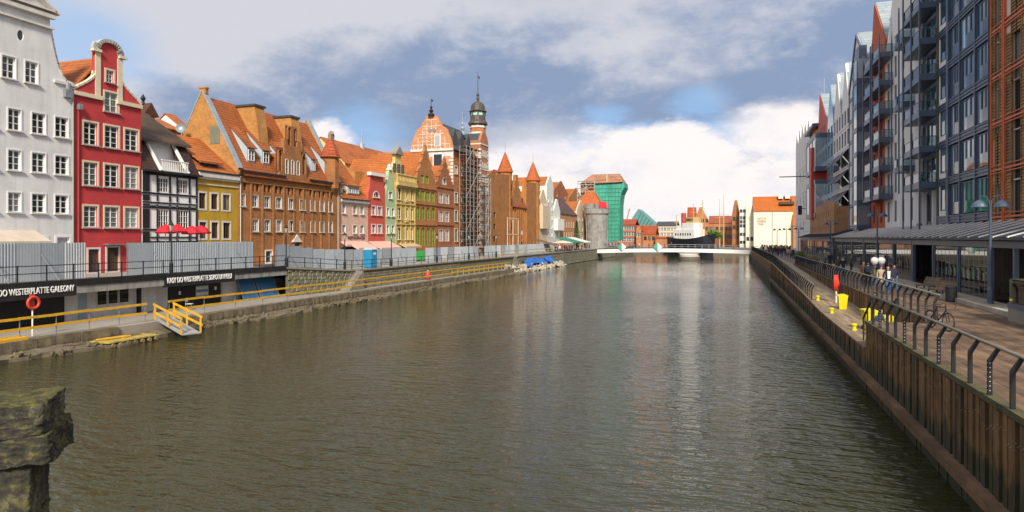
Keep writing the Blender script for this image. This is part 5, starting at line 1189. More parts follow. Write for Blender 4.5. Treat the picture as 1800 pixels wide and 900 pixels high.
for z in FZ:
    hbox(h,'steel_beam',rsteel,.0,xs[-1],-.12,-.005,z-.02,z+.10); hbox(h,'steel_beam',rsteel,.0,xs[-1],-.13,-.006,z+.26,z+.31); hbox(h,'steel_beam',rsteel,.0,xs[-1],-.13,-.006,z-.2,z-.14)
hbox(h,'downpipe',black,-.02,.08,-.2,-.05,0,FZ[-1])
# ---- dark glazed building with bays
h = right('dark_glazed_building','dark steel and glass apartment building with deep balconies',1610,PZ,cat='building'); X = lambda p: h.x(p); W_ = X(1743)-.02; Ht = FZ[-1]
dk = plain('dark_cladding',(.085,.11,.155),.45,.15,.8)
hbox(h,'wall',dk,0,W_,.35,14,0,Ht); xb = X(1650)
bays = [(X(1674),X(1688)),(X(1691),X(1715)),(X(1718.5),X(1741))]
for k in range(7):
    z0, z1 = FZ[k]-2.3 if k == 0 else FZ[k-1]+.42, FZ[k]-.12
    for j,(a,c) in enumerate(bays):
        hbox(h,'window_reveal',dk,a-.12,a,.06,.35,z0,z1); n = 3
        cw_ = (c-a)/n
        for q in range(n):
            gm = (teal,curt,skyg,teal,glassb,curt,skyg)[(k*3+j*5+q*2)%7]
            flatwin(h,a+cw_*q+.02,a+cw_*(q+1)-.02,z0+.1,z1-.12,gm,off=-.09)
        hbox(h,'glass_guard',tg,a+cw_,c,-.08,-.06,z0+.1,z0+1.0)
    # white strip with slim window
    a,c = X(1654),X(1664); hbox(h,'white_panel',wcl,a-.3,a,-.05,.34,z0,z1+.2); hbox(h,'white_panel',wcl,a,c,-.05,.34,z0-.05,z0+.45); flatwin(h,a+.02,c,z0+.48,z1,glassb,off=-.08)
for z in FZ:
    for dz,t in ((-.12,.09),(.12,.09),(.36,.09)): hbox(h,'steel_beam',anthra,xb,W_,-.13,.34,z+dz,z+dz+t)
    hbox(h,'steel_web',anthra,xb,W_,-.06,.34,z-.1,z+.4)
for p,w in ((1668,.5),(1689.5,.16),(1716.7,.16),(1742,.2)): hbox(h,'steel_column',anthra,X(p)-w/2,X(p)+w/2,-.15,.34,0,Ht)
hbox(h,'corner_wall',plain('olive_cladding',(.10,.11,.08),.7),xb-.25,xb,-.1,.34,0,Ht)
gm_ = [teal,curt,teal,glassb]
sign_y = plain('yellow_sign',(.75,.45,.02),.5); hbox(h,'yellow_sign',sign_y,X(1657),X(1664.5),-.12,-.05,FZ[0]-1.75,FZ[0]-.75)
def balcony(h,x0,x1,dep,zf,post=True,slab=.5,furn=False):
    # x1 is the end nearer the camera
    b = MB(); b.box(x0,x1,-dep,-.0,zf-.18,zf+.02); b.box(x0,x1,-dep-.03,-dep+.04,zf-.18,zf+slab-.15); b.box(x1-.07,x1+.003,-dep+.042,0,zf-.18,zf+slab-.15); b.box(x0,x0+.07,-dep+.042,0,zf-.18,zf+slab-.15)
    o = h.part(b,'balcony',anthra)
    hbox(h,'balustrade_glass',tg,x0+.03,x1-.03,-dep,-dep+.02,zf+slab-.13,zf+1.12,o); hbox(h,'balustrade_glass',tg,x1-.04,x1-.02,-dep+.05,-.02,zf+slab-.13,zf+1.12,o)
    b = MB(); b.bar((x0,-dep,zf+1.13),(x1,-dep,zf+1.13),.05); b.bar((x1-.03,-dep,zf+1.13),(x1-.03,0,zf+1.13),.05); h.part(b,'handrail',anthra,o)
    return o
bx1 = xb-.3; bx0 = bx1-5.6
for k in range(7):
    o = balcony(h,bx0,bx1,1.25,FZ[k] if k else FZ[0]+3.0 if False else FZ[k],True) if k >= 1 else None
    z0 = FZ[k]
    for q in range(4): flatwin(h,bx0+.2+q*1.35,bx0+1.5+q*1.35,z0+.1,z0+2.6,(curt,teal,glass,teal)[(q+k)%4],off=.2)
    hbox(h,'white_panel',wcl,bx0-.9,bx0-.1,-.02,.34,z0,z0+2.9)
for xx in (bx0+.1,bx0+2.9,bx1-.05):
    hbox(h,'balcony_post',anthra,xx-.06,xx+.06,-1.36,-1.24,FZ[0]-1.0,FZ[-1])
for k in range(4): flatwin(h,bx0+.1+k*1.4,bx0+1.3+k*1.4,FZ[0]-2.6,FZ[0]+2.5,(teal,glass,teal,curt)[k],off=.2)
for k in (0,2,3): hbox(h,'white_panel',wcl,bx0+1.3+k*1.4,bx0+1.5+k*1.4,-.04,.34,FZ[0]-2.6,FZ[1]-.3)
# greenery on a balcony
gl_ = plain('balcony_leaves',(.05,.20,.08),.7,.4,6); b = MB()
for k in range(260):
    p = Vector((random.uniform(bx0+.5,bx1-.3),random.uniform(-1.1,-.5),FZ[1]+.2+random.random()*.9)); s = random.uniform(.05,.14); a = Vector((random.uniform(-1,1),random.uniform(-1,1),random.uniform(-1,1)))*s; c = Vector((random.uniform(-1,1),random.uniform(-1,1),random.uniform(-1,1)))*s; b.add([p-a,p+c,p+a,p-c],[(0,1,2,3)])
b = h.part(b,'balcony_plants',gl_)
roofz = FZ[-1]; P_ = [(0,roofz),(W_,roofz),(W_*.5,roofz+6)]; b = MB(); b.prism(P_,.3,13); h.part(b,'roof',zinc)
# ---- white gabled house with balconies
def gabled(name,label,pa,pb,eave,peak,wallm,rows=(),cols=3,apex=None,ww=1.0,roofm=None,d=14,fm=anthra,gm=None,holes=True,X_=RX):
    h = right(name,label,pa,PZ,X_,cat='building'); W_ = h.x(pb)-.02; pm = (pa+pb)/2; ze = eave-PZ; zp = peak-PZ; ax = W_/2 if apex is None else h.x(apex); wn_ = []
    for k in rows:
        for c in range(cols): xx = W_*(c+.5)/cols; wn_.append((xx-ww/2,xx+ww/2,FZ[k]+.35,FZ[k]+2.55))
    h.facade([(0,0),(W_,0),(W_,ze),(ax+.15,zp),(ax-.15,zp),(0,ze)],wn_,wallm,.4,.2,(.02,W_-.02,d,ze-.1))
    for i,w in enumerate(wn_): h.win(*w,cols=2,rows=1,fm=fm,gm=gm or (teal,glassb,curt)[i%3])
    h.roofy(-.1,W_+.1,ze-.1,zp-.05,.12,d,roofm or zinc,xr=ax,over=.1,t=.25); h.W=W_; h.ze=ze; h.apx=ax; h.zp=zp; return h
h = gabled('white_gabled_building','white gabled apartment house with dark corner balconies',1556,1610,26,36,wcl,(0,1,2,3,4,5),4,ww=1.05)
for k in range(1,7): balcony(h,h.x(1571)-4.0,h.x(1571)-.2,1.25,FZ[k]); balcony(h,h.W-3.4,h.W-.3,1.05,FZ[k]-.9) if k in (2,4,6) else None
for xx in (h.x(1571)-4.0,h.x(1571)-.3,h.W-.4,h.W-3.3): hbox(h,'balcony_post',anthra,xx-.06,xx+.06,-1.36,-1.24,FZ[1]-.2,FZ[6]+2.2)
hbox(h,'blue_sign_board',anthra,1.2,6.5,-.1,0,FZ[0]-1.3,FZ[0]-.5)
h = gabled('red_brown_building','red-brown narrow gabled house squeezed between balconies',1531,1556,28.3,34,plain('red_brown_render',(.50,.11,.04),.8,.1,.8),(0,1,2,3,4,5),2,apex=1537)
for k in range(1,7): balcony(h,h.W-5.2,h.W-.8,1.25,FZ[k])
for xx in (h.W-5.1,h.W-.9): hbox(h,'balcony_post',anthra,xx-.06,xx+.06,-1.36,-1.24,FZ[1],FZ[6]+2.2)
hbox(h,'roof_hatch',tile_r,h.x(1547),h.x(1552),1.5,3.5,29.5-PZ,32.3-PZ)
# ---- black framed gable with glazed bay
h = gabled('black_frame_building','white gabled house with black frame lines and dark windows',1493.5,1531,26.8,33.8,wcl,(0,1,2,3,4,5),3,apex=1506,ww=1.7)
W_ = h.W
for z in FZ[:7]: hbox(h,'frame_band',anthra,0,W_,-.1,.02,z-.12,z+.0); hbox(h,'frame_band',anthra,0,W_,-.1,.02,z+.22,z+.32)
for q in range(6): xx = W_*q/5; hbox(h,'frame_post',anthra,max(0,xx-.1),min(W_,xx+.1),-.12,.02,0,h.ze)
for s in ((0,h.ze),(W_,h.ze)):
    b = MB(); b.bar((s[0],-.08,s[1]),(h.apx,-.08,h.zp-.1),.2,.35); h.part(b,'gable_frame',anthra)
for zz in (1.6,3.6): 
    t = 1-zz/(h.zp-h.ze); hbox(h,'frame_band',anthra,h.apx*(1-t),h.apx+(W_-h.apx)*t,-.1,.02,h.ze+zz,h.ze+zz+.15)
hbox(h,'gable_window',teal,h.apx-.5,h.apx+.5,-.03,.03,h.ze+1.8,h.ze+3.5)
hbox(h,'bay_wall',dk,h.x(1519),W_,-.02,.02,0,h.ze)
bd = h
for k in range(7):   # stacked glazed oriels
    xa = h.x(1522); xb_ = h.x(1530); z0 = FZ[k]+.2
    hbox(h,'oriel',anthra,xa,xb_,-1.5,0,z0-.5,z0+.1); o = hbox(h,'oriel_glass',skyg,xa+.06,xb_-.06,-1.44,0,z0+.1,z0+2.5); hbox(h,'oriel_mullion',anthra,xb_-.1,xb_,-1.5,-1.4,z0+.1,z0+2.5,o); hbox(h,'oriel_mullion',anthra,xa,xa+.1,-1.5,-1.4,z0+.1,z0+2.5,o)
xa = h.x(1516); hbox(h,'stair_tower',plain('blue_grey_metal',(.13,.17,.24),.4,.15,1),xa,h.x(1524)-.05,-.9,.0,FZ[0]-1,30.5-PZ)
for k in range(7): hbox(h,'tower_glass',skyg if k<4 else teal,xa+.4,h.x(1524)-.5,-.94,-.88,FZ[k]+.3,FZ[k]+2.2)
# ---- twin white gables with tilted shutters
for nm,lb,pa,pb,ap,ev,pk in (('white_twin_building','nearer of the twin white pointed gables with raised shutters',1478.5,1493,1485.6,24.2,32.2),('white_twin_building','farther of the twin white pointed gables with raised shutters',1465,1478.2,1471.5,24.2,32.4)):
    h = gabled(nm,lb,pa,pb,ev,pk,wcl,(4,5),3,apex=ap,ww=1.5)
    for k in (1,2,3):
        n = 3; hbox(h,'window_band',teal,.3,h.W-.3,-.03,.03,FZ[k]+.3,FZ[k]+2.6)
        for q in range(n):
            xx = .4+(h.W-.8)*q/n; w = (h.W-.8)/n-.15; b = MB(); M = Matrix.Translation((xx,-.05,FZ[k]+2.6)) @ Matrix.Rotation(RAD(-38),4,'X'); b.box(0,w,-.03,.03,-2.1,0,M); h.part(b,'tilted_shutter',plain('shutter_grey',(.06,.05,.065),.45,.3,2))
    for q in range(5): xx = .3+(h.W-.6)*q/5; flatwin(h,xx+.05,xx+(h.W-.6)/5-.1,.5+1.5,FZ[1]-.9,(skyg,teal,skyg)[q%3],fm=wcl,off=-.06)
    for z in FZ[1:6]: hbox(h,'panel_joint',steel,.02,h.W-.02,-.03,.0,z-.06,z)
h = gabled('blue_glass_building','narrow blue glass gable house between white twins and red tower',1454.5,1464.8,26,32.2,plain('blue_glazing',(.22,.36,.48),.15,.2,.5),(1,2,3,4,5),2,ww=2.0,gm=skyg)
# ---- red tower house with glazed boxes, brick remnant at its foot
redr = plain('signal_red_cladding',(.55,.06,.03),.6,.12,.8)
h = gabled('red_tower_building','bright red gabled tower house with blue glass boxes',1438,1454.2,26.6,33.5,redr,(),2,apex=1441)
hbox(h,'red_pier',redr,h.x(1447.5),h.x(1450.5),-2.3,0,FZ[1]-1,FZ[5])
for k,(za,zb_) in enumerate(((FZ[0]+2.3,FZ[0]+9.0),(FZ[3]+1.5,FZ[3]+8.2))):
    hbox(h,'glass_box',anthra,h.x(1432)+4,h.W+.3,-2.0,0,za,za+.8); hbox(h,'glass_box',skyg,h.x(1432)+4.2,h.W+.2,-1.9,0,za+.8,zb_-.8); hbox(h,'glass_box',anthra,h.x(1432)+4,h.W+.3,-2.0,0,zb_-.8,zb_)
    for q in range(4): xx = h.x(1432)+4+(h.W+.2-h.x(1432)-4)*q/3; hbox(h,'box_mullion',whitew,xx-.1,xx+.1,-2.04,-1.9,za+.8,zb_-.8)
for k in range(5):
    for j in range(2): hbox(h,'slot_window',darkin,1.2+k*2.0,1.7+k*2.0,-.02,.02,(FZ[2]+1.2,FZ[6]-.6)[j],(FZ[2]+3.6,FZ[6]+1.3)[j])
h = gabled('orange_building','orange rendered flat-roofed block beside the red tower',1424,1437.8,27.2,28.5,plain('orange_render',(.62,.22,.03),.8,.1,.8),(),2)
hbox(h,'roof_slab',anthra,-1.2,h.W+.2,-1,10,28.0-PZ,28.6-PZ); b = MB(); b.bar((2,2,25),(2,2,34),.12); b.bar((6,2,25),(6,2,36),.1); h.part(b,'mast',steel)
for q in range(4): hbox(h,'blue_fin',plain('blue_fin',(.05,.07,.16),.4),1+q*2.6,1.8+q*2.6,-.3,0,FZ[1],FZ[6])
h = right('brick_remnant','old tan and orange brick warehouse wall with small openings below the red tower',1424.2,PZ,RX-1.9,cat='building'); W_ = h.x(1466)
wn_ = []
for k in range(11):
    for z in (2.6,4.6,6.6): wn_.append((.8+k*(W_-1.6)/11,.8+k*(W_-1.6)/11+.55,z,z+.9))
h.facade([(0,0),(W_,0),(W_,8.4),(W_*.75,9.2),(W_*.5,8.8),(0,8.6)],wn_,brickm('tan_brick',(.52,.27,.11),(.45,.20,.08),(.42,.30,.2)),.5,.3,(0.02,W_-.02,1.85,8.0))
b = MB(); b.box(.1,W_-.1,.32,.36,.5,8.0); h.part(b,'dark_backing',darkin)
# ---- white stepped building at the far end
h = right('white_stepped_building','pale concrete building with stepped sawtooth roofline at the far end of the row',1399,PZ,cat='building'); W_ = h.x(1424)-.1
G = [(0,0),(W_,0)]; n = 5; zt = [33,33.4,33.6,33.2,32.6]
for k in range(n-1,-1,-1): xa,xb_ = W_*k/n,W_*(k+1)/n; G += [(xb_,zt[k]-3.4-PZ),(xb_-.6*(xb_-xa),zt[k]-PZ),(xa,zt[k]-3.6-PZ)]
wn_ = [(W_*(k+.3)/4,W_*(k+.3)/4+1.4,z,z+2.0) for k in range(3) for z in (FZ[0]+.4,FZ[2]+.4,FZ[4]+.4)]
h.facade(G,wn_,plain('pale_concrete_panel',(.76,.74,.72),.8,.1,.4,streak=.12),.5,.2,(.02,W_-.02,14,29-PZ))
for w in wn_: h.win(*w,cols=2,rows=1,fm=steel,gm=skyg)
for z in FZ[:6]: hbox(h,'panel_joint',steel,.05,W_-.05,-.03,0,z,z+.06)
b = MB(); b.bar((W_-2,0,FZ[4]),(W_-2,-6,FZ[4]),.2); h.part(b,'flag_arm',anthra); b = MB(); b.bar((W_-2,0,FZ[1]+2),(W_-2,-2.2,FZ[1]+2),.15); b.box(W_-2.1,W_-1.9,-2.2,-1.4,FZ[1]+.6,FZ[1]+2.6); h.part(b,'hanging_sign',black)
# ------------------------------------------------------------------ restaurant pavilions in front
roofm = plain('dark_awning',(.035,.045,.06),.5,.2,1); slatm = plain('grey_slat',(.78,.76,.73),.6,.15,1.5)
RZ0, RZ1 = 6.30-PZ, 7.25-PZ
def pavilion(label,pa,pb,XF,bays,dep=2.85,slats=True,door=None):
    h = right('glass_pavilion',label,pa,PZ,XF,cat='pavilion',group='restaurant pavilions'); W_ = h.x(pb)
    z0,z1 = RZ0,RZ1
    b = MB(); b.prism([(-.5,z0-.1),(dep,z1),(dep,z1+.1),(-.5,z0+.06)],0,W_,'yz'); h.part(b,'roof',roofm)
    n = max(2,int(W_/1.7))
    for k in range(n+1):
        xx = W_*k/n; b = MB(); b.bar((xx,-.55,z0+.05),(xx,dep,z1+.15),.17,.08); h.part(b,'roof_slat',slatm if slats else roofm)
    hbox(h,'fascia',anthra,0,W_,-.12,.12,z0-.5,z0-.15)
    b = MB(); n2 = int(W_/2)
    for k in range(bays+1): hbox(h,'post',anthra,min(W_*k/bays,W_-.2),min(W_*k/bays,W_-.2)+.2,-.1,.1,0,z0-.5)
    hbox(h,'back_wall',plain('pavilion_back',(.07,.065,.06),.7,.3,1),0,W_,dep+.0,dep+.05,0,z1-.02)
    for k in range(bays):
        xa,xb_ = W_*k/bays+.2,W_*(k+1)/bays
        if door is not None and k in door: continue
        q = max(2,int((xb_-xa)/.8))
        for j in range(q):
            a,c = xa+(xb_-xa)*j/q,xa+(xb_-xa)*(j+1)/q; o = hbox(h,'pane',pg,a+.03,c-.03,-.01,.01,.12,z0-.55); hbox(h,'stile',steel,a-.015,a+.025,-.02,.02,.1,z0-.5,o)
        hbox(h,'plinth',anthra,xa,xb_,-.05,.05,0,.12)
        hbox(h,'table',driftm,xa+(xb_-xa)*.3,xa+(xb_-xa)*.3+.8,1.0,1.8,.70,.76); hbox(h,'table_leg',black,xa+(xb_-xa)*.3+.36,xa+(xb_-xa)*.3+.44,1.36,1.44,0,.70)
    if door is None or len(door) < bays: hbox(h,'end_pane',pg,W_-.08,W_-.05,.15,dep,.12,z0-.4)
    return h
PX = 13.35
pavilion('nearest glazed restaurant pavilion with slatted roof below the dark building',1606,1741,PX,3,door=(0,))
pavilion('open-sided pavilion end with dark interior at the right edge',1741.5,1900,PX,3,door=(0,1,2))
pavilion('second glass pavilion from the right, behind the people with balloons',1520,1605,PX,3)
pavilion('third glass pavilion from the right, below the white gables',1466,1519,PX,3)
pavilion('farthest plain dark pavilion roof below the red tower',1408,1465,PX-.2,4,slats=False)
# glass planter box at the right edge
e = empty('planter_screen',(10.9,onZ(1772,563,PZ).y,PZ),0,'glass screen on a concrete planter at the right edge','planter')
p0 = onZ(1772,563,PZ); e.location = (p0.x,p0.y,PZ)
b = MB(); b.box(0,1.2,-7,0,0,.55); b.build('planter',concrete,e); b = MB(); b.box(-.02,1.2,-7,.02,.55,.75); b.build('rail_base',anthra,e)
for k in range(3): b = MB(); b.box(.02,.05,-7+k*2.33,-7+k*2.33+2.28,.75,1.75); b.build('pane',tg,e)
b = MB(); b.box(.05,1.2,-.03,-.01,.75,1.75); b.build('pane',tg,e)
# ================================================================== RIGHT PROMENADE
WX, IX, YC = 5.3, 7.9, 30.4; DZ = 1.74
def rampz(y): 
    for (a,za),(b,zb) in zip(((-99,DZ),(44,DZ),(54,2.02),(95,PZ)),((44,DZ),(54,2.02),(95,PZ),(999,PZ))):
        if y <= b: return za+(zb-za)*(y-a)/(b-a)
deckw = wood('promenade_timber',(.255,.165,.10),(.14,.09,.058),(1,.12,1),.6,.65); deckl = wood('walkway_timber',(.36,.27,.17),(.25,.19,.12),(1,.12,1),.75,.25)
pilew = wood('pile_timber',(.27,.155,.055),(.11,.065,.028),(5,5,.25),.8,.5,tide=1); pilew2 = wood('pile_timber_dark',(.17,.115,.055),(.07,.05,.026),(5,5,.25),.85,.5,tide=1); moss = plain('mossy_beam',(.085,.075,.03),.95,.5,3,bump=.8,fine=12)
under = plain('under_deck',(.03,.025,.02),.9)
mb = MB(); mb.box(IX,420,-70,205,-.5,PZ-.05); mb.box(WX+.25,IX,-70,YC,-.5,PZ-.052); struct(mb,'right_promenade',plain('promenade_timber_far',(.21,.15,.105),.8,.4,.35,fine=5))
P = bpy.data.objects['right_promenade']
L5 = 4.0; bm_ = MB(); bm_.box(0,.244,0,L5-.01,-.045,0); pl = bm_.mesh('plank',deckw)
for i in range(31):
    xx = WX+.29+i*.25; y = 11.0-(i*1.7 % L5); 
    while y < 44:
        if not (y+L5 > YC and xx < IX+.1): link('plank',pl,P,(xx,y,PZ+random.uniform(-.004,.004)))
        elif y < YC: 
            q = MB(); q.box(0,.244,0,YC-y,-.045,0); link('plank',q.mesh('plank',deckw),P,(xx,y,PZ))
        elif xx > IX: link('plank',pl,P,(xx,y,PZ))
        y += L5
# lower walkway with ramp
mb = MB(); ys = [YC,44,54,70,95,205]
for a,b in zip(ys[:-1],ys[1:]): mb.add([(WX+.2,a,rampz(a)-.04),(IX,a,rampz(a)-.04),(IX,b,rampz(b)-.04),(WX+.2,b,rampz(b)-.04),(WX+.2,a,-.5),(WX+.2,b,-.5)],[(0,1,2,3),(0,3,5,4)])
lw = struct(mb,'lower_walkway',plain('walkway_far',(.33,.26,.18),.85,.2,.5))
bm_ = MB(); bm_.box(0,.186,0,3.39,-.03,0); pl2 = bm_.mesh('plank',deckl)
for i in range(12):
    y = YC+.05
    while y < 78:
        o = link('plank',pl2,lw,(WX+.36+i*.19,y,rampz(y)+.004)); o.rotation_euler[0] = atan2(rampz(y+3.4)-rampz(y),3.4); y += 3.4
# timber pile walls
def pile_wall(name,label,x,ya,yb,ztop,w,zb,side=-1,n4=4,mats=(pilew,pilew2)):
    e = empty(name,(x,ya,0),0,label,'quay wall'); k = 0; y = ya; C = {}
    while y < yb:
        t = (0,.02,-.015,.03)[k%4]; key = (k%4,round(ztop(y),1))
        if key not in C:
            b = MB(); zt = ztop(y)-.03; b.box(-.1,.1,.008,w-.008,zb,zt); C[key] = [b.mesh('pile_plank',m) for m in mats]
        link('pile_plank',C[key][1 if (k//n4)%5 == 2 else 0],e,(random.uniform(-.015,.02)+(.05 if k%n4 == n4-1 else 0)*-side,y-ya,random.uniform(-.03,.01))); y += w; k += 1
    b = MB(); b.box(.1 if side < 0 else -.15,.15 if side < 0 else -.1,0,yb-ya,zb,min(ztop(ya),ztop(yb))-.1); b.build('backing',under,e)
    return e
pw_ = pile_wall('timber_quay_wall','brown timber pile wall below the near railing at lower right',WX+.15,9.0,YC,lambda y: PZ-.12,.2,.62)
b = MB(); b.bar((-.2,0,.68),(-.2,YC-9,.68),.3,.26); b.build('waling',wood('waling_timber',(.20,.12,.06),(.09,.055,.03),(1,.12,1)),pw_)
b = MB(); b.box(-.08,.05,.003,.36,-.4,.55); me = b.mesh('foot_pile',pilew2); y = 9.0
while y < YC: link('foot_pile',me,pw_,(random.uniform(-.02,.02),y-9.0,0)); y += .37
b = MB(); b.box(-.14,.12,0,YC-9,PZ-.12,PZ+.02); b.build('edge_beam',moss,pw_)
b = MB()
for k in range(230):
    y = k*.092; z = 2.36-.12*((k//5)%3)+(.05 if k%2 else 0); b.box(-.115,-.1,y,y+.009,z,z+.009)
o = b.build('bolt_heads',plain('pale_bolt',(.55,.52,.45),.5),pw_); o['kind'] = 'stuff'
# south end of the recess and the far timber walls
b = MB(); b.box(WX+.05,IX,YC-.1,YC,-.3,PZ-.01); b.build('recess_end_wall',pilew,label='short timber wall closing the near end of the lower walkway',cat='wall')
ow = pile_wall('walkway_quay_wall','timber wall along the outer edge of the lower walkway',WX+.15,YC+.02,96,lambda y: rampz(y)-.02,.34,.5)
b = MB(); b.bar((-.18,0,.62),(-.18,66,.62),.26,.22); b.build('waling',MATS['waling_timber'],ow); b = MB(); b.box(-.08,.05,0,66,-.4,.5); b.build('foot_boards',pilew2,ow)
b = MB(); ys = [YC+.02,44,54,70,95]
for a,c in zip(ys[:-1],ys[1:]): b.bar((.02,a-YC,rampz(a)+.02),(.02,c-YC,rampz(c)+.02),.38,.08)
b.build('edge_beam',deckl,ow)
iw = pile_wall('inner_timber_wall','vertical board wall between lower walkway and promenade',IX+.05,YC,92,lambda y: PZ-.03,.34,DZ-.3)
b = MB(); b.box(-.12,.2,0,62,PZ-.03,PZ+.06); b.build('edge_beam',MATS['waling_timber'],iw)
b = MB(); b.box(WX,WX+.5,96,205,-.4,PZ-.02); b.build('far_right_quay_wall',pilew,label='distant timber faced quay wall of the right bank',cat='quay wall')
# railings with bent posts
railm = plain('weathered_rail',(.17,.155,.125),.6,.25,2); postm = plain('dark_post',(.009,.0095,.011),.8,.2,2)
def bentpost(dots):
    b = MB(); P = [(-.045,0),(.045,0),(.045,.72),(.2,1.02),(.13,1.05),(-.045,.76)]; b.prism(P,-.03,.03); me = b.mesh('post',postm)
    d = MB()
    if dots:
        for k in range(7): d.box(-.05,-.0445,-.008,.008,.1+k*.1,.116+k*.1); d.box(-.012,.004,-.034,-.029,.1+k*.1,.116+k*.1)
    return me, (d.mesh('reflector',whitew) if dots else None)
bp = [bentpost(False),bentpost(True)]
def bentrail(name,label,pts,step,mid=True,every=3):
    e = empty(name,pts[0],0,label,'railing'); o = Vector(pts[0])
    for a,c in zip(pts[:-1],pts[1:]):
        a,c = Vector(a),Vector(c); q = MB(); q.tube([a+Vector((.17,0,1.05))-o,c+Vector((.17,0,1.05))-o],.042,8); q.build('top_rail',railm,e,smooth=True)
        n = max(1,round((c-a).length/step))
        for i in range(n):
            v = 1 if i % every == 1 else 0; p = link('post',bp[v][0],e,a+(c-a)*i/n-o)
            if v: link('reflector',bp[v][1],p)
    return e
bentrail('near_railing','nearest black railing with bent posts and weathered top rail',[(WX+.1,12,PZ+.02),(WX+.1,YC,PZ+.02)],1.23)
e = bentrail('inner_railing','railing above the board wall beside the walking people',[(IX+.05,YC+.5,PZ+.06),(IX+.05,92,PZ+.06)],1.23)
bentrail('outer_railing','railing along the outer edge of the ramp down to the lower walkway',[(WX+.12,50,rampz(50)+.05),(WX+.12,70,rampz(70)+.05),(WX+.12,95,PZ+.05),(WX+.12,185,PZ+.05)],1.23)
e = empty('stair_railing',(WX+.3,YC+.1,DZ),0,'steep black stair railing down to the lower walkway','railing')
for x_ in (0,.9):
    b = MB(); b.bar((x_,0,2.1),(x_,1.9,1.0),.06); b.build('handrail',postm,e)
    for k in range(3): b = MB(); b.bar((x_,.1+k*.85,.6*(2-k)*.55),(x_,.1+k*.85,2.05-k*.5),.06); b.build('post',postm,e)
st = empty('walkway_stairs',(WX+.3,YC,DZ),0,'small timber stairs from promenade to lower walkway','stairs')
for k in range(5): b = MB(); b.box(0,.95,k*.3,k*.3+.32,0,(5-k)*.2); b.build('step',deckl,st)
# stone bed in front of the pavilions
bed = plain('gravel_bed',(.36,.32,.24),.95,.35,3,bump=.8,fine=10)
mb = MB(); mb.box(11.75,13.3,20,92,PZ-.1,PZ+.10); struct(mb,'gravel_strip',bed)
kb = empty('stone_kerb',(11.6,20,PZ),0,'low pale stone kerb along the gravel strip by the pavilions','kerb'); 
for k in range(24): b = MB(); b.box(-.12,.16,k*1.6,k*1.6+1.58,0,.22+random.uniform(-.02,.02)); b.build('kerb_stone',plain('kerb_stone_%d' % (k%2),(.40,.37,.30) if k%2 else (.34,.32,.27),.9,.25,3,bump=.4),kb)
# benches, litter bin
def bench(px,py,label,rz):
    p = onZ(px,py,PZ); e = empty('park_bench',p,rz,label,'bench','slatted benches')
    for k in range(5): b = MB(); b.box(-.9,.9,-.25+k*.1,-.16+k*.1,.42,.46); b.build('seat_slat',deckw,e)
    for k in range(5): b = MB(); M = Matrix.Translation((0,.28+k*.045,.5+k*.1)) @ Matrix.Rotation(RAD(66),4,'X'); b.box(-.9,.9,-.045,.045,-.02,.02,M); b.build('back_slat',deckw,e)
    for s in (-.7,.7):
        b = MB(); b.bar((s,-.24,0),(s,-.24,.42),.05); b.bar((s,-.24,.40),(s,.25,.40),.05); b.bar((s,.22,0),(s,.22,.42),.05); b.bar((s,.24,.4),(s,.5,1.0),.05); b.bar((s,-.26,.02),(s,.26,.02),.05); b.build('leg',black,e)
bench(1629,514,'slatted wooden bench farther from the litter bin',RAD(-75)); bench(1652,522,'slatted wooden bench right beside the litter bin',RAD(-75))
p = onZ(1672,530,PZ); e = empty('litter_bin',p,0,'black cylindrical litter bin beside the benches','litter bin'); b = MB(); b.lathe([(.24,0),(.27,.05),(.28,.72),(.30,.75),(.30,.80),(.22,.82),(.2,.72)],16); b.build('body',black,e); b = MB(); b.lathe([(.2,.5),(.2,.6)],12); b.build('liner',steel,e)
# double headed lamps
def dlamp(px,X_,label,Ht=5.3):
    y = onX(px,HOR,X_).y; e = empty('double_lamp',(X_,y,PZ),RAD(8),label,'street lamp','double-headed lamps of the right bank')
    b = MB(); b.lathe([(.14,0),(.14,.8),(.1,.9),(.075,1.0),(.06,Ht-.3)],12); b.build('pole',anthra,e)
    for s in (-1,1):
        b = MB(); b.tube([(s*.0,0,Ht-.5),(s*.05,0,Ht),(s*.2,0,Ht+.28),(s*.42,0,Ht+.28),(s*.52,0,Ht)],.03,6); b.build('arm',anthra,e)
        b = MB(); b.lathe([(.04,.08),(.12,.05),(.28,-.1),(.34,-.26),(.36,-.28),(.3,-.26),(.1,-.1)],14,(s*.52,0,Ht)); o = b.build('shade',anthra,e); b = MB(); b.lathe([(.05,-.12),(.09,-.2),(.02,-.25)],8,(s*.52,0,Ht)); b.build('bulb',lglass,o)
dlamp(1741,12.6,'double-headed lamp nearest the camera before the pavilion'); dlamp(1542,12.6,'double-headed lamp behind the people with balloons',5.6)
dlamp(1460,12.4,'double-headed lamp in front of the old brick wall',5.4); dlamp(1404,12.2,'double-headed lamp before the pale stepped building',5.2); dlamp(1383,10.8,'double-headed lamp above the distant crowd',5.2); dlamp(1366,9.4,'farthest double-headed lamp near the bridge end',5.2)
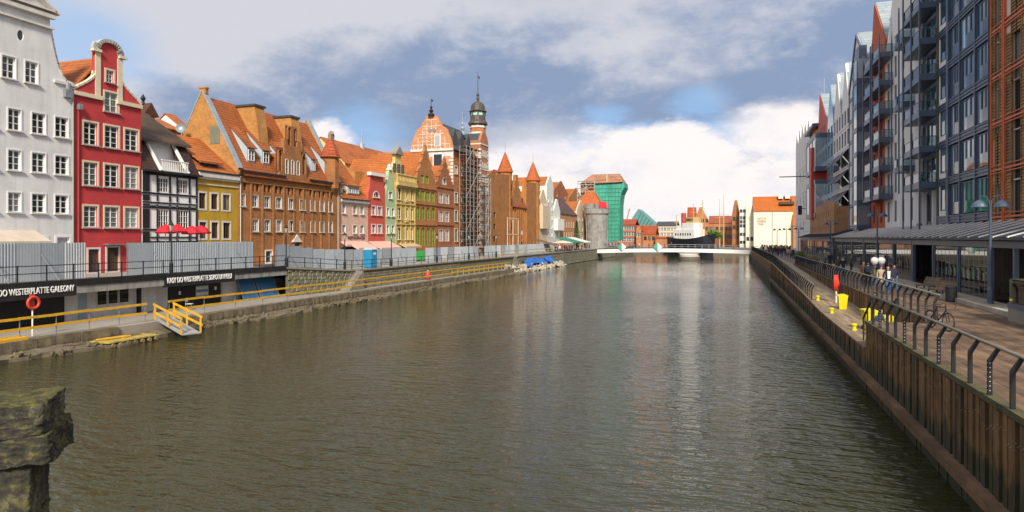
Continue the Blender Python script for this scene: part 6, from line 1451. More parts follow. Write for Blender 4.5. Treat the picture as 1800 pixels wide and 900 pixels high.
# yellow bins, bollards, life ring
ybin = plain('yellow_bin',(.72,.60,.01),.4,.1,3)
def wheelie(px,py,label,rz,z=DZ,ht=1.0):
    p = onZ(px,py,z); e = empty('wheelie_bin',p,rz,label,'bin','yellow wheelie bins'); s = ht
    b = MB(); b.add([(-.2*s,-.22*s,.06),(.2*s,-.22*s,.06),(.2*s,.22*s,.06),(-.2*s,.22*s,.06),(-.27*s,-.3*s,.9*s),(.27*s,-.3*s,.9*s),(.27*s,.3*s,.9*s),(-.27*s,.3*s,.9*s)],[(0,3,2,1),(4,5,6,7),(0,1,5,4),(1,2,6,5),(2,3,7,6),(3,0,4,7)]); b.build('body',ybin,e)
    b = MB(); b.prism([(-.33*s,.9*s),(.3*s,.9*s),(.3*s,.94*s),(.1*s,1.02*s),(-.33*s,.97*s)],-.3*s,.3*s); b.build('lid',ybin,e)
    for t in (-.2,.2): b = MB(); b.tube([(t*s-.04,.24*s,.1),(t*s+.04,.24*s,.1)],.1,12); b.build('wheel',black,e)
wheelie(1481,545,'yellow wheelie bin beside the red life-ring post',0); wheelie(1528,580,'yellow wheelie bin left of the crouching person',.2,ht=1.05); wheelie(1560,590,'yellow wheelie bin right of the crouching person',-.2,ht=.95)
for px,py,lb in ((1428,531,'farthest yellow mooring bollard on the lower walkway'),(1451,549,'middle yellow mooring bollard on the lower walkway'),(1483,578,'nearest yellow mooring bollard on the lower walkway')):
    p = onZ(px,py,DZ+.05); e = empty('mooring_bollard',(min(max(p.x,WX+.55),WX+.9),p.y,rampz(p.y)),0,lb,'bollard','yellow mooring bollards')
    b = MB(); b.lathe([(.14,0),(.14,.04),(.09,.06),(.09,.2),(.13,.24),(.14,.3),(.09,.34)],12); b.build('head',ybin,e); b = MB(); b.bar((-.5,-.1,.03),(-.05,0,.05),.1,.05); b.build('chain_plate',black,e)
p = onZ(1470,536,DZ); e = empty('life_ring_post',p,RAD(78),'red life ring in a tall case on a white post by the board wall','life ring'); b = MB(); b.tube([(0,0,0),(0,0,1.35)],.05,8); b.build('post',whitew,e)
b = MB(); b.prism([(.3*cos(k*pi/8),1.5+.55*sin(k*pi/8)) for k in range(16)],-.12,.12); b.build('case',plain('red_case',(.70,.04,.02),.4),e); t = torus(.24,.05,20,6,'y'); t.build('ring',redm,e,(0,-.12,1.5))
# bicycle
def bicycle(loc,rz,label):
    e = empty('bicycle',loc,rz,label,'bicycle'); fr = plain('bike_black',(.02,.02,.022),.3)
    for x_ in (-.52,.52):
        w = torus(.33,.022,28,6,'y').build('wheel',black,e,(x_,0,.35)); torus(.30,.01,28,5,'y').build('rim',steel,w)
        b = MB()
        for k in range(14): a = 2*pi*k/14; b.bar((0,0,0),(.3*cos(a),0,.3*sin(a)),.004)
        b.build('spokes',steel,w)
    b = MB(); S = (-.15,0,.85); H = (.36,0,.88); B = (-.08,0,.33); R = (-.52,0,.35)
    for a,c in ((S,H),(S,B),(B,(.38,0,.75)),(B,R),(R,(-.13,0,.8))): b.bar(a,c,.032)
    b.bar((.36,0,.95),(.40,0,.7),.035); b.bar((.40,-.05,.7),(.52,-.05,.35),.022); b.bar((.40,.05,.7),(.52,.05,.35),.022); b.build('frame',fr,e)
    b = MB(); b.lathe([(.02,-.02),(.1,0),(.02,.04)],10,(-.18,0,.93),0,1.4,.8); b.build('saddle',black,e)
    b = MB(); b.tube([(.42,-.28,1.0),(.40,-.1,1.02),(.36,0,1.0),(.40,.1,1.02),(.42,.28,1.0)],.014,6)
    for s in (-1,1): b.tube([(.42,s*.28,1.0),(.5,s*.28,.98),(.52,s*.28,.9),(.44,s*.28,.86)],.014,6)
    b.build('handlebar',black,e); b = MB(); b.tube([(-.08,-.1,.33),(-.08,.1,.33)],.02,6); b.bar((-.08,-.1,.33),(.06,-.1,.23),.02); b.bar((-.08,.1,.33),(-.2,.1,.43),.02); b.build('cranks',steel,e)
p = onZ(1659,583,PZ); bicycle((p.x,p.y+.55,PZ),RAD(-72),'dark bicycle leaning at the end of the inner railing')
# ------------------------------------------------------------------ mossy stone pier in the left foreground
from mathutils import noise as mnoise
mossy = None
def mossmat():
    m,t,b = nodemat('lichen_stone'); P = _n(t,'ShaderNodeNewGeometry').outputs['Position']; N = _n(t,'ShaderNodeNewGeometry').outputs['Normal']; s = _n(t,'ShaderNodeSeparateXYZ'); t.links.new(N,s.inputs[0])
    n1_ = _noise(t,P,4,6,.7); n2_ = _noise(t,P,16,6,.7); base = _ramp(t,n1_,[(.3,(.018,.017,.013)),(.54,(.05,.047,.035)),(.70,(.26,.25,.22))])  # lichen tones, darkened further to paint in the vignette of this corner
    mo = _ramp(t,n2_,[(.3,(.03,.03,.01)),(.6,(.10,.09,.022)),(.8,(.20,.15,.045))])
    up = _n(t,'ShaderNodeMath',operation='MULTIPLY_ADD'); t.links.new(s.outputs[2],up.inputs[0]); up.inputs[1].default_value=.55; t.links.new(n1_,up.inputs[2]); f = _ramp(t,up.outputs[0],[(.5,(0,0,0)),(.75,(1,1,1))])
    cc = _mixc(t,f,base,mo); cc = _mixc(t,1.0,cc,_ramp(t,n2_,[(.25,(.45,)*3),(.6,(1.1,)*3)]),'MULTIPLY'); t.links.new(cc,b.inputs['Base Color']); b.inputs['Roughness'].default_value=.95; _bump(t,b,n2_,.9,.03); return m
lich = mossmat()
def rough_block(name,x0,x1,y0,y1,z0,z1,parent,amp=.03,seed=0,n=22):
    bm = bmesh.new(); bmesh.ops.create_cube(bm,size=1); bmesh.ops.subdivide_edges(bm,edges=bm.edges,cuts=n,use_grid_fill=True)
    for v in bm.verts:
        u = v.co.copy(); k = [abs(u.x)*2,abs(u.y)*2,abs(u.z)*2]; e_ = sorted(k)[1]; rnd = max(0,(e_-.94))*.5
        p = Vector(((x0+x1)/2+u.x*(x1-x0),(y0+y1)/2+u.y*(y1-y0),(z0+z1)/2+u.z*(z1-z0)))
        c = Vector(((x0+x1)/2,(y0+y1)/2,(z0+z1)/2)); d = (p-c)
        p = p-d.normalized()*rnd*.6; q = p*5+Vector((seed*7.3,0,0)); p += Vector((mnoise.noise(q),mnoise.noise(q+Vector((9,0,0))),mnoise.noise(q+Vector((0,9,0)))))*amp
        q = p*17; p += Vector((mnoise.noise(q),mnoise.noise(q+Vector((9,0,0))),mnoise.noise(q+Vector((0,9,0)))))*amp*.6; q = p*47; p += Vector((mnoise.noise(q),mnoise.noise(q+Vector((9,0,0))),mnoise.noise(q+Vector((0,9,0)))))*amp*.4; v.co = p
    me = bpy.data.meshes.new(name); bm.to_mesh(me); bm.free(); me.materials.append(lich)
    for f in me.polygons: f.use_smooth = True
    return link(name,me,parent)
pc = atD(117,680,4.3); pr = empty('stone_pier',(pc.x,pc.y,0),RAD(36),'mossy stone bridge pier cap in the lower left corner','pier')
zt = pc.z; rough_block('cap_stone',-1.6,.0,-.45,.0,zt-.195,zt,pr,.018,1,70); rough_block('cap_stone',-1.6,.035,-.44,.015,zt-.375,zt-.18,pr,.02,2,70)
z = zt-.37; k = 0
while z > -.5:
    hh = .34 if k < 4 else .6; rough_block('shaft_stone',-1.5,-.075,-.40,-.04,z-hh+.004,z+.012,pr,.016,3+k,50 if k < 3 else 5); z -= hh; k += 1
# ================================================================== FAR END
far_b = plain('far_bank_paving',(.15,.135,.115),.9,.2,.1)
mb = MB(); mb.box(-500,900,262,3200,-1,2.3); struct(mb,'far_bank',far_b)
# footbridge
YB = 187.0; fbw = plain('bridge_white',(.82,.81,.80),.5,.04,.5)
fb = empty('footbridge',(0,YB,0),0,'low white footbridge spanning the river','bridge')
xa,xb_ = onY(1047,HOR,YB).x,onY(1334,HOR,YB).x; N = 24
def camb(t): return 2.75+.45*(1-(2*t-1)**2)
for k in range(N):
    t0,t1 = k/N,(k+1)/N; x0,x1 = xa+(xb_-xa)*t0,xa+(xb_-xa)*t1
    b = MB(); b.add([(x0,-.2,camb(t0)),(x1,-.2,camb(t1)),(x1,-.2,camb(t1)-1.0),(x0,-.2,camb(t0)-1.0),(x0,5.2,camb(t0)),(x1,5.2,camb(t1)),(x1,5.2,camb(t1)-1.0),(x0,5.2,camb(t0)-1.0)],[(0,1,2,3),(4,5,6,7),(0,1,5,4),(3,2,6,7)]); b.build('deck_segment',fbw,fb); b = MB(); b.add([(x0,.1,camb(t0)+.02),(x1,.1,camb(t1)+.02),(x1,4.9,camb(t1)+.02),(x0,4.9,camb(t0)+.02)],[(0,1,2,3)]); b.build('deck_paving',plain('bridge_asphalt',(.07,.065,.06),.9),fb)
for y in (0,5):
    for k in range(N):
        t0,t1 = k/N,(k+1)/N; x0,x1 = xa+(xb_-xa)*t0,xa+(xb_-xa)*t1; b = MB(); b.bar((x0,y,camb(t0)+1.1),(x1,y,camb(t1)+1.1),.08); b.bar((x0,y,camb(t0)+.55),(x1,y,camb(t1)+.55),.04); b.bar((x0,y,camb(t0)),(x0,y,camb(t0)+1.1),.07); b.build('railing',steel,fb)
xm = onY(1211,HOR,YB).x
b = MB(); b.prism([(xm-4.0,2.6),(xm+4.0,2.6),(xm+1.2,1.0),(xm-1.2,1.0)],0.2,4.8); b.build('pier_fork',plain('pier_concrete',(.50,.48,.45),.85,.15,.5),fb)
b = MB(); b.lathe([(3.1,-.5),(3.1,.25),(2.9,1.0),(2.3,1.2)],20,(xm,2.5,0),0,1,1.3); b.build('pier_base',plain('pier_fender',(.12,.10,.075),.8,.3,1),fb)
b = MB(); b.lathe([(2.95,.96),(2.9,1.5),(2.2,1.8)],20,(xm,2.5,0),0,1,1.3); b.build('pier_cap',MATS['pier_concrete'],fb)
for px,lb in ((1093,'green and white diamond navigation mark at the left end of the footbridge'),(1156,'green and white diamond navigation mark near mid footbridge')):
    p = onY(px,434,YB-.5); e = empty('navigation_mark',p,0,lb,'sign'); b = MB(); b.prism([(-1.3,0),(0,-1.2),(0,1.2)],-.05,.05); b.build('green_half',plain('nav_green',(.05,.40,.25),.5),e); b = MB(); b.prism([(.003,-1.2),(1.3,0),(.003,1.2)],-.05,.05); b.build('white_half',whitew,e)
# wrapped gate tower with orange roof
netg = plain('grey_net',(.30,.29,.28),.9,.45,.7,bump=.8,fine=2,streak=.4)
D_ = lambda px,py,dep: atD(px,py,dep)
def dep_at(px,X_): p = onX(px,HOR,X_); return (p-C0).dot(Vector((-sin(TH),cos(TH),0)))
gt_y = onX(1060,HOR,-39.5).y; S_ = dep_at(1052,-40.5)/F_PX
gtw = empty('wrapped_tower',onX(1049,HOR,-41.5).xyz*Vector((1,1,0)).x if False else (onX(1049,HOR,-41.5).x,onX(1049,HOR,-41.5).y,PZ),0,'squat gate tower wrapped in grey netting with crenellated top','tower')
r = 19*S_; zt = 6.35+(417-378)*S_-PZ
b = MB(); b.lathe([(r*.96,0),(r*.95,zt*.45),(r,zt*.8),(r*1.02,zt),(r*1.14,zt+.6),(r*1.16,zt+2.2),(r*.9,zt+2.2),(r*.9,zt+1)],24); b.build('netting',netg,gtw)
for k in range(10): a = k*pi/5; b = MB(); b.box(-1,1,-.5,.5,zt+2.2,zt+3.6); o = b.build('merlon',netg,gtw,(r*1.02*cos(a),r*1.02*sin(a),0),a+pi/2)
b = MB(); a = -.9; b.box(-1.4,1.4,-.1,.1,zt+2.3,zt+4.2); b.build('red_sheet',plain('red_sheet',(.65,.03,.04),.6),gtw,(r*1.17*cos(a),r*1.17*sin(a),0),a+pi/2)
for k in range(9): a = k*.7; b = MB(); b.tube([(r*.99*cos(a),r*.99*sin(a),0),(r*1.0*cos(a+.15),r*1.0*sin(a+.15),zt*.5),(r*1.02*cos(a),r*1.02*sin(a),zt)],.14,5); b.build('net_fold',netg,gtw)
pr_ = empty('orange_pyramid_roof_house',(onX(1039,HOR,-46).x,onX(1039,HOR,-46).y,PZ),0,'low house under steep orange pyramid roof left of the crane','house'); S2 = dep_at(1039,-46)/F_PX; zb_ = 6.35+(417-362)*S2-PZ; za = 6.35+(417-326)*S2-PZ
b = MB(); b.box(-20*S2,20*S2,-6,6,0,zb_); b.build('wall',brick_r,pr_); b = MB(); b.lathe([(23*S2*1.35,zb_),(.2,za)],4,(0,0,0),pi/4); b.build('roof',tilem('cone_tiles',(.62,.15,.03)),pr_)
# medieval port crane wrapped in green net
YZ = 226.0; cr_ = empty('harbour_crane',(onY(1070,HOR,YZ).x,YZ,PZ),0,'huge medieval wooden crane house wrapped in green scaffold net','crane'); ox = cr_.location.x
def cp(px,py): p = onY(px,py,YZ); return (p.x-ox,p.z-PZ)
gnet = plain('green_net',(.045,.33,.235),.8,.4,.3,bump=.8,fine=2,streak=.6,tint=(.14,.45,.36))
S = [cp(*q) for q in ((1040,323),(1097,321),(1097.5,329),(1091.5,341),(1089,360),(1088.5,422),(1062,424),(1060,385),(1048,345))]
S = [(a,max(0,z)) for a,z in S]; b = MB(); b.prism(S,0,9); b.build('green_net',gnet,cr_)
for k in range(16):
    z = 1.4*k+.8; b = MB()
    x0,x1 = cp(1063,400)[0],cp(1088.8,400)[0]
    if z > 15: x0 -= (z-15)*.6; x1 += (z-15)*.12
    if z > 21: break
    b.bar((x0,-.06,z),(x1,-.06,z),.12); b.build('ledger',plain('net_seam_green',(.03,.22,.13),.7),cr_)
for k in range(5): x_ = cp(1064+k*5.8,400)[0]; b = MB(); b.bar((x_,-.05,0),(x_,-.05,20.5),.12); b.build('standard',MATS['net_seam_green'],cr_)
z0 = cp(1060,323)[1]; z1 = cp(1060,304)[1]; xl,xr_ = cp(1019,320)[0],cp(1095,320)[0]
b = MB(); b.add([(xl,-.8,z0),(xr_,-.8,z0+.4),(xr_,10,z0+.4),(xl,10,z0),(cp(1036,304)[0],4.5,z1),(cp(1086,304)[0],4.5,z1)],[(0,1,5,4),(1,2,5),(2,3,4,5),(3,0,4),(3,2,1,0)]); b.build('roof',tilem('crane_tiles',(.40,.17,.09),(.50,.36,.26),dirt=.3,tw=1.4,th=1.2),cr_)
b = MB(); b.box(cp(1066,310)[0],cp(1068,310)[0],-.3,0,z0+.6,z1-.6); b.build('roof_ladder',plain('pale_timber',(.55,.45,.25),.7),cr_)
b = MB(); b.box(cp(1020,320)[0],cp(1048,320)[0],.5,9.5,0,z0); b.build('brick_body',brickm('crane_brick',(.50,.25,.12),(.42,.2,.1),(.4,.28,.18)),cr_)
sc3 = empty('scaffold',(onY(1016,HOR,YZ-1).x,YZ-1,PZ+0),0,'light scaffold at the left flank of the crane house','scaffold'); scaffold(sc3,6,z0+1,1.2,2,9,.1)
# cafe terrace: awnings, parasols
def slab_awning(label,pa,pb,y,m,X_=-38.0,dep=5):
    p0,p1 = onX(pa,HOR,X_),onX(pb,HOR,X_); e = empty('terrace_awning',(X_,p0.y,PZ),0,label,'awning','terrace awnings'); l = p1.y-p0.y; z = 6.35-(y-417)*dep_at((pa+pb)/2,X_)/F_PX-PZ
    b = MB(); b.prism([(0,z-.9),(-dep,z+.5),(-dep,z+.6),(0,z-.78),(.05,z-1.2),(0,z-1.2)],0,l,'yz') if False else b.prism([(0,z-.9),(-dep,z+.5),(-dep,z+.62),(0,z-.75)],0,l,'xz'); o = b.build('cloth',m,e); 
    for y_ in (.2,l-.2):
        for x_ in (-.1,-dep+.1): q = MB(); q.bar((x_,y_,0),(x_,y_,z-.6 if x_ > -1 else z+.4),.1); q.build('post',steel,e)
slab_awning('grey striped awning of the riverside cafe',995,1008,424,plain('grey_awning',(.30,.29,.28),.8)); slab_awning('wide dark green awning of the riverside cafe',1008.5,1026,421,plain('green_awning',(.01,.20,.13),.7)); slab_awning('white awning right of the green cafe awning',1026.5,1040,421,plain('white_awning',(.68,.66,.62),.8)); slab_awning('brown awning left of the cafe parasol',974,983,425,plain('brown_awning',(.16,.08,.06),.8))
def parasol(loc,r,hh,m,label,cat='parasol',n=8,folded=0,group=None):
    e = empty('parasol',loc,random.random(),label,cat,group); b = MB(); b.tube([(0,0,0),(0,0,hh)],.03,6); b.build('pole',steel,e)
    b = MB(); b.lathe([(r*.9,hh-.75),(r,hh-.62),(r*.55,hh-.22),(.03,hh+.02)],n); b.build('canopy',m,e); b = MB(); b.box(-.25,.25,-.25,.25,0,.06); b.build('foot',concrete,e)
p = onX(989,HOR,-37.6); parasol((-37.6,p.y,PZ),2.6,2.7,plain('ecru_cloth',(.62,.55,.42),.8),'cream parasol on the riverside cafe terrace')
rp = plain('red_parasol',(.50,.01,.025),.7,.2,2)
for px,py,lb in ((291,402,'red parasol left of the timber-framed house lamp'),(312,401,'red parasol right of the lamp in front of the timber-framed house'),(337,404,'red parasol before the white panels of the timber-framed house'),(353,403,'red parasol overlapping the ochre-yellow house')):
    q = onX(px,py,-44.2); parasol((-44.2,q.y,GZ),.85,q.z-GZ+.35,rp,lb,n=6,group='red parasols')
# red canopy railings etc on the far bank, ship
YF = 252.0
shp = empty('moored_ship',onY(1216,HOR,YF).xyz*1.0 if False else (onY(1216,HOR,YF).x,YF,0),RAD(-38),'black hulled museum ship with white deckhouse moored at the far bank','ship')
shp.scale = (.78,.9,1.25); b = MB(); L2 = 12.5; pts = []; n = 14; rows = ((1.0,1),(.93,.5),(.75,0))
vs = []; fs = []
for i in range(n+1):
    t = i/n; x = -L2+2*L2*t; w = 4.0*(1-max(0,(t-.62)/.38)**2.2)*(1-.25*max(0,(.15-t)/.15)); zt = 4.6+1.3*(2*t-1)**2*(1.15 if t > .5 else .5)
    for s,zf,wf in ((-1,zt,1),(-1,zt*.45,.95),(-1,-.3,.7),(1,-.3,.7),(1,zt*.45,.95),(1,zt,1)): vs.append((x+(1.8*(zf/zt) if t > .95 else 0),s*w*wf,zf))
for i in range(n):
    for j in range(6): fs.append((i*6+j,i*6+(j+1)%6,(i+1)*6+(j+1)%6,(i+1)*6+j))
fs += [tuple(range(6)),tuple(n*6+k for k in range(6))]; b.add(vs,fs); b.build('hull',plain('hull_black',(.012,.014,.022),.4,.2,.6),shp)
shw = plain('ship_white',(.78,.77,.75),.5,.06,.5); shb = plain('ship_buff',(.55,.38,.16),.6)
for nm,m,x0,x1,w,z0,z1 in (('deckhouse',shw,-8,4.5,3.2,4.6,7.4),('bridge_deck',shw,-3,4,2.9,7.4,9.3),('wheelhouse',shb,-1,3.2,2.4,9.3,11.0),('funnel_deck',shw,-7,-3.5,2.6,7.4,8.6)):
    q = MB(); q.box(x0,x1,-w,w,z0,z1); q.build(nm,m,shp)
for k in range(6): q = MB(); q.box(-.8+k*.65,-.35+k*.65,-2.45,-2.4,9.8,10.6); q.build('window',glass,shp)
for k in range(7): q = MB(); q.box(-7+k*1.5,-6.3+k*1.5,-3.25,-3.2,5.6,6.3); q.build('porthole',glass,shp)
q = MB(); q.lathe([(1.1,8.6),(1.1,12.2),(1.0,12.4)],14,(-5,0,0)); q.build('funnel',plain('funnel_red',(.40,.06,.04),.6),shp)
for x_,z_ in ((-9.5,12),(6.5,16),(1,15)): q = MB(); q.tube([(x_,0,4.5),(x_,0,z_)],.16,6); q.bar((x_,-1.6,z_-2.5),(x_,1.6,z_-2.5),.12); q.build('mast',shb,shp)
# buildings along the far bank, each turned to the camera
def farb(name,label,pa,pb,Y,eave,peak,wallm,roofm,ridge='x',rows=(),cols=0,ww=1.1,wh_=1.6,d=12,cat='building',base=2.3,fm=whitew,holes=None):
    p0 = onY(pa,HOR,Y); h = House(name,label,p0.x,Y,base,0,cat); W_ = h.x(pb); pm = (pa+pb)/2; ze = h.z(pm,eave); wn_ = []
    for y in rows:
        for k in range(cols): xx = W_*(k+.5)/cols; z = h.z(pm,y); wn_.append((xx-ww/2,xx+ww/2,z-wh_/2,z+wh_/2))
    if ridge == 'y': zp = h.z(pm,peak); G = [(0,0),(W_,0),(W_,ze),(W_/2+.5,zp),(W_/2-.5,zp),(0,ze)]
    else: G = [(0,0),(W_,0),(W_,ze),(0,ze)]
    h.facade(G,wn_,wallm,.5,.25,(.02,W_-.02,d,ze-.05)); 
    for w in wn_: h.win(*w,cols=2,rows=2,fm=fm,mw=.1,fw=.1,reveal=.25)
    if ridge == 'y': h.roofy(.1,W_-.1,ze-.1,zp-.4,.55,d,roofm)
    elif ridge == 'x': h.roofx(-.2,W_+.2,ze,h.z(pm,peak,d/2),0,d,roofm)
    h.W=W_; h.ze=ze; h.pm=pm; return h
fb_r = brickm('far_red_brick',(.46,.14,.075),(.40,.115,.06),(.4,.25,.18)); fb_o = brickm('far_orange_brick',(.58,.22,.08),(.50,.18,.065),(.45,.28,.16))
farb('far_red_block','red brick block with many white windows right of the crane',1086,1116,268,395,386,fb_r,tile_r,rows=(401,411,421),cols=7)
farb('far_orange_house','orange brick hall with broad tiled roof on the far bank',1116.5,1152,270,412,397,fb_o,tile_r,rows=(419,),cols=5,fm=brown)
h = farb('far_gabled_house','small orange gabled house front on the far bank',1118,1127,264,405,398,fb_o,tile_r,'y',rows=(413,),cols=2)
tq = House('slanted_glass_tower','teal slanted museum tower leaning above the far roofs',onY(1110,HOR,430).x,430,2.3,0,'building'); A_ = [tq.at(*q) for q in ((1111,430),(1152,430),(1152,393),(1122,367),(1111,383))]
b = MB(); b.prism(A_,0,22); tq.part(b,'wall',plain('teal_metal',(.10,.26,.24),.35,.15,.1)); 
for k in range(1,6): 
    x0,z0 = tq.at(1111+k*2.0,384+k*3); b = MB(); p,q = tq.at(1122+k*5,369+k*4.2),tq.at(1114+k*5,390+k*2); b.bar((p[0],-.15,p[1]),(q[0],-.15,q[1]),.5); tq.part(b,'seam',plain('teal_seam',(.05,.14,.14),.4))
farb('far_cream_block','cream plaster block with dark attic windows on the far bank',1154,1190,300,397,390,plain('far_cream',(.58,.50,.36),.85,.1,.3),slate_m,rows=(403,412),cols=6,d=14)
farb('far_low_orange_wall','low orange brick wall building left of the ship',1152,1186,266,419,416,fb_o,tile_r,rows=(),cols=0,d=5)
h = farb('far_brick_gable','brick warehouse with stepped gable behind the ship',1218,1246,300,392,364,fb_o,tile_r,'y',rows=(388,402,416),cols=4,d=26,fm=brown)
farb('far_wing_roof','brick wing with dark red roof left of the stepped gable',1208,1222,316,385,365,fb_r,tile_r,rows=(),cols=0,d=12)
farb('far_long_brick','long orange brick warehouse behind the masts',1246.5,1291,305,392,380,fb_o,tilem('far_red_tiles',(.45,.13,.06)),rows=(402,416),cols=8,fm=brown)
farb('narrow_brick_house','narrow dark brick gable house left of the white warehouse',1287,1300,282,375,352,brick_g,tile_o,'y',rows=(385,400,415),cols=2,fm=brown)
h = farb('white_warehouse_gable','white gable front with rows of dark windows',1300,1311,278,372,344,plain('far_white',(.66,.65,.62),.85),tile_o,'y',rows=(371,383,390,397,412,426),cols=2,ww=1.0,wh_=1.3,d=20,fm=brown)
wy = plain('far_cream_yellow',(.78,.73,.58),.85,.08,.2)
h = farb('cream_gable_house','pale cream steep gable beside the big warehouse',1311,1325,276,372,345,wy,tile_o,'y',rows=(420,),cols=2,d=20,fm=brown)
h = farb('cream_warehouse','broad cream warehouse with huge orange roof and faint lettering',1325,1394,272,371,346,wy,tilem('bright_orange_tiles',(.62,.16,.02),dirt=.12),rows=(),cols=0,d=14)
b = MB(); b.bar((h.x(1357.5),-.1,0),(h.x(1357.5),-.1,h.ze),.2); h.part(b,'downpipe',steel); greyt = plain('faded_letters',(.36,.32,.24),.8)
for i,s in enumerate(('NARODOWE','MUZEUM MORSKIE','W GDANSKU')): text3d(s,1.3,greyt,h.root,(h.x(1331.5),-.05,h.z(1340,386+i*5)),(RAD(90),0,0),width=(h.x(1347.5)-h.x(1331.5))*(1,.95,.7)[i])
for px in (1372,1384): b = MB(); x_ = h.x(px,5); b.box(x_-.8,x_+.8,4,7,h.ze+5,h.z(px,347,6)+1.0); h.part(b,'chimney',whitew)
b = MB(); x_ = h.x(1383,2); b.box(x_-2.6,x_+2.6,1.2,4,h.ze+2.6,h.ze+3.6); h.part(b,'dormer',brown)
farb('orange_brick_end','orange brick gabled block beside the cream warehouse',1394.3,1408,270,395,345,fb_o,tile_o,rows=(),cols=0,d=12)
e = empty('site_fence',(onY(1184,HOR,263).x,263,2.3),0,'pinkish site fence behind the footbridge','fence'); pkf = plain('pink_sheet',(.42,.16,.15),.7); l = onY(1250,HOR,263).x-e.location.x
for k in range(9): b = MB(); b.box(l*k/9+.03,l*(k+1)/9-.03,0,.1,0,2.0); b.build('panel',pkf if k != 7 else plain('red_sheet',(.65,.03,.04),.6),e)
for px,yt,X_ in ((1272,341,275),(1265,350,285)):
    p = onY(px,HOR,X_); e = empty('ship_mast',(p.x,X_,2.3),0,'tall thin mast in front of the brick warehouse' if px == 1272 else 'shorter thin mast beside the tallest mast','mast'); z = onY(px,yt,X_).z-2.3; b = MB(); b.tube([(0,0,0),(0,0,z*.6),(0,0,z)],[.28,.2,.08],6); b.build('pole',shb,e); b = MB(); b.bar((-2,0,z*.62),(2,0,z*.62),.12); b.build('crosstree',shb,e)
for px,lb in ((1092,'thin harbour crane jib nearest the green net'),(1100,'second thin harbour crane jib beside the slanted tower')):
    p = onY(px,HOR,520); e = empty('port_crane',(p.x,520,2.3),0,lb,'crane'); z = onY(px,372,520).z; b = MB(); b.bar((0,0,0),(0,0,z*.6),1.2); b.build('tower',steel,e); b = MB(); b.bar((0,0,z*.55),(3.0 if px > 1095 else -1.5,0,z),.8); b.bar((0,0,z*.6),(-3,0,z*.75),.6); b.build('jib',steel,e)
# trees: leafy one by the ship, bare ones behind the gate
def tree(name,label,loc,hh,r,leafy,seed,leafm=None):
    rr = random.Random(seed); e = empty(name,loc,0,label,'tree'); b = MB(); L = []
    def grow(p,d,l,w,dep):
        q = p+d*l; b.tube([p,q],[w,w*.65],5,False); 
        if dep == 0: L.append(q); return
        for k in range(3): grow(q,(d+Vector((rr.uniform(-1,1),rr.uniform(-1,1),rr.uniform(-.2,.7)))*.7).normalized(),l*rr.uniform(.6,.8),w*.6,dep-1)
    grow(Vector((0,0,0)),Vector((0,0,1)),hh*.36,r*.05,4); b.build('trunk',plain('bark',(.07,.055,.04),.9),e)
    if leafy:
        c = MB()
        for p in L:
            for k in range(26):
                o = p+Vector((rr.gauss(0,1),rr.gauss(0,1),rr.gauss(0,.8)))*r*.16; s = rr.uniform(.12,.3); a = Vector((rr.uniform(-1,1),rr.uniform(-1,1),rr.uniform(-1,1)))*s; d = Vector((rr.uniform(-1,1),rr.uniform(-1,1),rr.uniform(-1,1)))*s; c.add([o-a,o+d,o+a,o-d],[(0,1,2,3)])
        c.build('crown',leafm,e)
lf = plain('leaf_green',(.10,.20,.02),.7,.4,1.5)
p = onY(1254,HOR,264); tree('leafy_tree','light green leafy tree at the bow of the ship',(p.x,264,2.3),6.0,3.8,True,3,lf)
p = onX(915,HOR,-62); tree('bare_tree','bare tree behind the gate between its towers',(p.x,p.y,2.5),21,7,False,5); p = onX(922,HOR,-66); tree('bare_tree','second bare tree behind the gate, closer to the right tower',(p.x,p.y,2.5),20,7,False,8)
p = onX(1013.5,HOR,-43)
def columnar(label,loc,hh,r,m):
    e = empty('columnar_tree',loc,0,label,'tree'); b = MB(); b.tube([(0,0,0),(0,0,hh*.7)],[.15,.05],6); b.build('trunk',MATS['bark'],e); c = MB(); r2 = random.Random(4)
    for k in range(1500):
        t = r2.random(); w = r*(1-t)**.6*min(1,t*6+.3)*r2.random()**.4; a_ = r2.random()*6.28; o = Vector((w*cos(a_),w*sin(a_),.5+t*(hh-.5))); s = .16; a = Vector((r2.uniform(-1,1),r2.uniform(-1,1),r2.uniform(-1,1)))*s; d = Vector((r2.uniform(-1,1),r2.uniform(-1,1),r2.uniform(-1,1)))*s; c.add([o-a,o+d,o+a,o-d],[(0,1,2,3)])
    c.build('crown',m,e)
columnar('slim dark green columnar tree beside the brick hall',(p.x,p.y,PZ),8.5,1.3,plain('leaf_dark',(.05,.11,.03),.7,.4,1.5))
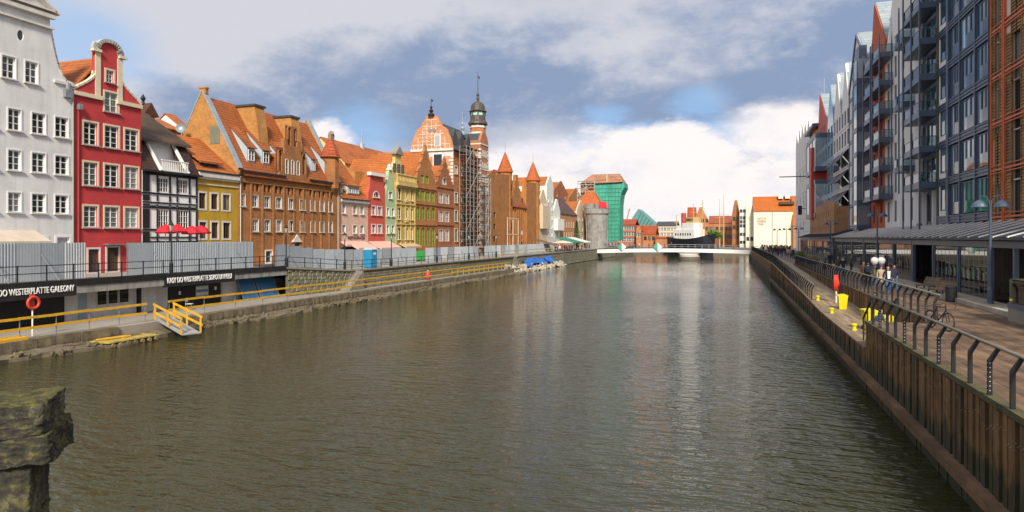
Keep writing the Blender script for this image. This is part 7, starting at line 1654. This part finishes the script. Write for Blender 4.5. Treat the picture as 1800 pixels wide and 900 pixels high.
#tree('cypress_tree','slim dark green tree beside the brick hall',(p.x,p.y,PZ),8,1.2,True,6,plain('leaf_dark',(.05,.11,.03),.7,.4,1.5))
# ================================================================== PEOPLE
def bodymesh(name,walk=0.0,arm=0.0,crouch=False):
    # a figure 1.74 m tall facing -y, grown as one skin from its joints
    J = {}; E = []
    def j(n,p,r,par=None):
        J[n] = (Vector(p),r,len(J)); 
        if par: E.append((J[par][2],J[n][2]))
    dz = -.42 if crouch else 0; fy = -.12 if crouch else 0
    j('pelvis',(0,0+(.08 if crouch else 0),.95+dz),(.155,.115)); j('waist',(0,.0+fy*.2,1.10+dz),(.145,.105),'pelvis'); j('chest',(0,.01+fy*.8,1.31+dz),(.175,.12),'waist'); j('neck0',(0,.02+fy,1.45+dz),(.085,.075),'chest'); j('neck',(0,.0+fy*1.2,1.525+dz),(.052,.055),'neck0'); j('jaw',(0,-.02+fy*1.3,1.585+dz),(.066,.078),'neck'); j('head',(0,-.01+fy*1.3,1.66+dz),(.078,.096),'jaw'); j('crown',(0,0+fy*1.3,1.715+dz),(.05,.062),'head')
    for s,t in ((1,'l'),(-1,'r')):
        sw = walk*s; a = arm if s > 0 else arm*.3
        j('sh'+t,(s*.175,.015+fy,1.405+dz),(.07,.065),'chest'); j('el'+t,(s*.235,.03-sw*.14-a*.05+fy,1.14+dz+a*.02),(.052,.052),'sh'+t); j('wr'+t,(s*(.235-a*.12),-.03-sw*.26-a*.2+fy*1.6,.92+dz+a*.2),(.036,.032),'el'+t); j('ha'+t,(s*(.23-a*.15),-.05-sw*.29-a*.25+fy*1.8,.845+dz+a*.22),(.034,.026),'wr'+t)
        if crouch:
            j('hip'+t,(s*.1,.02,.5),(.1,.1),'pelvis'); j('kn'+t,(s*.14,-.36,.5),(.072,.075),'hip'+t); j('an'+t,(s*.13,-.08,.1),(.05,.05),'kn'+t); j('to'+t,(s*.15,-.24,.045),(.045,.035),'an'+t)
        else:
            j('hip'+t,(s*.092,0,.88),(.098,.1),'pelvis'); j('kn'+t,(s*.1,-.03+sw*.16-(.05 if walk else 0),.49),(.066,.07),'hip'+t); j('an'+t,(s*.1,.02+sw*.34,.1+(.05 if sw > 0 else 0)),(.045,.048),'kn'+t); j('to'+t,(s*.115,-.13+sw*.32,.045+(.02 if sw > 0 else 0)),(.042,.034),'an'+t)
    me = bpy.data.meshes.new(name); me.from_pydata([tuple(v[0]) for v in J.values()],E,[]); o = bpy.data.objects.new(name,me); COL.objects.link(o)
    m = o.modifiers.new('skin','SKIN'); m.use_smooth_shade = True
    for i,v in enumerate(J.values()): me.skin_vertices[0].data[i].radius = v[1]
    me.skin_vertices[0].data[0].use_root = True
    o.modifiers.new('sub','SUBSURF').levels = 1; dg = bpy.context.evaluated_depsgraph_get(); r = bpy.data.meshes.new_from_object(o.evaluated_get(dg)); COL.objects.unlink(o); bpy.data.objects.remove(o)
    bm = bmesh.new(); bm.from_mesh(r)
    hz_ = J['head'][0]
    for s in 'lr':      # fingers and a thumb at each hand
        h0 = J['ha'+s][0]; d = (h0-J['wr'+s][0]).normalized(); side = Vector((0,1,0)).cross(d).normalized(); sd_ = 1 if s == 'l' else -1
        def fing(p,q,w):
            u = (q-p).normalized(); a = u.orthogonal().normalized()*w; c = u.cross(a)
            vs = [bm.verts.new(x) for x in (p+a,p+c,p-a,p-c,q+a*.6,q+c*.6,q-a*.6,q-c*.6)]
            for k in range(4): bm.faces.new((vs[k],vs[(k+1)%4],vs[4+(k+1)%4],vs[4+k]))
            bm.faces.new(vs[4:])
        fw = d.cross(side).normalized()
        for k,l in enumerate((.06,.075,.07,.055)): p = h0+d*.015+fw*(k-1.5)*.018; fing(p,p+d*l+side*(-.012),.009)
        fing(h0-d*.02+fw*-.03,h0+d*.03+fw*-.055,.01)
    p = hz_+Vector((0,-.095,-.02)); vs = [bm.verts.new(p+Vector(q)) for q in ((-.014,.02,-.02),(.014,.02,-.02),(0,.02,.03),(0,-.018,-.014))]
    for f in ((0,1,3),(1,2,3),(2,0,3)): bm.faces.new([vs[k] for k in f])
    for s in (-1,1):
        c = hz_+Vector((s*.08,.005,-.015)); vs = [bm.verts.new(c+Vector(q)) for q in ((0,-.015,-.03),(0,.02,0),(0,-.01,.03),(s*.018,.01,0))]
        for f in ((0,1,3),(1,2,3),(2,0,3)): bm.faces.new([vs[k] for k in f])
    eyes = []
    for s in (-1,1):
        c = hz_+Vector((s*.03,-.096,.005)); vs = [bm.verts.new(c+Vector(q)) for q in ((-.012,-.002,-.005),(.012,-.002,-.005),(.012,-.002,.006),(-.012,-.002,.006))]; eyes.append(bm.faces.new(vs))
    c = hz_+Vector((0,-.1,-.055)); vs = [bm.verts.new(c+Vector(q)) for q in ((-.022,.004,-.004),(.022,.004,-.004),(.018,0,.004),(-.018,0,.004))]; mouth = bm.faces.new(vs)
    hl = J['hal'][0]; hr = J['har'][0]; nz_ = J['neck'][0].z-.03
    for f in bm.faces:
        c = f.calc_center_median(); m = 2
        if f in eyes or f is mouth: m = 1
        elif c.z > nz_ and abs(c.x) < .14: m = 1 if (c.z > hz_.z+.045 or (c.y > hz_.y+.03 and c.z > hz_.z-.1)) else 0
        elif (c-hl).length < .1 and (c-J['wrl'][0]).length > .03 or (c-hr).length < .1 and (c-J['wrr'][0]).length > .03: m = 0
        elif c.z < .095 and not crouch or crouch and c.z < .1: m = 4
        elif c.z < (J['pelvis'][0].z-.05 if not crouch else .62) and (abs(c.x) < .19): m = 3
        f.material_index = m; f.smooth = True
    bm.to_mesh(r); bm.free()
    zmin = min(v.co.z for v in r.vertices)
    for v in r.vertices: v.co.z -= zmin
    for k in range(5): r.materials.append(None)
    return r
BODY = [bodymesh('person',0,0),bodymesh('person',.75,.2),bodymesh('person',-.6,.4),bodymesh('person',0,.9)]; CROUCH = bodymesh('person',0,.8,True)
skinm = plain('skin',(.52,.30,.21),.6,.08,6); CLR = dict(black=(.03,.03,.036),navy=(.03,.045,.10),olive=(.10,.10,.055),brown=(.13,.075,.045),beige=(.42,.33,.24),white=(.72,.71,.69),red=(.50,.02,.03),crimson=(.38,.01,.05),green=(.02,.16,.07),grey=(.20,.20,.21),jeans=(.09,.17,.33),blue=(.05,.13,.34),pink=(.55,.25,.28),cream=(.60,.54,.42),purple=(.14,.04,.18),orange=(.60,.20,.03))
def cloth(c): return plain('cloth_'+c,CLR[c],.85,.25,8,bump=.2,fine=40)
HAIR = [plain('hair_dark',(.025,.018,.013),.6),plain('hair_brown',(.09,.05,.025),.6),plain('hair_fair',(.32,.22,.10),.6)]
def person(loc,rz,jacket,trous,label,hair=0,pose=0,scale=1.0,group=None,me=None):
    o = link('person',me or BODY[pose],None,loc,rz,label,'person',group); o.scale = (scale,)*3
    for s,m in zip(o.material_slots,(skinm,HAIR[hair],cloth(jacket),cloth(trous),cloth('black'))): s.link = 'OBJECT'; s.material = m
    return o
def pp_(px,py,*a,**k): p = onZ(px,py,PZ); p.z = PZ+.0; return person(p,*a,**k)
def pack(o,c,name='backpack',y=.2,z=1.25,w=.16): 
    b = MB(); b.lathe([(w*.6,-.24),(w,-.2),(w,.12),(w*.7,.22),(w*.2,.25)],10,(0,0,0),0,1,.65); return b.build(name,cloth(c),o,(0,y,z),smooth=True)
def scarf(o,c): b = MB(); b.lathe([(.1,-.05),(.12,0),(.09,.06)],10); return b.build('scarf',cloth(c),o,(0,0,1.47),smooth=True)
def shirt(o,c): b = MB(); b.prism([(-.07,.95),(.07,.95),(.09,1.42),(-.09,1.42)],-.165,-.12); return b.build('shirt_front',cloth(c),o)
def hat(o,c): b = MB(); b.lathe([(.10,-.02),(.105,.03),(.08,.09),(.02,.115)],12); return b.build('knit_hat',cloth(c),o,(0,-.01,1.66),smooth=True)
def coat(o,c): b = MB(); b.lathe([(.24,.62),(.215,.8),(.18,.98)],14,(0,0,0),0,1,.72); return b.build('coat_skirt',cloth(c),o,smooth=True)
o = pp_(1561,517,.1,'black','blue','person in open dark jacket, white shirt and bright jeans walking towards the camera',1,1); shirt(o,'white')
o = pp_(1549,514,.15,'beige','grey','person in beige coat and purple knit hat beside the man in the white shirt',1,0); hat(o,'purple'); coat(o,'beige')
o = pp_(1537,508,pi,'olive','jeans','person in olive jacket and jeans seen from behind left of the beige coat',0,2); 
o = pp_(1526,505,pi*.9,'black','black','person in black with a dark backpack left of the olive jacket',0,1); pack(o,'navy')
o = pp_(1518,502,.4,'brown','black','person in brown jacket at the left end of the walking group',2,0)
o = pp_(1572,513,.0,'navy','jeans','person with a red backpack at the right end of the walking group',0,2); pack(o,'red',y=.16,w=.2)
o = pp_(1496,477,pi*.6,'olive','black','lone person in dark green-brown coat standing before the second pavilion',0,3)
o = pp_(1482,486,.2,'black','jeans','person in black jacket with white scarf and jeans by the inner railing',0,1); scarf(o,'white')
o = pp_(1473,484,.0,'brown','jeans','brown-haired person in brown jacket and jeans next to the white scarf',2,2)
o = pp_(1459,472,pi,'black','black','tall person all in black standing left of the brown jacket',0,0,1.04)
o = pp_(1449,474,.5,'grey','black','person in grey sitting height coat near the planters',1,0,.95)
# balloons
for px,lb in ((1537.5,'left one of two white round balloons above the walking group'),(1549.5,'right one of two white round balloons above the walking group')):
    q = onZ(1545,512,PZ); dep = (q-C0).dot(Vector((-sin(TH),cos(TH),0)))+1.2; p = atD(px,459,dep); e = empty('balloon',(p.x,p.y,PZ),0,lb,'balloon','white balloons')
    b = MB(); b.lathe([(.01,-.27),(.1,-.22),(.2,-.1),(.245,.05),(.2,.18),(.1,.25),(.01,.265)],16); b.build('skin',plain('balloon_white',(.85,.84,.85),.3,.03),e,(0,0,p.z-PZ),smooth=True); b = MB(); b.tube([(0,0,1.0),(.03,0,p.z-PZ-.26)],.006,4); b.build('string',whitew,e)
p = onZ(1543,592,DZ); o = person((min(p.x,IX-.5),p.y,DZ+.01),.6,'navy','white','person crouching between two yellow bins on the lower walkway',0,me=CROUCH); shirt_ = None
ORD = ('first','second','third','fourth','fifth','sixth','seventh','eighth','ninth')
rr = random.Random(11); far = [(1338,445,'beige'),(1342,446,'black'),(1346,447,'white'),(1349,445,'red'),(1352,448,'brown'),(1356,447,'navy'),(1359,449,'green'),(1362,447,'black'),(1365,450,'black'),(1368,450,'crimson'),(1371,447,'brown'),(1374,452,'black'),(1377,448,'navy'),(1381,451,'black'),(1385,453,'cream'),(1390,454,'pink'),(1394,455,'navy'),(1355,444,'black'),(1367,444,'grey'),(1378,445,'orange'),(1387,447,'black'),(1340,439,'navy'),(1344,440,'crimson'),(1348,440,'cream'),(1353,441,'red'),(1357,440,'grey'),(1361,441,'beige'),(1364,440,'black'),(1370,442,'white'),(1373,440,'green'),(1376,442,'blue'),(1380,441,'red'),(1384,443,'brown'),(1389,443,'purple')]
for i,(px,py,c) in enumerate(far):
    dup = [k for k,(a,b_,q) in enumerate(far) if q == c]
    lb = 'person in %s in the distant crowd at the end of the right promenade' % c if len(dup) == 1 else '%s from the left of those in %s in the distant promenade crowd' % (ORD[sorted(dup,key=lambda k: far[k][0]).index(i)],c)
    pp_(px,py,rr.choice((.1,.3,pi,pi-.4)),c,rr.choice(('black','jeans','navy')),lb,rr.randint(0,2),rr.randint(0,2),group='distant crowd on the right promenade')
TEN = ORD+('tenth','eleventh','twelfth','thirteenth')
# people on bridge, terrace and crane quay: tiny dark figures
for k,px in enumerate((1107,1112,1118,1124,1140,1168,1180,1262,1290)):
    x_ = onY(px,HOR,YB+2).x; t = (x_-xa)/(xb_-xa); c = ('black','red','navy','white','black','black','brown','black','navy')[k]
    person((x_,YB+1+rr.random()*3,camb(t)),rr.choice((pi/2,-pi/2)),c,'black','person in %s crossing the white footbridge' % c if c in ('red','white','brown') else '%s from the left of the dark-clad walkers on the footbridge' % ORD[[q for q in range(9) if q not in (1,3,6)].index(k)],rr.randint(0,1),1,group='people on the footbridge')
for k,px in enumerate((977,980,984,988,993,997,1001,1006,1011,1017,1023,1030,1036)):
    c = ('black','red','white','crimson','black','red','navy','black','grey','black','navy','brown','black')[k]; q = onX(px,HOR,-37.4+rr.random()*.5)
    person((q.x,q.y,PZ),rr.random()*6,c,'black','%s guest from the left of the cafe terrace, in %s' % (TEN[k],c),rr.randint(0,2),rr.randint(0,3),group='cafe guests on the left quay')
for k,px in enumerate((1064,1067,1070,1073,1076,1079,1082,1085,1088)):
    c = ('black','grey','navy','pink','black','beige','black','red','black')[k]; q = onX(px,HOR,-37.2+rr.random())
    person((q.x,q.y,PZ),rr.random()*6,c,'black','%s visitor from the left at the foot of the green-netted crane, in %s' % (TEN[k],c),rr.randint(0,2),rr.randint(0,3),group='visitors below the crane')
# planters with shrubs at the far end of the promenade, chairs in front of the pavilions
def planter(px,py,label,m):
    p = onZ(px,py,PZ); e = empty('planter_box',p,0,label,'planter'); b = MB(); b.box(-.7,.7,-.4,.4,0,.55); b.build('box',anthra,e); c = MB(); r2 = random.Random(px)
    for k in range(420):
        o = Vector((r2.uniform(-.7,.7),r2.uniform(-.4,.4),.55+abs(r2.gauss(0,.35)))); s = r2.uniform(.04,.1); a = Vector((r2.uniform(-1,1),r2.uniform(-1,1),r2.uniform(-1,1)))*s; d = Vector((r2.uniform(-1,1),r2.uniform(-1,1),r2.uniform(-1,1)))*s; c.add([o-a,o+d,o+a,o-d],[(0,1,2,3)])
    c.build('shrub',m,e)
planter(1403,455,'planter with yellow-green shrub before the far pavilion',plain('shrub_yellow',(.22,.22,.03),.7,.4,4)); planter(1414,459,'planter with dark green shrub nearer than the yellow-green one',lf); planter(1428,464,'planter with pale grasses beside the far pavilion corner',plain('grass_pale',(.34,.30,.14),.8,.3,4))
e = empty('green_container',(-42.5,onX(741,HOR,-42.5).y,PZ),0,'green waste container in the gap of the hoarding','container'); b = MB(); b.prism([(-.7,.15),(.7,.15),(.8,1.3),(.6,1.5),(-.6,1.5),(-.8,1.3)],-.5,.5); b.build('body',plain('container_green',(.03,.25,.06),.5),e); 
for s in (-.5,.5): b = MB(); b.tube([(s,-.45,.1),(s,.45,.1)],.1,8); b.build('wheel',black,e)
